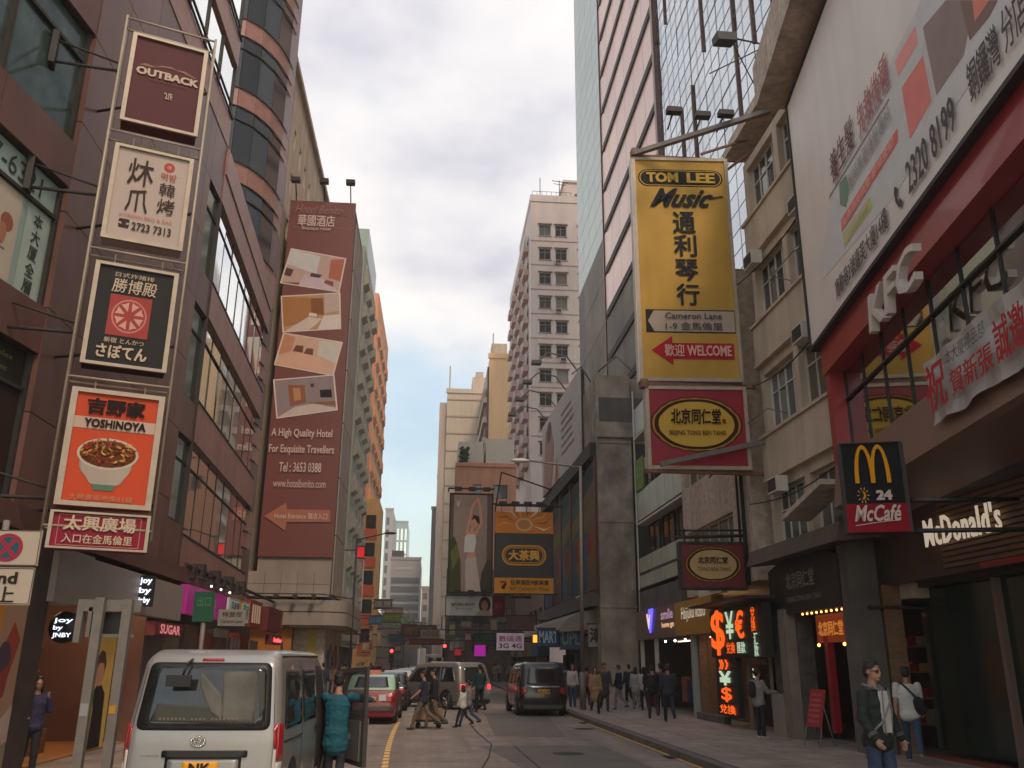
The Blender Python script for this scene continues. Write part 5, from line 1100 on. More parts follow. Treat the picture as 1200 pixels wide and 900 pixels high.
P.poly([(.12, fz(411)), (.33, q_[0]), (.33, q_[2]), (.93, q_[2]), (.93, q_[3]), (.33, q_[4]), (.33, q_[5])], s2l(176, 34, 52)); P.build(t)
txt(t, 'TOM', .15*L, .47*L, (c_-.022)*h, (c_+.022)*h, yl_, y=-.04, bold=.05); txt(t, 'LEE', .57*L, .85*L, (c_-.022)*h, (c_+.022)*h, yl_, y=-.04, bold=.05)
txt(t, 'Music', .18*L, .82*L, fz(243)*h, fz(222)*h, nv_, y=-.03, shear=.6, bold=.03); P = Print(L, h, y=-.03); P.line([(.78, fz(233)), (.93, fz(230))], .05, s2l(38, 42, 44)); P.build(t, 'flourish')
for i, ch in enumerate('通利琴行'):
    yc = (261, 288, 316.5, 345)[i]; txt(t, ch, .4*L, .62*L, fz(yc+12.5)*h, fz(yc-12)*h, nv_, y=-.03, bold=.028)
txt(t, 'Cameron Lane', .27*L, .83*L, fz(374)*h, fz(367)*h, flat(s2l(80, 74, 70)), y=-.04, bold=.01); txt(t, '1-9 金馬倫里', .27*L, .83*L, fz(387)*h, fz(378)*h, flat(s2l(80, 74, 70)), y=-.04, bold=.01)
txt(t, '歡迎', .25*L, .44*L, fz(418)*h, fz(404)*h, flat(s2l(226, 176, 160)), y=-.04, bold=.02); txt(t, 'WELCOME', .47*L, .9*L, fz(417)*h, fz(405)*h, flat(s2l(226, 176, 160)), y=-.04, bold=.03)
box('side_strip', white_m, t, -.03, 0, -.02, .36, 0, h)
def oval(P, cx, cy, rx, ry, light):
    c1, c2 = (s2l(178, 140, 46), s2l(206, 168, 70)) if light else (s2l(120, 92, 50), s2l(196, 166, 116))
    for k, (s_, c_) in enumerate(((1.1, s2l(84, 50, 26)), (1.05, s2l(176, 130, 60)), (1.0, s2l(60, 30, 18)), (.9, c2))): 
        n = 40; pts = []
        for i in range(n): a_ = 2*pi*i/n; pts.append((cx+rx*s_*cos(a_)*(1 if abs(cos(a_)) < .95 else 1.03), cy+ry*s_*sin(a_)*(1+.06*abs(cos(a_)))*(1+(.02*(-1)**i if k < 2 else 0))))
        P.poly(pts, c_)
crm = mat('crimson_board', s2l(150, 18, 44), .5, var=.14, vscale=1.2, streak=.12, bump=.15, bscale=3)
t, L, h = hang('medicine_sign', 'large crimson medicine shop sign with golden oval directly below the yellow sign', (5.77, 23.3), (8.63, 23.1), 6.95, 9.35, crm)
P = Print(L, h, y=-.006); oval(P, .49, .54, .4, .3, 1); P.build(t); dkb = flat(s2l(40, 24, 18)); txt(t, '北京同仁堂', .24*L, .73*L, .54*h, .72*h, dkb, y=-.05, bold=.03, shear=.08); txt(t, 'BEIJING TONG REN TANG', .22*L, .77*L, .39*h, .46*h, flat(s2l(96, 60, 30)), y=-.05, bold=.01)
P = Print(L, h, y=-.05); P.rect(.74, .775, .55, .6, s2l(150, 40, 30)); P.build(t, 'seal_mark')
t, L, h = hang('medicine_sign', 'smaller dull red medicine shop sign with cream oval hanging over the pavement', (7.0, 25), (8.9, 24.85), 3.88, 5.22, mat('dull_red_board', s2l(116, 28, 30), .45, var=.1, vscale=2), fw=.07, frame=steel_d)
P = Print(L, h, y=-.006); oval(P, .5, .52, .38, .34, 0); P.build(t); txt(t, '北京同仁堂', .27*L, .72*L, .54*h, .68*h, dkb, y=-.04, bold=.03, shear=.08); txt(t, 'TONG REN TANG', .26*L, .76*L, .38*h, .46*h, flat(s2l(110, 74, 44)), y=-.04)
br = thing('sign_bracket', 'long steel beams and braces carrying the yellow and crimson signs', 'bracket', (5.7, 23.2, 0))
def B_(m, a, b, r=.07): 
    d = (Vector(b)-Vector(a)); m.tube(a, b, r, 4)
m = MB(); B_(m, (0, .1, 16.85), (3.6, -2.0, 17.2), .1); m.build('beam', steel, br); m = MB(); B_(m, (.3, -.35, 7.0), (4.4, -.2, 8.0), .09); m.build('beam', steel, br)
m = MB(); B_(m, (0, .1, 16.8), (3.4, .1, 16.8), .05); B_(m, (.1, .1, 9.42), (3.3, .1, 9.42), .07); B_(m, (0, .1, 6.9), (3.6, .1, 6.9), .07); B_(m, (2.2, .3, 17.1), (4.3, -.4, 17.6), .045); B_(m, (2.9, .0, 16.4), (4.3, -.6, 17.4), .05)
for z in (16.9, 9.42): m.box(-.05, .15, .0, .3, z-.12, z+.12)
m.build('brace', rust, br)
m = MB()
for (x, y_, z) in ((.85, -1.6, 17.2), (1.7, -1.6, 17.1), (2.4, -1.6, 17.2)): m.box(x-.22, x+.22, y_-.12, y_+.12, z, z+.16); m.tube((x, y_, z+.16), (x+.2, -.2, z+.4), .025, 5)
m.build('floodlight', steel_d, br)
fl = thing('wall_floodlight', 'boxy floodlight on a long arm above the beams against the blue glass', 'floodlight', (*on_y(848, 47, 21)[:2], on_y(848, 47, 21).z))
m = MB(); m.prism([(-.3, -.2), (.25, -.05), (.32, .25), (-.2, .15)], 'x', -.25, .3); m.build('lamp_head', steel_d, fl); MB().tube((.25, 0, .1), (3.2, .6, .15), .03, 6).tube((.2, 0, .1), (1.6, 1.2, -1.3), .02, 5).tube((1.6, .2, .2), (-.5, 0, -1.2), .02, 5).build('arm', steel_d, fl)
b2_ = thing('sign_bracket', 'thin dark bracket bar carrying the smaller red medicine sign', 'bracket', (7.0, 25, 0)); MB().tube((-.1, .1, 5.35), (2.3, .1, 5.45), .05, 6).tube((.0, .1, 5.55), (2.2, .1, 5.6), .03, 6).tube((.2, .1, 5.2), (.2, .1, 5.6), .03, 6).tube((1.6, .1, 5.2), (1.6, .1, 5.6), .03, 6).build('bar', steel_d, b2_)
# burger sign
mc_, L, h = hang('burger_sign', 'black and red burger restaurant blade sign with golden arches over the pavement', (6.1, 12.6), (6.93, 12.36), 3.72, 5.08, mat('black_face', (.012, .012, .013), .65, spec=.15), th=.22, fw=.02, frame=steel_d)
box('red_panel', mat('cafe_red', s2l(140, 8, 34), .6, spec=.2), mc_, .0, L, -.045, .0, .0, .31*h)
P = Print(L, h, y=-.05)
def arch(cx, c):
    n = 18; o_, i_ = [], []
    for k in range(n+1):
        a_ = pi*k/n; o_.append((cx+.155*cos(a_)*1.06, .535+.43*sin(a_)**.9)); i_.append((cx+.095*cos(a_), .535+.385*sin(a_)**.8))
    for k in range(n): P.poly([o_[k], o_[k+1], i_[k+1], i_[k]], c)
gold = s2l(218, 150, 18); arch(.36, gold); arch(.62, gold)
P.build(mc_, 'golden_arches')
P = Print(L, h, y=-.06); P.ell(.3, .4, .045, .045, s2l(214, 150, 40)); P.ell(.275, .405, .035, .04, (.016, .016, .017))
for i in range(10): a_ = i*pi/5; P.line([(.3+.065*cos(a_), .4+.058*sin(a_)), (.3+.1*cos(a_), .4+.09*sin(a_))], .012, s2l(206, 170, 110))
P.line([(.12, .07), (.5, .105), (.86, .125)], .012, s2l(206, 180, 176)); P.build(mc_, 'sun_symbol')
lw = flat(s2l(206, 186, 178)); txt(mc_, '24', .52*L, .76*L, .35*h, .45*h, lw, y=-.06, bold=.06); txt(mc_, 'McCafé', .12*L, .88*L, .115*h, .29*h, lw, y=-.08, shear=.35, bold=.02)
m = MB(); m.tube((L, .1, .35*h), (L+1.6, .2, .35*h), .035, 6); m.tube((L, .1, .02*h), (L+2.6, .3, .03*h), .035, 6); m.box(L-.02, L+.05, 0, .2, 0, h); m.build('bracket', black_m, mc_)
# ============================================================ mid-street hanging advertisements
dn, L, h = hang('fashion_advertisement', 'tall advertisement of a dancer in white with raised arms among plants', (0.95, 62), (4.05, 62), 6.4, 13.35, mat('ad_grey', (.35, .29, .25), .7), th=.5, fw=.12, frame=steel_d, cat='billboard')
P = Print(L, h, y=-.05); P.rect(.03, .97, .02, .98, s2l(184, 161, 147)); P.rect(.03, .1, .02, .98, s2l(118, 97, 87)); P.rect(.86, .97, .02, .98, s2l(126, 102, 92))
P.poly([(.03, 0.02), (.03, .52), (.12, .56), (.2, .48), (.28, .3), (.3, .02)], s2l(81, 92, 50)); P.poly([(.05, .4), (.2, .5), (.24, .35), (.1, .22)], s2l(126, 132, 71)); P.poly([(.7, .02), (.75, .2), (.9, .35), (.97, .3), (.97, .02)], s2l(92, 87, 68))
sk = s2l(245, 176, 145)
P.poly([(.4, .02), (.38, .3), (.42, .36), (.62, .36), (.74, .02)], s2l(232, 211, 198)); P.poly([(.42, .35), (.44, .42), (.58, .42), (.62, .35)], sk); P.poly([(.35, .4), (.36, .55), (.42, .6), (.6, .58), (.62, .5), (.58, .4)], s2l(250, 245, 232)); P.poly([(.44, .58), (.52, .66), (.6, .58)], sk); P.ell(.57, .7, .08, .055, sk); P.poly([(.5, .72), (.56, .78), (.68, .76), (.7, .68), (.64, .7), (.58, .74)], s2l(73, 50, 42))
P.line([(.4, .57), (.46, .72), (.52, .86), (.62, .94)], .16, sk); P.line([(.6, .57), (.73, .7), (.7, .85), (.64, .95)], .16, sk)
P.poly([(.13, .95), (.17, .9), (.2, .93), (.23, .9), (.26, .95), (.22, .86), (.17, .86)], s2l(224, 211, 200)); P.build(dn)
m = MB(); m.tube((-.1, -.9, h+.15), (L, -.9, h+.15), .06, 6); m.tube((-.1, 0, h+.1), (-.1, -.9, h+.15), .05, 5)
for i in range(3): m.box(.3+i*1.0, .8+i*1.0, -1.1, -.75, h, h+.25)
m.build('light_gantry', steel_d, dn); m = MB(); [m.box(.5+i*.9, .9+i*.9, -1.0, -.6, -.2, .15) for i in range(3)]; m.build('floodlight', steel_d, dn)
m = MB(); m.tube((L, .2, h*.9), (L+4, .2, h*.9), .06, 5); m.tube((L, .2, .3), (L+4, .2, .3), .06, 5); m.build('beam', steel_d, dn)
sb, L, h = hang('restaurant_advertisement', 'charcoal and orange restaurant sign with a rounded gold emblem and swirling top', (3.78, 56), (7.5, 56), 6.0, 11.1, mat('charcoal', s2l(62, 56, 56), .5), th=.4, fw=.04, frame=steel_d, cat='billboard')
P = Print(L, h, y=-.045); P.rect(0, 1, .73, 1, s2l(235, 144, 60)); og_ = [s2l(250, 235, 204), s2l(199, 100, 40), s2l(247, 180, 100)]
for k in range(9):
    a0 = R(-8+24*k); cx, cy = .5, .84
    def sw(a, r, b): return (cx+r*cos(a+b)*.52, cy+r*sin(a+b)*.28)
    for s_ in (1, -1):
        pts = [sw(a0, .3, 0), (max(0, min(1, sw(a0, .7, .25*s_)[0])), max(.73, min(1, sw(a0, .7, .25*s_)[1]))), (max(0, min(1, sw(a0, 1.1, .1)[0])), max(.73, min(1, sw(a0, 1.1, .1)[1]))), (max(0, min(1, sw(a0, .7, .12*s_)[0])), max(.73, min(1, sw(a0, .7, .12*s_)[1])))]
    P.poly(pts, og_[k % 3])
P.ell(.5, .84, .15, .085, s2l(247, 192, 132)); P.ell(.5, .84, .11, .06, s2l(211, 144, 96))
P.rect(0, 1, 0, .185, s2l(235, 160, 57)); 
def pill2(cx, cy, rx, ry, c):
    k = ry*h/L; P.poly([(cx+rx-k+k*cos(a_), cy+ry*sin(a_)) for a_ in [R(-90+15*i) for i in range(13)]]+[(cx-rx+k+k*cos(a_), cy+ry*sin(a_)) for a_ in [R(90+15*i) for i in range(13)]], c)
pill2(.5, .46, .38, .125, s2l(235, 168, 60)); pill2(.5, .46, .35, .105, s2l(74, 67, 67)); pill2(.5, .46, .335, .095, s2l(235, 168, 60)); pill2(.5, .46, .32, .085, s2l(84, 72, 62)); P.poly([(.12, .05), (.12, .08), (.2, .08), (.2, .14), (.12, .14), (.12, .155), (.1, .13), (.12, .11), (.12, .125), (.18, .125), (.18, .05)], s2l(72, 55, 48)); P.build(sb)
go = flat(s2l(250, 192, 91)); txt(sb, '大茶興', .24*L, .76*L, .4*h, .52*h, go, y=-.09, bold=.05); txt(sb, '往厚福街9號美食', .27*L, .92*L, .1*h, .16*h, flat(s2l(79, 57, 48)), y=-.09, bold=.02); txt(sb, 'B/F Cameron Plaza', .27*L, .92*L, .035*h, .075*h, flat(s2l(108, 79, 60)), y=-.09)
m = MB(); m.tube((0, -.5, h+.3), (L+.6, -.5, h+.3), .05, 5)
for i in range(5): m.box(.2+i*.8, .7+i*.8, -.7, -.3, h+.3, h+.55); m.tube((.4+i*.8, 0, h), (.4+i*.8, -.5, h+.3), .03, 4)
m.path([(0, .2, h), (.4, .2, h+2.6), (L, .2, h+1.5)], .05, 5); m.build('light_gantry', steel_d, sb)
hb, L, h = hang('beauty_banner', 'wide white banner with a dark-haired face and a maroon end panel below the dancer', (.85, 62.3), (4.95, 62.3), 4.88, 6.3, mat('white_face', (.6, .57, .53), .6), th=.2, fw=.05, frame=steel_d)
P = Print(L, h, y=-.045); P.rect(.79, 1, .02, .98, s2l(112, 30, 42)); P.ell(.66, .55, .1, .38, s2l(70, 44, 38)); P.ell(.66, .52, .055, .24, s2l(180, 130, 110)); P.poly([(.5, .05), (.58, .3), (.74, .28), (.78, .05)], s2l(190, 160, 146)); P.build(hb)
txt(hb, 'NATURAL BEAUTY', .1*L, .5*L, .5*h, .62*h, flat(s2l(60, 80, 76)), y=-.06, bold=.03); txt(hb, 'skin care centre', .18*L, .45*L, .32*h, .42*h, flat(s2l(100, 110, 106)), y=-.06); txt(hb, '雅姿', .83*L, .96*L, .4*h, .65*h, flat(s2l(180, 90, 96)), y=-.06)
MB().tube((-.2, .1, -.9), (5, .1, -.9), .04, 5).tube((-.2, .1, -.05), (-.2, .1, -.9), .04, 5).tube((5, .1, 0), (5, .1, -.9), .04, 5).tube((2.4, .1, 0), (2.4, .1, -1.6), .04, 5).tube((-.2, .1, -1.6), (6, .1, -1.6), .04, 5).build('frame_bars', steel_d, hb)
def small(name, label, x0, x1, Y, z0, z1, c, s_=None, tc=(.8, .75, .7), lit=0, bars=True, s2=None):
    m_ = mat('ss_%02x%02x%02x_%d' % tuple([int(v*255) for v in c]+[int(lit*10)]), c, .5, var=.1, vscale=2, emit=c if lit else None, es=lit)
    t, L = wall_thing(name, label, 'sign', (x0, Y), (x1, Y), z0); box('panel', m_, t, 0, L, 0, .2, 0, z1-z0); h = z1-z0
    q = MB(); q.box(-.05, L+.05, -.03, .22, -.06, 0); q.box(-.05, L+.05, -.03, .22, h, h+.06)
    if bars: q.tube((L, .1, h*.7), (L+2.5, .1, h*.7), .04, 5) if x0 > 0 else q.tube((0, .1, h*.7), (-2.5, .1, h*.7), .04, 5)
    q.build('frame', steel_d, t)
    if s_: txt(t, s_, .08*L, .92*L, (.2 if not s2 else .5)*h, .85*h, glow('tl_%d' % int(tc[0]*99+tc[1]*9), tc, .5) if lit else flat(tc), y=-.03, bold=.03)
    if s2: txt(t, s2, .08*L, .92*L, .12*h, .4*h, flat(tc), y=-.03, bold=.02)
    return t
def spx(name, label, a, b, c_, d, Y, col, *r, **k):
    p, q = on_y(a, d, Y), on_y(b, c_, Y); return small(name, label, p.x, q.x, Y, p.z, q.z, col, *r, **k)
spx('lit_shop_sign', 'pink and white lit sign on a short post behind the black minivan', 582, 614, 742, 762, 60, s2l(176, 160, 166), '數碼通', s2l(120, 60, 90), lit=.3, s2='3G 4G')
spx('blue_shop_sign', 'royal blue sign with small white print left of the other blue one', 630, 655, 737, 757, 49, s2l(20, 74, 120), 'MART', s2l(170, 190, 200))
spx('blue_shop_sign', 'duller blue sign with pale letters next to the lamp post', 657, 681, 737, 760, 48, s2l(50, 82, 104), 'UPL', s2l(130, 150, 156))
spx('white_portrait_sign', 'white vertical sign with grey figures beside the concrete pier', 690, 708, 732, 758, 47, s2l(150, 146, 140), '潮', s2l(60, 50, 50))
spx('rose_shop_sign', 'dull rose fascia board under the orange advertisement', 594, 626, 722, 738, 58, s2l(104, 66, 66), None)
spx('amber_lantern_sign', 'small glowing amber lantern sign beside the royal blue sign', 625, 629.5, 744, 753, 50, s2l(255, 170, 50), None, lit=1.5)
spx('magenta_neon_sign', 'glowing magenta neon box low over the far right pavement', 556, 569, 756, 769, 74, s2l(170, 30, 150), None, lit=.7)
spx('green_awning_sign', 'dark green rounded sign just above the magenta neon box', 555, 580, 743, 756, 76, s2l(24, 84, 60), None)
spx('red_neon_sign', 'small red flower-shaped neon sign at the far crossing', 532, 541, 760, 769, 90, s2l(130, 16, 26), '花', s2l(220, 60, 60), lit=.3)
spx('long_brown_sign', 'long brown sign hanging across the left of the far street', 470, 512, 733, 746, 100, s2l(70, 48, 44), '新張', s2l(140, 100, 60))
spx('cream_overhead_sign', 'cream sign over the far carriageway', 493, 516, 738, 748, 98, s2l(150, 138, 120), 'AVENUE', s2l(110, 90, 80))
spx('striped_overhead_sign', 'narrow dark sign with red stripe under the cream one', 479, 520, 749, 755, 104, s2l(84, 60, 58), '大排檔小食', s2l(150, 90, 70))
spx('lime_sign', 'lime green sign hanging at the far left', 448, 470, 719, 729, 84, s2l(110, 130, 44), '養和堂', s2l(150, 160, 90))
spx('sky_blue_sign', 'sky blue sign attached to the orange tower', 432, 448, 722, 731, 83, s2l(66, 120, 150), '公寓', s2l(120, 160, 180))
spx('grey_framed_sign', 'grey framed sign with pale characters left of the office block', 438, 460, 703, 713, 80, s2l(96, 88, 84), '匯豐', s2l(170, 160, 150))
spx('white_vertical_sign', 'tall narrow white sign strip on the left beyond the hotel', 421, 427, 655, 742, 60, s2l(190, 180, 172), None, bars=False)
spx('red_round_sign', 'small glowing red lamp sign beside the grey green tower', 417, 427, 641, 653, 52, s2l(200, 30, 40), None, lit=.5)
spx('teal_canopy_sign', 'teal slanted canopy sign on the far left pavement', 455, 475, 744, 752, 96, s2l(46, 76, 88), None)
for i_, (nm_, a_, b_, c_, d_, Y_, col_, tx_, lb_) in enumerate([
  ('shop_sign', 432, 437, 735, 760, 66, (120, 60, 50), '押', 'narrow rust sign hanging vertically on the left before the crossing'), ('shop_sign', 441, 447, 738, 757, 72, (150, 140, 120), '茶', 'narrow cream sign hanging vertically on the left before the crossing'),
  ('shop_sign', 424, 433, 752, 764, 60, (130, 100, 60), '錶行', 'ochre box sign low on the left beyond the hotel'), ('shop_sign', 462, 470, 756, 764, 88, (120, 50, 60), '美容', 'maroon box sign low over the left lane'),
  ('shop_sign', 526, 534, 728, 748, 84, (80, 100, 70), '燒', 'olive sign beneath the beauty banner'), ('shop_sign', 540, 553, 727, 737, 80, (120, 96, 84), '時裝', 'taupe sign beneath the beauty banner, further right'),
  ('shop_sign', 575, 583, 724, 742, 72, (84, 96, 104), '匯', 'slate sign left of the rose fascia board'), ('shop_sign', 522, 530, 754, 764, 92, (150, 130, 110), '士多', 'small sand coloured sign by the far right corner'),
  ('shop_sign', 600, 622, 694, 700, 60, (60, 56, 52), 'SALON', 'thin dark strip sign under the orange advertisement'), ('shop_sign', 545, 552, 742, 752, 86, (160, 90, 60), '麵', 'orange brown sign beside the green rounded sign')]):
    spx(nm_, lb_, a_, b_, c_, d_, Y_, s2l(*col_), tx_, s2l(190, 170, 140))
rn = random.Random(11); cands = [(130, 40, 40), (60, 90, 120), (170, 150, 120), (90, 70, 60), (150, 120, 60), (60, 100, 80), (120, 100, 110)]
for i in range(16):
    Y = 105+i*9; left = i % 2
    x = rn.uniform(-6.5, -3.5) if left else rn.uniform(2.6, 6.0); wdt = rn.uniform(1.4, 3.0); z = rn.uniform(4.2, 9)
    cc = rn.choice(cands); ht = rn.uniform(.8, 2.4)
    small('shop_sign', ('%s %s sign far down the %s side, number %s past the crossing' % (rn.choice(['small', 'wide', 'tall']), {(130, 40, 40): 'red', (60, 90, 120): 'blue', (170, 150, 120): 'cream', (90, 70, 60): 'brown', (150, 120, 60): 'ochre', (60, 100, 80): 'green', (120, 100, 110): 'mauve'}[cc], 'left' if left else 'right', ['one', 'two', 'three', 'four', 'five', 'six', 'seven', 'eight'][i//2])), x, x+wdt, Y, z, z+ht, s2l(*cc), rn.choice(['酒家', '珠寶', '藥房', '金行', '茶餐廳', '押']), s2l(190, 170, 150))['group'] = 'signs hanging far down the street'
# lamp posts
lp = thing('street_lamp', 'tall grey street lamp with a long arm on the right kerb by the walking crowd', 'street lamp', (5.98, 36.2, .12))
m = MB(); m.tube((0, 0, 0), (0, 0, 1.4), .13, 10); m.tube((0, 0, 1.4), (.06, 0, 9.7), .09, 10, 0, .06); m.build('post', steel, lp); m = MB(); m.tube((.06, 0, 9.65), (-2.2, 0, 9.9), .04, 8); m.build('arm', steel, lp)
m = MB(); m.ball((-2.5, 0, 9.88), (.42, .14, .1), 12); m.build('lamp_head', white_m, lp)
lp = thing('street_lamp', 'slender dark lamp post beyond the hotel canopy on the left kerb', 'street lamp', (-4.25, 49, .12))
m = MB(); m.tube((0, 0, 0), (0, 0, 8.2), .06, 8); m.build('post', steel_d, lp); m = MB(); m.tube((0, 0, 8.1), (1.6, 0, 8.5), .035, 6); m.build('arm', steel_d, lp); m = MB(); m.ball((1.8, 0, 8.5), (.35, .12, .08), 10); m.build('lamp_head', steel_d, lp)
for (x, Y, z, lab) in ((on_y(459, 765, 66).x, 66, on_y(459, 765, 66).z, 'traffic light showing red on the left of the far crossing'), (on_y(521, 765, 68).x, 68, 2.9, 'traffic light near the far crossing centre'),):
    t = thing('traffic_light', lab, 'traffic light', (x, Y, .0)); MB().tube((0, .1, 0), (0, .1, z+.2), .06, 8).build('post', steel_d, t); box('signal_box', black_m, t, -.17, .17, -.15, .1, z-.7, z+.35)
    m = MB(); m.lathe([(0, -.18), (.12, -.17), (.13, -.12)], (0, 0, z+.12), axis='y', n=14); m.build('red_lens', glow('red_signal', (1, .05, .05), 4), t)
    m = MB(); m.lathe([(0, -.18), (.12, -.17), (.13, -.12)], (0, 0, z-.2), axis='y', n=14).lathe([(0, -.18), (.12, -.17), (.13, -.12)], (0, 0, z-.5), axis='y', n=14); m.build('dark_lens', black_m, t)
# A-board
ab = thing('red_menu_stand', 'red notice board on a thin metal easel outside the medicine shop', 'stand', (8.5, 20.2, .12), R(-68)); ab.scale = (.8, .8, .85)
m = MB(); m.prism([(0, .5), (.28, 1.42), (.3, 1.42), (.03, .5)], 'x', -.28, .28); m.build('board', mat('red_notice', s2l(150, 40, 52), .5), ab)
m = MB(); [m.tube((s_*.28, -.0, .5), (s_*.3, -.12, 0), .015, 6) for s_ in (1, -1)]; [m.tube((s_*.28, .15, 1.0), (s_*.3, .45, 0), .015, 6) for s_ in (1, -1)]; m.build('leg', steel, ab)
for i in range(6): 
    o = txt(ab, random.choice(['特價優惠', '燕窩人參', '靈芝鹿茸', '歡迎選購']), -.2, .2, .6+.13*i, .68+.13*i, flat(s2l(200, 120, 110)), y=0.012+.039*i)
# ============================================================ vehicles
def lerp_prof(P, t):
    if t <= P[0][0]: return P[0][1]
    for (a, b), (c, d) in zip(P, P[1:]):
        if t <= c: return b+(d-b)*(t-a)/(c-a)
    return P[-1][1]
class Hull:
    def __init__(s, L, W, zb, top, r=.12, belt=.95, tumble=.12, rake=[(0, 0), (2, 0)], front=[(0, 0), (2, 0)], taper=.06):
        s.L, s.W, s.zb, s.top, s.r, s.belt, s.tum, s.rk, s.fr, s.tp = L, W, zb, top, r, belt, tumble, rake, front, taper
    def P(s, x, y, z, off=0.):
        """x,y,z: box coordinates (x in +-W/2, y 0..L, z zb..top(y)); returns rounded, warped point"""
        H = lerp_prof(s.top, y); r = s.r; hx = s.W/2; c = Vector((max(-hx+r, min(hx-r, x)), max(r, min(s.L-r, y)), max(s.zb+r*.6, min(H-r, z))))
        d = Vector((x, y, z))-c; l = d.length
        p = c+d*((r+off)/l) if l > 1e-6 else Vector((x, y, z))
        z2 = p.z
        if z2 > s.belt: p.x *= 1-s.tum*((z2-s.belt)/1.0)**1.2
        elif z2 < .5: p.x *= 1-.05*(.5-z2)/.3
        e = max(0, 1-p.y/1.2); f = max(0, 1-(s.L-p.y)/1.2)
        p.x *= 1-s.tp*e*e-s.tp*1.6*f*f
        k = max(0, 1-p.y/(s.L*.35)); p.y += lerp_prof(s.rk, z2)*k
        k = max(0, 1-(s.L-p.y)/(s.L*.35)); p.y -= lerp_prof(s.fr, z2)*k+.16*k*(2*p.x/s.W)**2
        p.y += .07*(2*p.x/s.W)**2*max(0, 1-p.y/.6)
        return p
    def body(s, mats, par, name='body', split=None, nx=10, ny=44, nz=14):
        m = MB(); hx = s.W/2
        def grid(f, a, b):
            k = len(m.v)
            for i in range(a+1):
                for j in range(b+1): m.v.append(tuple(f(i/a, j/b)))
            for i in range(a):
                for j in range(b):
                    q = (k+i*(b+1)+j, k+(i+1)*(b+1)+j, k+(i+1)*(b+1)+j+1, k+i*(b+1)+j+1); m.f.append(q)
                    mz = sum(m.v[w_][2] for w_ in q)/4; m.m.append(1 if split and mz < split else 0); m.sm.append(True)
        e = lambda t: t-.09*sin(2*pi*t)   # denser near ends
        T = lambda y: lerp_prof(s.top, y)
        grid(lambda a, b: s.P(hx, e(a)*s.L, s.zb+e(b)*(T(e(a)*s.L)-s.zb)), ny, nz); grid(lambda a, b: s.P(-hx, e(1-a)*s.L, s.zb+e(b)*(T(e(1-a)*s.L)-s.zb)), ny, nz)
        grid(lambda a, b: s.P(-hx+2*hx*e(a), 0, s.zb+e(b)*(T(0)-s.zb)), nx, nz); grid(lambda a, b: s.P(hx-2*hx*e(a), s.L, s.zb+e(b)*(T(s.L)-s.zb)), nx, nz)
        grid(lambda a, b: s.P(-hx+2*hx*e(a), e(b)*s.L, T(e(b)*s.L)), nx, ny); grid(lambda a, b: s.P(hx-2*hx*e(a), e(b)*s.L, s.zb), nx, ny)
        return m.build(name, mats, par)
    def patch(s, m, face, pts, off=.008, mi=0, rnd=.0, rings=5, rim=True):
        """pts: outline on a face. R/L: (y,z); B(rear)/F(front): (x,z); T: (x,y)"""
        out_ = []; n = len(pts)
        if rnd:
            for i in range(n):
                a, b, c = Vector(pts[i-1]), Vector(pts[i]), Vector(pts[(i+1) % n]); u = (a-b).normalized()*rnd; v = (c-b).normalized()*rnd
                for k in range(5): t = k/4; out_.append((b+u)*(1-t)**2+b*2*t*(1-t)+(b+v)*t*t)
        else: out_ = [Vector(p) for p in pts]
        dense = []
        for i in range(len(out_)):
            a, b = out_[i], out_[(i+1) % len(out_)]; k = max(1, int((b-a).length/.12))
            dense += [a.lerp(b, j/k) for j in range(k)]
        c = sum(dense, Vector((0, 0)))/len(dense)
        def W(p, o):
            if face == 'R': return s.P(s.W/2, p[0], p[1], o)
            if face == 'L': return s.P(-s.W/2, p[0], p[1], o)
            if face == 'B': return s.P(p[0], 0, p[1], o)
            if face == 'F': return s.P(p[0], s.L, p[1], o)
            return s.P(p[0], p[1], lerp_prof(s.top, p[1]), o)
        k0 = len(m.v); nd = len(dense); ks = [i/rings for i in range(rings, 0, -1)]
        if rim: m.v += [tuple(W(p, -.01)) for p in dense]
        for k in ks: m.v += [tuple(W(c+(p-c)*k, off)) for p in dense]
        rows = len(ks)+(1 if rim else 0)
        for j in range(rows-1):
            for i in range(nd): m.f.append((k0+j*nd+i, k0+j*nd+(i+1) % nd, k0+(j+1)*nd+(i+1) % nd, k0+(j+1)*nd+i)); m.m.append(mi); m.sm.append(True)
        m.v.append(tuple(W(c, off))); l = len(m.v)-1; b0 = k0+(rows-1)*nd
        for i in range(nd): m.f.append((b0+i, b0+(i+1) % nd, l)); m.m.append(mi); m.sm.append(True)
    def part(s, name, mt, par, face, pts, off=.008, rnd=0., rings=5):
        m = MB(); s.patch(m, face, pts, off, 0, rnd, rings); return m.build(name, mt, par)
def paint(n, c, metal=.3, rough=.32): return mat('paint_'+n, c, rough, metal=metal, coat=.6, var=.03, vscale=2, bump=.01)
carglass = mat('car_glass', (.02, .022, .024), .05, spec=.9, var=.3, vscale=1.5)
red_l = mat('tail_lens', (.32, .01, .015), .2, coat=.5); red_on = glow('tail_lamp_lit', (1, .03, .04), 2.5); clear_l = mat('clear_lens', (.55, .52, .5), .2, coat=.5)
chrome = mat('chrome', (.7, .68, .65), .15, metal=1.); tyre = mat('tyre', (.02, .02, .02), .85); alloy = mat('alloy', (.45, .43, .41), .3, metal=.8)
plate_y = mat('plate_yellow', s2l(226, 160, 32), .5); plate_w = mat('plate_white', (.6, .6, .58), .5)
WH = None
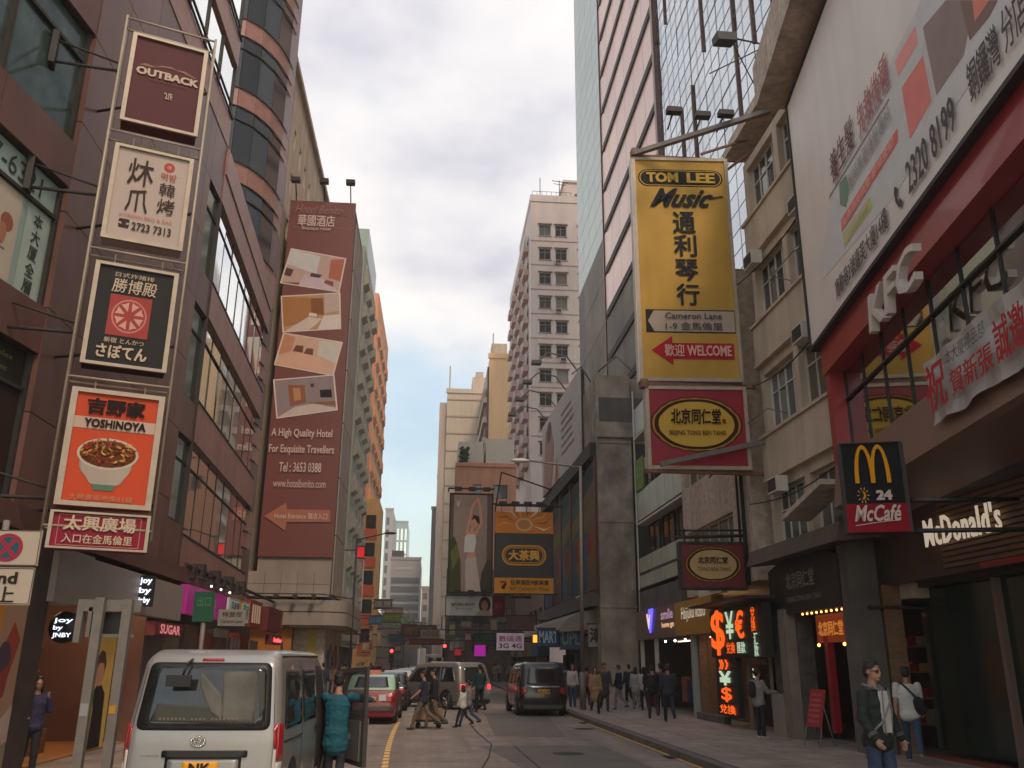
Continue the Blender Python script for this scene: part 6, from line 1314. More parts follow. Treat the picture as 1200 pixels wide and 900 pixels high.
def wheels(par, W, ys, r=.33, wd=.2, hub=alloy):
    for y in ys:
        for sx in (1, -1):
            k = ('wheel', r, wd)
            if k not in WC:
                t = MB(); t.lathe([(r*.62, -wd/2), (r*.9, -wd/2), (r, -wd*.35), (r, wd*.35), (r*.9, wd/2), (r*.62, wd/2)], (0, 0, 0), axis='x', n=24)
                h = MB(); h.lathe([(0, wd*.3), (r*.2, wd*.36), (r*.24, wd*.25), (r*.6, wd*.2), (r*.64, wd*.46), (r*.66, wd*.3)], (0, 0, 0), axis='x', n=24)
                for i in range(5): a = 2*pi*i/5; h.tube((wd*.3, cos(a)*r*.15, sin(a)*r*.15), (wd*.4, cos(a)*r*.6, sin(a)*r*.6), r*.09, 5)
                WC[k] = (t.mesh('wheel', tyre), h.mesh('rim', hub))
            o = put('wheel', WC[k][0], par, (sx*(W/2-.085), y, r)); p = put('rim', WC[k][1], o); 
            if sx < 0: o.rotation_euler = (0, 0, pi)
def arch(m, h, y, r):
    for f in 'RL': h.patch(m, f, [(y+r*cos(a), r*.92+r*sin(a)) for a in [R(-35+250*i/16) for i in range(17)]], .004, 0, 0, 3)
def vehicle(name, label, cat, x, y, rz, h, body, wy, split=None, glass=(), rear=(), plate='AB 1234', lit=False, wr=.33, bumper=None, group=None, details=None, rear_glass=None, front_lights=True):
    t = thing(name, label, cat, (x, y, 0), rz, group); h.body([body, split[1]] if split else body, t, split=split[0] if split else None)
    m = MB(); [arch(m, h, q, wr*1.22) for q in wy]; m.build('wheel_arch', black_m, t); wheels(t, h.W, wy, wr)
    for (f, pts) in glass: h.part('window', carglass, t, f, pts, .006, .05)
    for (f, pts) in rear: h.part('tail_light', red_on if lit else red_l, t, f, pts, .02, .02, 3)
    return t
# --- near silver van
vp = mat('paint_van_silver', (.33, .322, .312), .33, metal=.35, coat=.5, var=.05, vscale=1.5)
hv = Hull(4.7, 1.69, .28, [(0, 1.9), (.3, 1.97), (1, 1.985), (3.4, 1.98), (3.9, 1.85), (4.45, 1.25), (4.7, .95)], r=.13, belt=1.05, tumble=.13, rake=[(0, .0), (.5, 0), (1.1, .03), (1.95, .2)], front=[(0, 0), (.9, .02), (2, .5)], taper=.02)
van = thing('delivery_van', 'silver high-roof van seen from behind in the left foreground with its driver door open', 'van', (-2.455, 10.45, 0), R(-.9))
hv.body(vp, van, ny=60, nz=22, nx=20)
m = MB(); [arch(m, hv, q, .41) for q in (1.0, 3.75)]; m.build('wheel_arch', black_m, van); wheels(van, 1.69, (1.0, 3.75), .33)
hv.part('rear_window_surround', black_m, van, 'B', [(-.74, 1.13), (.74, 1.13), (.75, 1.84), (-.75, 1.84)], .006, .09, 8)
vg = mat('van_rear_glass', (.025, .026, .026), .05, spec=.7, var=.5, vscale=1.7, bump=.02, bscale=1.2)
hv.part('rear_window', vg, van, 'B', [(-.68, 1.17), (.68, 1.17), (.69, 1.79), (-.69, 1.79)], .011, .08, 8)
# shapes applied on the rear glass: curtain and pale reflection painted in, seat backs
m = MB(); hv.patch(m, 'B', [(.08, 1.3), (.22, 1.22), (.16, 1.5), (-.12, 1.75), (-.1, 1.6)], .014); hv.patch(m, 'B', [(.2, 1.2), (.56, 1.2), (.58, 1.74), (.16, 1.74)], .0125); m.build('curtain_reflection', mat('curtain_reflection_grey', (.1, .095, .08), .8, var=.3), van)
m = MB(); hv.patch(m, 'B', [(.62, 1.25), (.67, 1.35), (.66, 1.74), (.56, 1.74), (.6, 1.5)], .014); hv.patch(m, 'B', [(-.6, 1.22), (.35, 1.2), (.3, 1.36), (-.55, 1.4)], .0125); m.build('seat_back', mat('seat_grey_green', (.05, .05, .04), .8), van)
txtm = flat(s2l(110, 96, 84))
for i in range(20):
    x_ = -.5+i*.045; m = MB()
    if i in (7, 12): continue
    hv.patch(m, 'B', [(x_, 1.225), (x_+.028, 1.225), (x_+.028, 1.255), (x_, 1.255)], .016, rings=1)
    m.build('window_lettering', txtm, van)
hv.part('high_brake_light', red_l, van, 'B', [(-.13, 1.865), (.15, 1.865), (.14, 1.905), (-.12, 1.905)], .02, .012, 3)
for sx in (1, -1):
    hv.part('tail_light', red_l, van, 'B', [(sx*.8, .95), (sx*.84, .95), (sx*.84, 1.2), (sx*.78, 1.14)], .02, .01, 3); hv.part('tail_light', red_l, van, 'R' if sx > 0 else 'L', [(.02, .82), (.2, .82), (.13, 1.2), (.02, 1.2)], .018, .02, 3)
    hv.part('reverse_light', clear_l, van, 'B', [(sx*.8, .68), (sx*.84, .68), (sx*.84, .93), (sx*.8, .93)], .02, .01, 3); hv.part('indicator', clear_l, van, 'R' if sx > 0 else 'L', [(.02, .62), (.17, .62), (.19, .8), (.02, .8)], .018, .02, 3)
hv.part('plate_recess', black_m, van, 'B', [(-.36, .55), (.46, .55), (.46, .9), (-.36, .9)], .004, .03, 5); hv.part('garnish', black_m, van, 'B', [(-.4, .86), (.52, .86), (.52, .93), (-.4, .93)], .025, .02, 5); hv.part('plate_panel', vp, van, 'B', [(-.33, .56), (.43, .56), (.43, .84), (-.33, .84)], .008, .02, 5)
hv.part('number_plate', plate_y, van, 'B', [(-.16, .6), (.22, .6), (.22, .82), (-.16, .82)], .022, .01, 4); pt_ = hv.P(.03, 0, .75, .028)
o = txt(van, 'NK', -.08, .14, .71, .805, flat((.02, .02, .02)), y=pt_.y-.006, bold=.03)
# emblem
em = thing('tmp', 'x', 'x'); bpy.data.objects.remove(em)
e0 = hv.P(-.02, 0, 1.02, .02); m = MB()
def ring(m, cx, cz, rx, rz, w_, y, n=28):
    pts = [Vector((cx+rx*cos(2*pi*i/n), y, cz+rz*sin(2*pi*i/n))) for i in range(n+1)]
    m.path(pts, w_, 6)
ring(m, e0.x, e0.z, .072, .05, .009, e0.y); ring(m, e0.x, e0.z, .024, .045, .006, e0.y); ring(m, e0.x, e0.z+.018, .045, .018, .006, e0.y); m.build('emblem', chrome, van)
o = txt(van, 'COMMUTER', -.62, -.42, .865, .885, flat(s2l(120, 112, 106)), y=hv.P(-.5, 0, .87, .008).y-.01)
# wiper, under mirror, aerial
m = MB(); a = hv.P(-.28, 0, 1.8, .05); m.path([hv.P(-.25, 0, 1.88, .02), a+Vector((0, -.06, 0)), hv.P(-.3, 0, 1.7, .1)], .014, 6); m.box(-.43, -.16, a.y-.15, a.y-.12, 1.58, 1.7); m.build('parking_mirror', black_m, van)
m = MB(); m.path([hv.P(.55, 0, 1.16, .03), hv.P(.1, 0, 1.2, .03), hv.P(-.35, 0, 1.19, .03)], .008, 5); m.build('wiper', black_m, van)
m = MB(); m.tube((.6, 1.1, 1.95), (.6, 1.05, 2.08), .015, 6); m.build('aerial', black_m, van)
m = MB(); m.path([hv.P(.83, .25, 1.9, .01), hv.P(.83, 3.4, 1.92, .01)], .012, 5); m.path([hv.P(-.83, .25, 1.9, .01), hv.P(-.83, 3.4, 1.92, .01)], .012, 5); m.build('gutter', black_m, van)
m = MB(); hv.patch(m, 'B', [(-.8, .5), (.8, .5), (.8, .515), (-.8, .515)], .004, rings=1)
for x_ in (-.79, .79): hv.patch(m, 'B', [(x_-.004, .5), (x_+.004, .5), (x_+.004, 1.9), (x_-.004, 1.9)], .003, rings=1)
m.build('panel_gap', black_m, van)
hv.part('bumper', vp, van, 'B', [(-.82, .3), (.82, .3), (.82, .47), (-.82, .47)], .05, .05, 6)
for f_ in 'RL':
    hv.part('side_window', carglass, van, f_, [(.3, 1.12), (1.55, 1.12), (1.55, 1.76), (.4, 1.76)], .006, .08); hv.part('side_window', carglass, van, f_, [(1.68, 1.12), (2.85, 1.12), (2.85, 1.76), (1.68, 1.76)], .006, .08)
    m = MB()
    for y_ in (1.62, 2.92): hv.patch(m, f_, [(y_, .45), (y_+.012, .45), (y_+.012, 1.85), (y_, 1.85)], .003, rings=1)
    hv.patch(m, f_, [(.3, .98), (1.6, .98), (1.6, 1.0), (.3, 1.0)], .004, rings=1); m.build('panel_gap', black_m, van)
m = MB(); m.path([hv.P(.845, .75, .99, .01), hv.P(.845, 1.55, .99, .01)], .012, 5); hv.patch(m, 'R', [(2.65, .98), (2.85, .98), (2.85, 1.03), (2.65, 1.03)], .03, 0, .01, 2); m.build('door_handle', black_m, van)
hv.part('door_opening', shop_dark, van, 'R', [(2.95, .45), (3.95, .45), (4.0, 1.1), (3.75, 1.78), (2.95, 1.8)], .006, .05)
hv.part('side_window', carglass, van, 'L', [(2.98, 1.12), (4.15, 1.12), (3.75, 1.76), (2.98, 1.78)], .006, .06); hv.part('windscreen', carglass, van, 'T', [(-.7, 3.75), (.7, 3.75), (.72, 4.4), (-.72, 4.4)], .008, .05)
# open driver's door
dr = put('driver_door', MB().mesh('tmp', vp), van, (.86, 4.0, 0)); dr.rotation_euler = (0, 0, R(38))
m = MB(); prof = [(-1.0, .42), (-.0, .5), (.02, 1.08), (-.32, 1.75), (-1.0, 1.78)]
def door_ring(m, outer, inner, x0, x1, mi=0):
    n = len(outer)
    for i in range(n):
        a, b, c, d = outer[i], outer[(i+1) % n], inner[(i+1) % n], inner[i]
        m.face([(x0, *a), (x0, *b), (x0, *c), (x0, *d)], mi); m.face([(x1, *a), (x1, *b), (x1, *c), (x1, *d)], mi); m.face([(x0, *a), (x0, *b), (x1, *b), (x1, *a)], mi); m.face([(x0, *d), (x0, *c), (x1, *c), (x1, *d)], mi)
up = [(-1.0, 1.08), (.02, 1.08), (-.32, 1.75), (-1.0, 1.78)]; upi = [(-.94, 1.14), (-.08, 1.14), (-.36, 1.69), (-.94, 1.72)]
m.prism([(-1.0, .42), (-.0, .5), (.02, 1.08), (-1.0, 1.08)], 'x', 0, .07); door_ring(m, up, upi, .01, .055); me = m.mesh('driver_door', mat('door_inner', (.07, .066, .062), .5, metal=.2)); dr.data = me; box('door_skin', vp, dr, .071, .08, -1.0, -.01, .45, 1.08)
m = MB(); m.prism(upi, 'x', .03, .036); m.build('door_glass', mat('door_glass_tint', (.05, .06, .06), .05, alpha=.45), dr)
m = MB(); m.prism([(-.93, .5), (-.08, .56), (-.06, 1.04), (-.93, 1.04)], 'x', -.03, -.001); m.box(-.07, -.03, -.7, -.2, .78, .86); m.build('door_trim', mat('grey_trim', (.09, .085, .08), .7), dr)
m = MB(); m.box(.08, .3, -.2, -.1, 1.12, 1.36); m.tube((.0, -.1, 1.15), (.2, -.15, 1.2), .02, 6); m.build('door_mirror', black_m, dr)
# --- generic shapes
def mpv(name, label, x, y, rz, body, lit=False, dark=False, W=1.8, L=4.8, H=1.88, group=None, plate='RK 6218', mats=None):
    h = Hull(L, W, .22, [(0, H-.08), (.35, H), (2.4, H), (3.3, H-.12), (4.05, 1.12), (4.7, .86), (L, .75)], r=.16, belt=1.0, tumble=.2, rake=[(0, .06), (.6, 0), (1.0, .03), (H, .32)], front=[(0, 0), (.9, .05), (2, .2)], taper=.05)
    t = thing(name, label, 'minivan', (x, y, 0), rz, group); h.body(body, t)
    m = MB(); [arch(m, h, q, .42) for q in (.95, 3.85)]; m.build('wheel_arch', black_m, t); wheels(t, W, (.95, 3.85), .34)
    h.part('rear_window', carglass, t, 'B', [(-.68, 1.1), (.68, 1.1), (.64, H-.2), (-.64, H-.2)], .008, .09)
    for f in 'RL':
        h.part('side_window', carglass, t, f, [(.32, 1.1), (1.35, 1.08), (1.35, H-.2), (.5, H-.2)], .006, .07); h.part('side_window', carglass, t, f, [(1.43, 1.08), (2.45, 1.05), (2.45, H-.2), (1.43, H-.2)], .006, .05); h.part('side_window', carglass, t, f, [(2.53, 1.05), (3.75, 1.05), (3.1, H-.26), (2.53, H-.22)], .006, .05)
        m = MB()
        for q in (1.39, 2.49, 3.55): h.patch(m, f, [(q, .4), (q+.012, .4), (q+.012, 1.04), (q, 1.04)], .003, rings=1)
        h.patch(m, f, [(.3, .33), (4.4, .33), (4.4, .28), (.3, .28)], .01, rings=1); m.build('panel_gap', black_m, t)
    h.part('windscreen', carglass, t, 'T', [(-.68, 3.2), (.68, 3.2), (.74, 4.05), (-.74, 4.05)], .008, .06)
    for sx in (1, -1): 
        h.part('tail_light', red_on if lit else red_l, t, 'B', [(sx*(W/2-.03), .78 if lit else .72), (sx*(W/2-.03), 1.0), (sx*(W/2-.26), 1.0), (sx*(W/2-.26), .82)], .02, .03, 3)
        h.part('headlight', clear_l, t, 'F', [(sx*.85, .62), (sx*.5, .6), (sx*.5, .72), (sx*.85, .78)], .02, .03, 3)
    h.part('number_plate', plate_y, t, 'B', [(-.24, .78), (.24, .78), (.24, .93), (-.24, .93)], .02, .01, 3); txt(t, plate, -.2, .2, .8, .905, flat((.03, .02, .02)), y=h.P(0, 0, .85, .02).y-.01, bold=.02)
    h.part('rear_garnish', chrome, t, 'B', [(-.62, 1.0), (.62, 1.0), (.62, 1.05), (-.62, 1.05)], .03, .01, 3)
    h.part('bumper', black_m if not dark else mat('grey_trim', (.09, .085, .08)), t, 'B', [(-W/2+.1, .26), (W/2-.1, .26), (W/2-.1, .4), (-W/2+.1, .4)], .05, .04, 4)
    return t, h
silver = paint('minivan_silver', (.26, .24, .225), .35); black_p = paint('black', (.012, .012, .013), .1, .25)
mpv('minivan', 'silver grey minivan turning across the road with both brake lights lit', 1.95, 38.6, R(37), silver, lit=True, plate='SN 392')
t, h = mpv('minivan', 'black minivan driving away in the right lane with a yellow plate', 4.17, 33.9, R(2), black_p, dark=True, W=1.84, H=1.9, plate='LN 5178')
# sedan / taxi
def sedan(name, label, cat, x, y, rz, body, roof=None, W=1.69, L=4.6, H=1.46, sign=False, plate='KB 4107', group=None, rear=True, lit=False):
    h = Hull(L, W, .24, [(0, .96), (.75, .99), (3.3, .95), (L, .74)], r=.1, belt=.9, tumble=.1, rake=[(0, .05), (.5, 0), (.95, .06)], front=[(0, 0), (.9, .05)], taper=.05)
    t = thing(name, label, cat, (x, y, 0), rz, group); h.body(body, t, ny=26, nz=8)
    c = Hull(2.9, W-.1, .8, [(0, .98), (.62, H-.02), (.9, H), (1.9, H), (2.9, .96)], r=.08, belt=.95, tumble=.26, taper=.03); cab = MB()
    o = c.body([roof or body, body], t, name='cabin', ny=26, nz=8, split=1.02); o.location = (0, .55, 0)
    m = MB(); [arch(m, h, q, .38) for q in (.9, 3.65)]; m.build('wheel_arch', black_m, t); wheels(t, W, (.9, 3.65), .3)
    def cp(nm, f, pts, mt=carglass): q = c.part(nm, mt, t, f, pts, .008, .03); q.location = (0, .55, 0)
    cp('rear_window', 'T', [(-.58, .12), (.58, .12), (.52, .56), (-.52, .56)]); cp('windscreen', 'T', [(-.62, 2.75), (.62, 2.75), (.54, 2.02), (-.54, 2.02)])
    for f in 'RL': cp('side_window', f, [(.62, 1.02), (1.38, 1.02), (1.38, H-.08), (.78, H-.08)]); cp('side_window', f, [(1.46, 1.02), (2.45, 1.02), (1.9, H-.08), (1.46, H-.08)])
    for sx in (1, -1):
        h.part('tail_light', red_on if lit else red_l, t, 'B', [(sx*(W/2-.05), .66), (sx*(W/2-.05), .86), (sx*(W/2-.42), .86), (sx*(W/2-.42), .66)], .015, .02, 3); h.part('headlight', clear_l, t, 'F', [(sx*.78, .52), (sx*.45, .52), (sx*.45, .66), (sx*.78, .66)], .015, .02, 3)
    h.part('number_plate', plate_y, t, 'B', [(-.22, .66), (.22, .66), (.22, .82), (-.22, .82)], .016, .01, 3); txt(t, plate, -.18, .18, .69, .79, flat((.03, .02, .02)), y=h.P(0, 0, .75, .02).y-.01, bold=.02)
    h.part('bumper', mat('grey_trim', (.09, .085, .08)) if rear else body, t, 'B', [(-W/2+.06, .4), (W/2-.06, .4), (W/2-.06, .56), (-W/2+.06, .56)], .05, .04, 4)
    if sign: box('roof_sign', mat('taxi_sign', s2l(190, 110, 96), .4, emit=s2l(190, 110, 96), es=.1), t, -.22, .22, 1.7, 1.85, H, H+.14); box('roof_plate', plate_w, t, .3, .52, .02, .05, .7, .88)
    return t, h
sedan('taxi', 'red taxi with pale green roof driving away beyond the open van door', 'taxi', -1.88, 29.3, R(-1), paint('taxi_red', (.24, .012, .03), 0, .3), roof=paint('mint', (.3, .5, .34), .1, .25), sign=True)
cars = [(-1.75, 37, 1.7, 'black', (.015, .015, .016), 'black saloon just ahead of the red taxi'), (-1.65, 45.5, 1.7, 'white', (.5, .48, .45), 'white and dark saloon second ahead of the red taxi'), (-1.55, 54, 1.7, 'grey', (.12, .12, .12), 'grey saloon third ahead of the red taxi'),
        (-1.5, 63, 1.7, 'silver', (.35, .34, .32), 'silver saloon waiting near the far crossing'), (-1.4, 74, 1.7, 'black2', (.02, .02, .022), 'dark saloon just past the far crossing'), (.9, 78, 1.7, 'white2', (.5, .49, .46), 'white saloon past the crossing in the middle lane'), (1.0, 92, 1.7, 'grey2', (.16, .15, .15), 'grey saloon far off in the middle lane'), (3.6, 84, 1.7, 'maroon', (.16, .03, .03), 'maroon saloon far off in the right lane'), (-1.3, 90, 1.7, 'blue', (.05, .07, .12), 'navy saloon far off in the left lane')]
for (x, y, w_, n, c, lab) in cars: sedan('parked_car' if 0 else 'car', lab, 'car', x, y, 0, paint(n, c), plate='%s %d' % (random.choice(['PB', 'SK', 'TW', 'MV']), random.randint(200, 9900)), group='cars queueing up the street')
def boxy(name, label, cat, x, y, L, W, H, body, glass_z):
    h = Hull(L, W, .35, [(0, H), (L, H)], r=.14, belt=1.2, tumble=.02, taper=.01); t = thing(name, label, cat, (x, y, 0)); h.body(body, t, ny=20, nz=10); wheels(t, W, (1.2, L-1.4), .42)
    h.part('rear_window', carglass, t, 'B', [(-W/2+.25, glass_z), (W/2-.25, glass_z), (W/2-.25, glass_z+.8), (-W/2+.25, glass_z+.8)], .01, .06)
    for sx in (1, -1): h.part('tail_light', red_l, t, 'B', [(sx*(W/2-.08), .8), (sx*(W/2-.08), 1.1), (sx*(W/2-.28), 1.1), (sx*(W/2-.28), .8)], .02, .01, 3)
    h.part('number_plate', plate_y, t, 'B', [(-.25, .7), (.25, .7), (.25, .85), (-.25, .85)], .02, .01, 3); return t
boxy('box_truck', 'white box truck far down the street in the centre', 'truck', .4, 104, 6, 2.1, 2.7, paint('truck_white', (.55, .52, .47), 0), 1.6)
boxy('bus', 'pale bus with a red roof band beside the distant white truck', 'bus', 3.3, 108, 9, 2.4, 3.0, paint('bus_pale', (.35, .38, .36), 0), 1.5)
# ============================================================ people
def capsule(m, p, q, r1, r2, n=12, sc=(1, 1)):
    p, q = Vector(p), Vector(q); d = q-p; L = d.length
    if L < 1e-5: m.ball(p, r1, n); return
    d.normalize(); a = Vector((1, 0, 0)) if abs(d.x) < .8 else Vector((0, 0, 1)); b = d.cross(a).normalized(); a = b.cross(d)
    prof = [(0, -r1)]+[(r1*cos(t), r1*sin(t)) for t in (R(-60), R(-30), 0)]+[(r2*cos(t), L+r2*sin(t)) for t in (0, R(30), R(60))]+[(0, L+r2)]
    k = len(m.v)
    for (rr, h) in prof:
        for i in range(n):
            t = 2*pi*i/n; m.v.append(tuple(p+d*h+a*(max(rr, 1e-4)*cos(t)*sc[0])+b*(max(rr, 1e-4)*sin(t)*sc[1])))
    for j in range(len(prof)-1):
        for i in range(n): m.f.append((k+j*n+i, k+j*n+(i+1) % n, k+(j+1)*n+(i+1) % n, k+(j+1)*n+i)); m.m.append(0); m.sm.append(True)
PEND = []
def fused(name, m, mt, par, vox, smooth=2):
    me = m.mesh(name, mt); o = put(name, me, par); md = o.modifiers.new('r', 'REMESH'); md.mode = 'VOXEL'; md.voxel_size = vox; md.use_smooth_shade = True
    s_ = o.modifiers.new('s', 'SMOOTH'); s_.iterations = smooth; s_.factor = .5; PEND.append(o); return o
skin = mat('skin', (.38, .2, .13), .55, var=.06, vscale=20); hair_m = mat('hair', (.012, .009, .008), .5, var=.4, vscale=60, bump=.6, bscale=90)
def cloth(n, c, **k): return mat('cloth_'+n, c, .85, var=.14, vscale=7, bump=.9, bscale=9, **k)
def person(label, x, y, z, face, h=1.7, top=None, bottom=None, shoe=None, hair='short', stride=.0, coat=0., arms=((10, 8, 15), (10, 8, 15)), vox=.02, bag=None, female=False, sleeves=1, group=None, lean=0, skirt=0, fingers=False, extra=None, hairm=None, turn=0, build=1.):
    """face: heading in degrees, 0 = +Y (away from camera). arms: (forward swing, out, elbow) for left, right"""
    t = thing('person', label, 'person', (x, y, z), R(-face), group); k = h/1.75
    V3 = lambda *a: Vector(a)*k
    hipz = .9; sh = .19 if not female else .165; hw = .09
    top = top or cloth('grey', (.1, .1, .1)); bottom = bottom or cloth('dark', (.02, .02, .025)); shoe = shoe or black_m
    ln = V3(0, math.tan(R(lean))*.5, 0)
    # legs: left x<0 forward by stride
    leg = []
    for sx, s_ in ((-1, stride), (1, -stride)):
        hip = V3(sx*hw, 0, hipz); a = math.atan(s_); knee = hip+V3(0, sin(a)*.43+.03, -cos(a)*.43); b_ = a-(.12 if s_ >= 0 else .55)*(1 if stride else .12)
        ank = knee+V3(0, sin(b_)*.42, -cos(b_)*.42); leg.append((hip, knee, ank))
    low = min(l[2].z for l in leg)-.07*k; dz = -low
    off = Vector((0, 0, dz)); leg = [tuple(p+off for p in l) for l in leg]
    P = lambda *a: V3(*a)+off
    pel = P(0, 0, .95); chest = P(0, .0, 1.28)+ln*.7; neck = P(0, -.005, 1.46)+ln; head = P(0, .025, 1.63)+ln*1.1
    sho = [P(sx*sh, -.005, 1.4)+ln*.95 for sx in (-1, 1)]
    arm = []
    for i, sx in ((0, -1), (1, 1)):
        f_, o_, e_ = [R(v) for v in arms[i][:3]]; d = Vector((sx*sin(o_), sin(f_)*cos(o_), -cos(f_)*cos(o_))); el = sho[i]+d*.285*k
        inward = R(arms[i][3]) if len(arms[i]) > 3 else 0
        d2 = Vector((sx*sin(o_)*.6-sx*sin(inward), sin(f_+e_)*cos(o_), -cos(f_+e_)*cos(o_))).normalized(); wr_ = el+d2*.25*k; arm.append((sho[i], el, wr_, d2))
    # body (continuous)
    b = MB()
    capsule(b, pel, chest, .125*k, .14*k, sc=(1.15, .8)); capsule(b, chest, neck-V3(0, 0, .06), .15*k, .07*k, sc=(1.2, .75)); capsule(b, neck-V3(0, 0, .04), head-V3(0, .01, .06), .055*k, .05*k)
    b.ball(head+V3(0, -.012, .025), (.074*k, .092*k, .095*k), 16); b.ball(head+V3(0, .02, -.045), (.057*k, .065*k, .07*k), 14); b.ball(head+V3(0, .06, -.09), (.025*k, .022*k, .018*k), 8)
    b.ball(head+V3(0, .09, -.015), (.013*k, .022*k, .026*k), 8); b.ball(head+V3(0, .088, -.055), (.026*k, .012*k, .009*k), 8)
    for sx in (1, -1): b.ball(head+V3(sx*.074, -.01, -.01), (.012*k, .022*k, .032*k), 8); b.ball(head+V3(sx*.03, .078, .012), (.022*k, .012*k, .008*k), 6)
    for (a_, e_, w_, d2) in arm:
        capsule(b, a_, e_, .05*k, .042*k); capsule(b, e_, w_, .042*k, .028*k); pm = w_+d2*.05*k; capsule(b, w_, pm, .026*k, .036*k, sc=(.55, 1))
        sd = Vector((0, 1, 0)); sd = (sd-d2*sd.dot(d2)).normalized()
        if fingers:
            for q_ in range(4):
                o1 = pm+sd*(.027-.018*q_)*k; l_ = (.038, .045, .042, .03)[q_]*k; c_ = d2.cross(sd)*(.012*k*(1 if a_.x < 0 else -1)); capsule(b, o1, o1+d2*l_+c_, .0105*k, .0095*k, 8); capsule(b, o1+d2*l_+c_, o1+d2*l_*1.6+c_*3, .0095*k, .008*k, 8)
            capsule(b, w_+d2*.02*k+sd*.025*k, w_+d2*.06*k+sd*.06*k, .012*k, .01*k, 8)
        else: capsule(b, pm, pm+d2*.06*k, .03*k, .02*k, sc=(.55, 1)); capsule(b, w_+d2*.02*k, w_+d2*.05*k+sd*.05*k, .012*k, .01*k, 8)
    for (hp, kn, an) in leg: capsule(b, hp, kn, .075*k, .055*k); capsule(b, kn, an, .055*k, .038*k)
    fused('body', b, skin, t, vox*.8 if fingers else vox)
    # clothes
    c = MB(); pf = 1.08*build
    capsule(c, pel+V3(0, 0, -.05), chest, .138*k*pf, .155*k*pf, sc=(1.18, .84)); capsule(c, chest, neck-V3(0, 0, .075), .163*k*pf, .075*k, sc=(1.22, .8))
    capsule(c, pel+V3(-.05, 0, -.06), pel+V3(.05, 0, -.06), .13*k*pf, .13*k*pf, sc=(1.0, 1.12))
    if coat:
        capsule(c, pel, pel-V3(0, 0, coat), .15*k*pf, .17*k*pf, sc=(1.15, .85))
    for (a_, e_, w_, d2) in arm:
        capsule(c, a_, a_.lerp(e_, 1 if sleeves > .5 else .65), .066*k*pf, .058*k*pf)
        if sleeves > .5: capsule(c, e_, e_.lerp(w_, .93), .057*k*pf, .042*k*pf)
    fused('jacket' if sleeves > .5 else 'shirt', c, top, t, vox)
    c = MB()
    if skirt: capsule(c, pel, pel-V3(0, 0, skirt), .14*k, .19*k, sc=(1.1, .9))
    else:
        capsule(c, pel-V3(.04, 0, .06), pel-V3(-.04, 0, .06), .116*k, .116*k, sc=(.95, 1.05))
        for (hp, kn, an) in leg: capsule(c, hp, kn, .092*k, .07*k); capsule(c, kn, an+V3(0, 0, .02), .068*k, .056*k)
    fused('skirt' if skirt else 'trousers', c, bottom, t, vox)
    for (hp, kn, an) in leg:
        q_ = MB(); capsule(q_, an+V3(0, -.02, -.03), an+V3(0, .13, -.04), .042*k, .034*k, sc=(1, .8)); q_.build('shoe', shoe, t)
    hm = hairm or hair_m
    if hair != 'none':
        c = MB(); c.ball(head+V3(0, -.022, .042), (.081*k, .096*k, .084*k), 18); c.ball(head+V3(0, -.055, .0), (.08*k, .06*k, .085*k), 14)
        if hair == 'long': c.ball(head+V3(0, -.06, -.08), (.09*k, .055*k, .16*k), 14); [c.ball(head+V3(s_*.07, -.01, -.05), (.03*k, .05*k, .12*k), 10) for s_ in (1, -1)]
        for i in range(14): a_ = random.uniform(0, 2*pi); c.ball(head+V3(.05*cos(a_), -.02+.06*sin(a_), .085+random.uniform(0, .03)), .02*k, 8)
        fused('hair', c, hm, t, vox*.6, 1)
    for sx in (1, -1): MB().ball(head+V3(sx*.031, .079, .0), (.011*k, .006*k, .006*k), 8).build('eye', black_m, t)
    if bag == 'pack': c = MB(); capsule(c, P(0, -.2, 1.12)+ln*.6, P(0, -.19, 1.33)+ln*.8, .12*k, .11*k, sc=(1.1, .6)); fused('backpack', c, cloth('bag', (.015, .014, .016)), t, .02)
    if bag == 'side': c = MB(); capsule(c, P(.2, -.12, .98), P(.16, -.16, 1.12), .11*k, .1*k, sc=(1, .6)); fused('shoulder_bag', c, cloth('bag', (.015, .014, .016)), t, .02); MB().path([P(-.12, -.0, 1.47), P(.0, -.16, 1.35), P(.17, -.2, 1.15)], .02*k, 6).path([P(-.12, -.0, 1.47), P(0, .14, 1.3), P(.2, .05, 1.1), P(.2, -.05, 1.05)], .02*k, 6).build('bag_strap', cloth('bag', (.015, .014, .016)), t)
    if bag == 'hand': c = MB(); w_ = arm[1][2]+arm[1][3]*.08*k; c.box(w_.x-.05, w_.x+.05, w_.y-.16, w_.y+.16, w_.z-.4*k, w_.z-.08); c.build('shopping_bag', cloth('tote', (.3, .26, .22)), t); MB().path([w_+Vector((0, -.08, -.09)), w_, w_+Vector((0, .08, -.09))], .006, 5).build('handle', black_m, t)
    if extra: extra(t, P, k, arm, head, neck, leg)
    return t
denim = cloth('denim', (.035, .06, .11)); blk_c = cloth('black', (.013, .013, .015)); navy = cloth('navy', (.015, .022, .045)); tan = cloth('tan', (.3, .19, .1)); grey_c = cloth('grey', (.2, .19, .19)); whitec = cloth('white', (.55, .53, .5)); khaki = cloth('khaki', (.13, .1, .075)); maroon_c = cloth('maroon', (.06, .015, .02)); teal = cloth('teal', (.006, .085, .12)); wshoe = mat('white_shoe', (.5, .48, .45), .6)
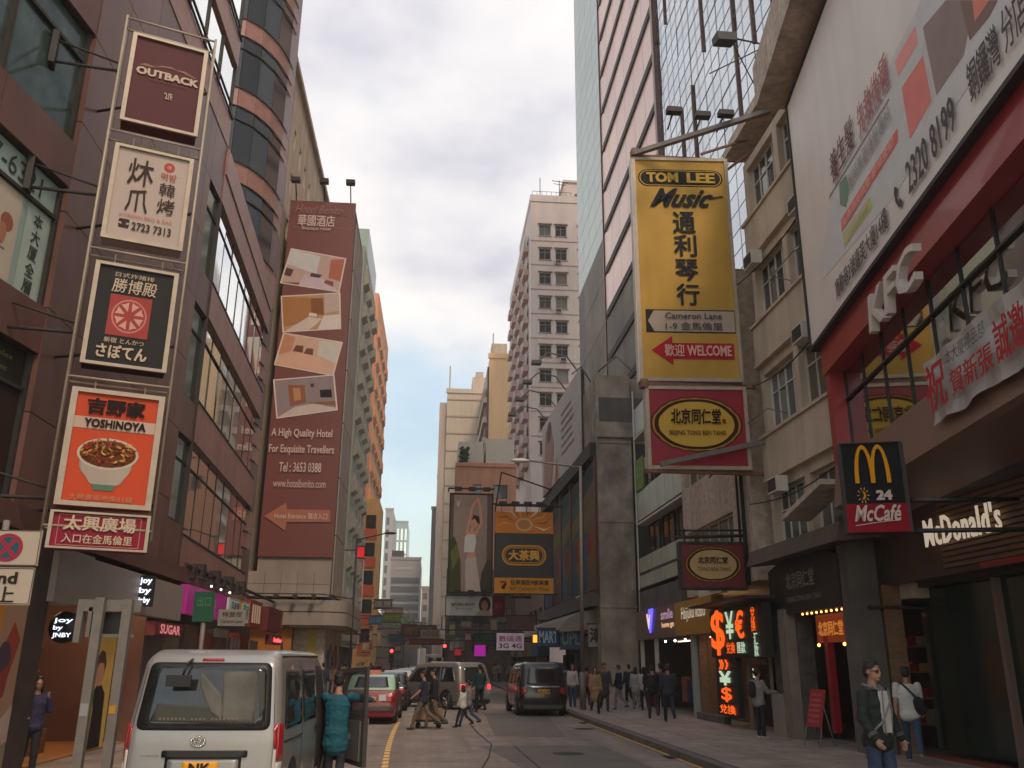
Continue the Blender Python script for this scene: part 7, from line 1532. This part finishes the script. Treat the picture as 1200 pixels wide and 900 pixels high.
def man1x(t, P, k, arm, head, neck, leg):
    V = lambda *a: Vector(a)*k
    # white t-shirt front, jacket stripes, shades, bag strap
    m = MB(); m.prism([(-.05, .98), (.055, .98), (.075, 1.2), (.055, 1.42), (-.04, 1.42), (-.075, 1.2)], 'y', .10, .152); o = m.build('white_shirt_front', whitec, t); o.location = Vector(P(0, 0, 0)); o.scale = (k, k*1.02, k)
    m = MB(); m.path([P(-.055, .16, 1.44), P(-.08, .166, 1.22), P(-.055, .155, .96)], .008, 5); m.path([P(.06, .16, 1.44), P(.08, .166, 1.22), P(.06, .155, .96)], .008, 5)
    for (a_, e_, w_, d2) in arm:
        for f_ in (.72, .8): c = e_.lerp(w_, f_); [m.tube(c-d2*.004, c+d2*.004, .056*k, 14)]
    m.build('jacket_trim', grey_c, t)
    m = MB(); m.path([P(-.17, .02, 1.45), P(-.06, .165, 1.3), P(.1, .16, 1.1), P(.19, .04, .96)], .014, 6); m.build('bag_strap', grey_c, t)
    m = MB(); m.path([P(-.1, -.06, 1.485), P(-.08, .06, 1.46), P(0, .1, 1.43), P(.08, .06, 1.46), P(.1, -.06, 1.485)], .018, 7); m.build('collar', grey_c, t)
    m = MB(); [m.ball(head+V(s_*.034, .085, .0), (.028*k, .01*k, .018*k), 10) for s_ in (1, -1)]; m.tube(head+V(-.034, .09, .004), head+V(.034, .09, .004), .004, 5); [m.tube(head+V(s_*.06, .08, .004), head+V(s_*.08, -.02, .006), .004, 5) for s_ in (1, -1)]; m.build('sunglasses', black_m, t)
person('man in dark sports jacket and jeans with sunglasses standing at the right kerb', 5.12, 10.4, .12, 150, 1.77, cloth('leatherette', (.014, .02, .018)), denim, stride=.12, arms=((6, 14, 14), (4, 14, 30, 8)), vox=.011, fingers=True, extra=man1x)
person('man in white T-shirt with a black shoulder bag walking away into the burger restaurant', 9.0, 16.9, .12, 25, 1.73, whitec, denim, stride=.35, arms=((-8, 8, 12), (12, 8, 20)), vox=.012, bag='side', sleeves=0, fingers=True, shoe=mat('tan_shoe', (.3, .2, .12), .7))
person('woman in blue and purple jacket holding a phone to her ear by the boutique', -6.05, 15.0, .12, 150, 1.47, cloth('blue_purple', (.03, .025, .07)), blk_c, female=True, hair='long', stride=.1, arms=((30, 14, 125, 25), (14, 18, 55, 30)), vox=.014, fingers=True)
person('man in teal top and dark shorts leaning in at the open van door', -1.33, 13.75, 0, 4, 1.69, teal, cloth('shorts_dark', (.02, .02, .028)), stride=.05, coat=.22, arms=((70, 10, 10), (80, 35, 5)), vox=.012, fingers=True, lean=3, build=.96)
person('man in dark blue shirt and khaki trousers crossing the road', -.18, 27.2, 0, -80, 1.66, navy, khaki, stride=.42, arms=((20, 8, 30), (-14, 8, 20)), vox=.02, sleeves=0)
person('second man in dark jacket crossing close behind the man in the blue shirt', .12, 27.7, 0, -86, 1.68, blk_c, khaki, stride=-.3, arms=((-8, 8, 20), (20, 8, 20)), vox=.02)
hc = thing('hand_cart', 'small loaded hand cart between the two crossing men', 'cart', (-.02, 27.95, 0)); m = MB(); m.box(-.45, .45, -.2, .2, .18, .24); m.tube((.45, -.2, .2), (.6, -.2, .95), .02, 6); m.tube((.45, .2, .2), (.6, .2, .95), .02, 6); m.tube((.6, -.2, .95), (.6, .2, .95), .02, 6); m.build('deck', steel_d, hc); [box('crate', mat('card_box', (.26, .16, .09), .8, var=.2), hc, -.42+i*.43, -.02+i*.43, -.18, .18, .245, .56) for i in range(2)]
for sx in (-.3, .3):
    for sy in (-.15, .15): MB().lathe([(0, -.02), (.08, -.02), (.08, .02), (0, .02)], (sx, sy, .09), axis='y', n=12).build('wheel', tyre, hc)
person('child in white top and dark skirt crossing the road', 1.0, 28.1, 0, -60, 1.22, whitec, blk_c, stride=.35, female=True, hair='long', vox=.02)
person('adult in dark clothes walking beside the child on the road', 1.18, 28.6, 0, -70, 1.35, grey_c, denim, stride=.4, vox=.02)
person('man in green jacket standing behind the silver minivan', 1.95, 36.6, 0, -30, 1.78, cloth('bottle', (.01, .04, .045)), blk_c, vox=.024, stride=.1)
grp = 'pedestrians on the right-hand pavement'
ppl = [(*on_g(671, 829), 175, 1.7, cloth('white_vest', (.4, .36, .34)), denim, 0, 'woman in pale open coat and jeans next to the black minivan', 'long', 0, None),
       (*on_g(698, 837), 178, 1.62, tan, blk_c, .2, 'woman in a tan coat walking towards the camera', 'long', .35, None), (*on_g(709, 834), 178, 1.74, cloth('charcoal', (.05, .045, .045)), maroon_c, .15, 'tall person in charcoal coat with a dark red dress right of the tan coat', 'short', .3, None),
       (*on_g(688, 829), 5, 1.6, cloth('rust', (.16, .05, .03)), maroon_c, .1, 'person in rust jacket half hidden by the lamp post', 'short', 0, None),
       (*on_g(726, 832), -60, 1.68, navy, grey_c, .2, 'person in navy jacket and light grey trousers facing left', 'short', 0, None), (*on_g(738, 829), -30, 1.7, navy, blk_c, .1, 'person all in navy just behind the light grey trousers', 'short', .1, None),
       (*on_g(746, 831), 0, 1.6, cloth('pale_grey', (.33, .31, .3)), grey_c, .1, 'person in pale grey hooded coat near the fashion shop', 'long', .2, None), (*on_g(756, 833), 0, 1.6, cloth('cream_c', (.42, .4, .38)), blk_c, .1, 'person with cream scarf and dark bag near the fashion shop', 'long', 0, 'pack'),
       (*on_g(766, 843), 4, 1.7, cloth('bl2', (.016, .014, .018)), maroon_c, .28, 'person in black jacket and maroon trousers walking away', 'short', 0, 'pack'), (*on_g(785, 847), 6, 1.74, cloth('slate_blue', (.025, .035, .05)), navy, .3, 'man in slate jacket nearest in the walking group', 'short', 0, None), (*on_g(776, 838), 6, 1.76, cloth('brown_c', (.06, .04, .035)), blk_c, .2, 'man with brown collar between the two walkers', 'short', 0, None)]
for (x, y, f, h_, tp, bt_, st_, lab, hr, ct, bg_) in ppl: person(lab, x, y, .12, f, h_, tp, bt_, stride=st_, hair=hr, coat=ct, bag=bg_, vox=.024, group=grp, female=hr == 'long')
person('customer in grey and black hoodie at the money changer counter', 8.15, 22.6, .12, 70, 1.62, cloth('grey_black', (.22, .21, .21)), blk_c, vox=.018, bag='pack', arms=((30, 8, 60), (30, 8, 60)), shoe=wshoe)
far = [(6.2, 52, 'rust'), (6.9, 55, 'black'), (7.2, 50, 'pale_grey'), (6.4, 61, 'navy'), (7.0, 66, 'tan'), (6.3, 72, 'black'), (6.8, 80, 'grey'), (-5.2, 38, 'black'), (-4.9, 43, 'navy'), (-5.3, 48, 'grey'), (-4.8, 53, 'rust'), (-5.1, 60, 'black'), (-5.0, 68, 'tan'), (-4.8, 75, 'navy'), (-5.3, 82, 'black'), (-3.6, 69, 'black'), (-2.8, 69.5, 'grey'), (.2, 68, 'black'), (1.4, 67.5, 'navy'), (2.6, 68.2, 'rust'), (3.8, 67.8, 'black')]
pd = ['at the kerb', 'by the wall', 'in mid pavement']
for i, (x, y, c) in enumerate(far):
    side = 'right pavement' if x > 5 else ('left pavement' if x < -4 else 'far crossing')
    near_ = {52: 'well beyond the black minivan', 55: 'beyond the blue signs', 50: 'under the curved canopy', 61: 'below the dancer advertisement', 66: 'at the far crossing corner', 72: 'just past the crossing', 80: 'farthest away', 38: 'by the red shops', 43: 'by the orange hoarding', 48: 'under the hotel canopy', 53: 'past the hotel corner', 60: 'below the grey green tower', 68: 'at the far crossing corner', 75: 'past the crossing', 82: 'farthest away', 69: 'at its left end', 69.5: 'second from the left', 68: 'near the middle', 67.5: 'right of the middle', 68.2: 'second from the right', 67.8: 'at its right end'}.get(y, 'far off')
    if side == 'far crossing': near_ = {-3.6: 'at its left end', -2.8: 'second from the left', .2: 'in its middle', 1.4: 'just right of its middle', 2.6: 'second from its right end', 3.8: 'at its right end'}[x]
    person('distant %s-clad pedestrian on the %s %s' % (c.replace('_', ' '), side, near_), x, y, .12 if side != 'far crossing' else 0, random.choice([0, 180, 175, 5, 90, -90] if side == 'far crossing' else [0, 180, 5, 175]), random.uniform(1.58, 1.76), MATS.get('cloth_'+c), random.choice([blk_c, denim, grey_c]), stride=.25, vox=.035, group='distant pedestrians', hair='short')
crowd_src = [o for o in bpy.data.objects if o.type == 'EMPTY' and o.get('group') == 'distant pedestrians' and 'distant' in o['label']]
kidmap = {}
for o in bpy.data.objects:
    if o.parent: kidmap.setdefault(o.parent.name, []).append(o)
COPIES = []
# apply remesh on every pending garment in one go
dgr = bpy.context.evaluated_depsgraph_get()
res = [(o, bpy.data.meshes.new_from_object(o.evaluated_get(dgr))) for o in PEND]
for o, me in res:
    if o.name.split('.')[0] in ('jacket', 'shirt', 'trousers', 'skirt'):
        ox = Vector((o.parent.location.x*3.1, o.parent.location.y*1.7, 0)); kk = 1 if 'trou' not in o.name else .8
        for v, nn in [(v, v.normal.copy()) for v in me.vertices]:
            c = v.co; d = noise.noise(Vector((c.x*7, c.y*7, c.z*16))+ox)*.6+noise.noise(Vector((c.x*18+c.z*9, c.y*18, c.z*22))+ox)*.5
            v.co = c+nn*(d*.013*kk)
for o, me in res: me.name = o.name.split('.')[0]; o.modifiers.clear(); o.data = me

rq = random.Random(5)
def crowd(n, x0, x1, y0, y1, z, lab):
    for i in range(n):
        src = crowd_src[rq.randrange(len(crowd_src))]; c = src.copy(); COL.objects.link(c); c.location = (rq.uniform(x0, x1), y0+(y1-y0)*(i+rq.random()*.6)/n, z)
        c.rotation_euler = (0, 0, rq.choice([0, pi, pi+.2, .2])); c['label'] = lab
        for ch in kidmap.get(src.name, []): d = ch.copy(); COL.objects.link(d); d.parent = c
crowd(14, -5.9, -4.6, 36, 92, .12, 'distant pedestrian in the crowd along the left pavement below the hotel and towers')
crowd(12, 5.7, 7.4, 43, 98, .12, 'distant pedestrian in the crowd along the right pavement beyond the concrete pier')
crowd(8, -3.5, 4.5, 66.5, 69.5, 0, 'distant pedestrian crossing the road beyond the waiting cars')
# ------------------------------------------------------------------ air
hz = MB().box(-40, 40, -35, 460, -1.03, 86); hv_ = bpy.data.materials.new('haze_air'); hv_.use_nodes = True
_n = hv_.node_tree.nodes; _n.clear(); _o = _n.new('ShaderNodeOutputMaterial'); _v = _n.new('ShaderNodeVolumePrincipled'); _v.inputs['Density'].default_value = HAZE
_v.inputs['Color'].default_value = (1, .97, .95, 1); _v.inputs['Anisotropy'].default_value = .1; hv_.node_tree.links.new(_v.outputs[0], _o.inputs['Volume'])
tag(hz.build('haze', hv_), 'thin pale haze filling the street air', 'haze', kind='stuff')
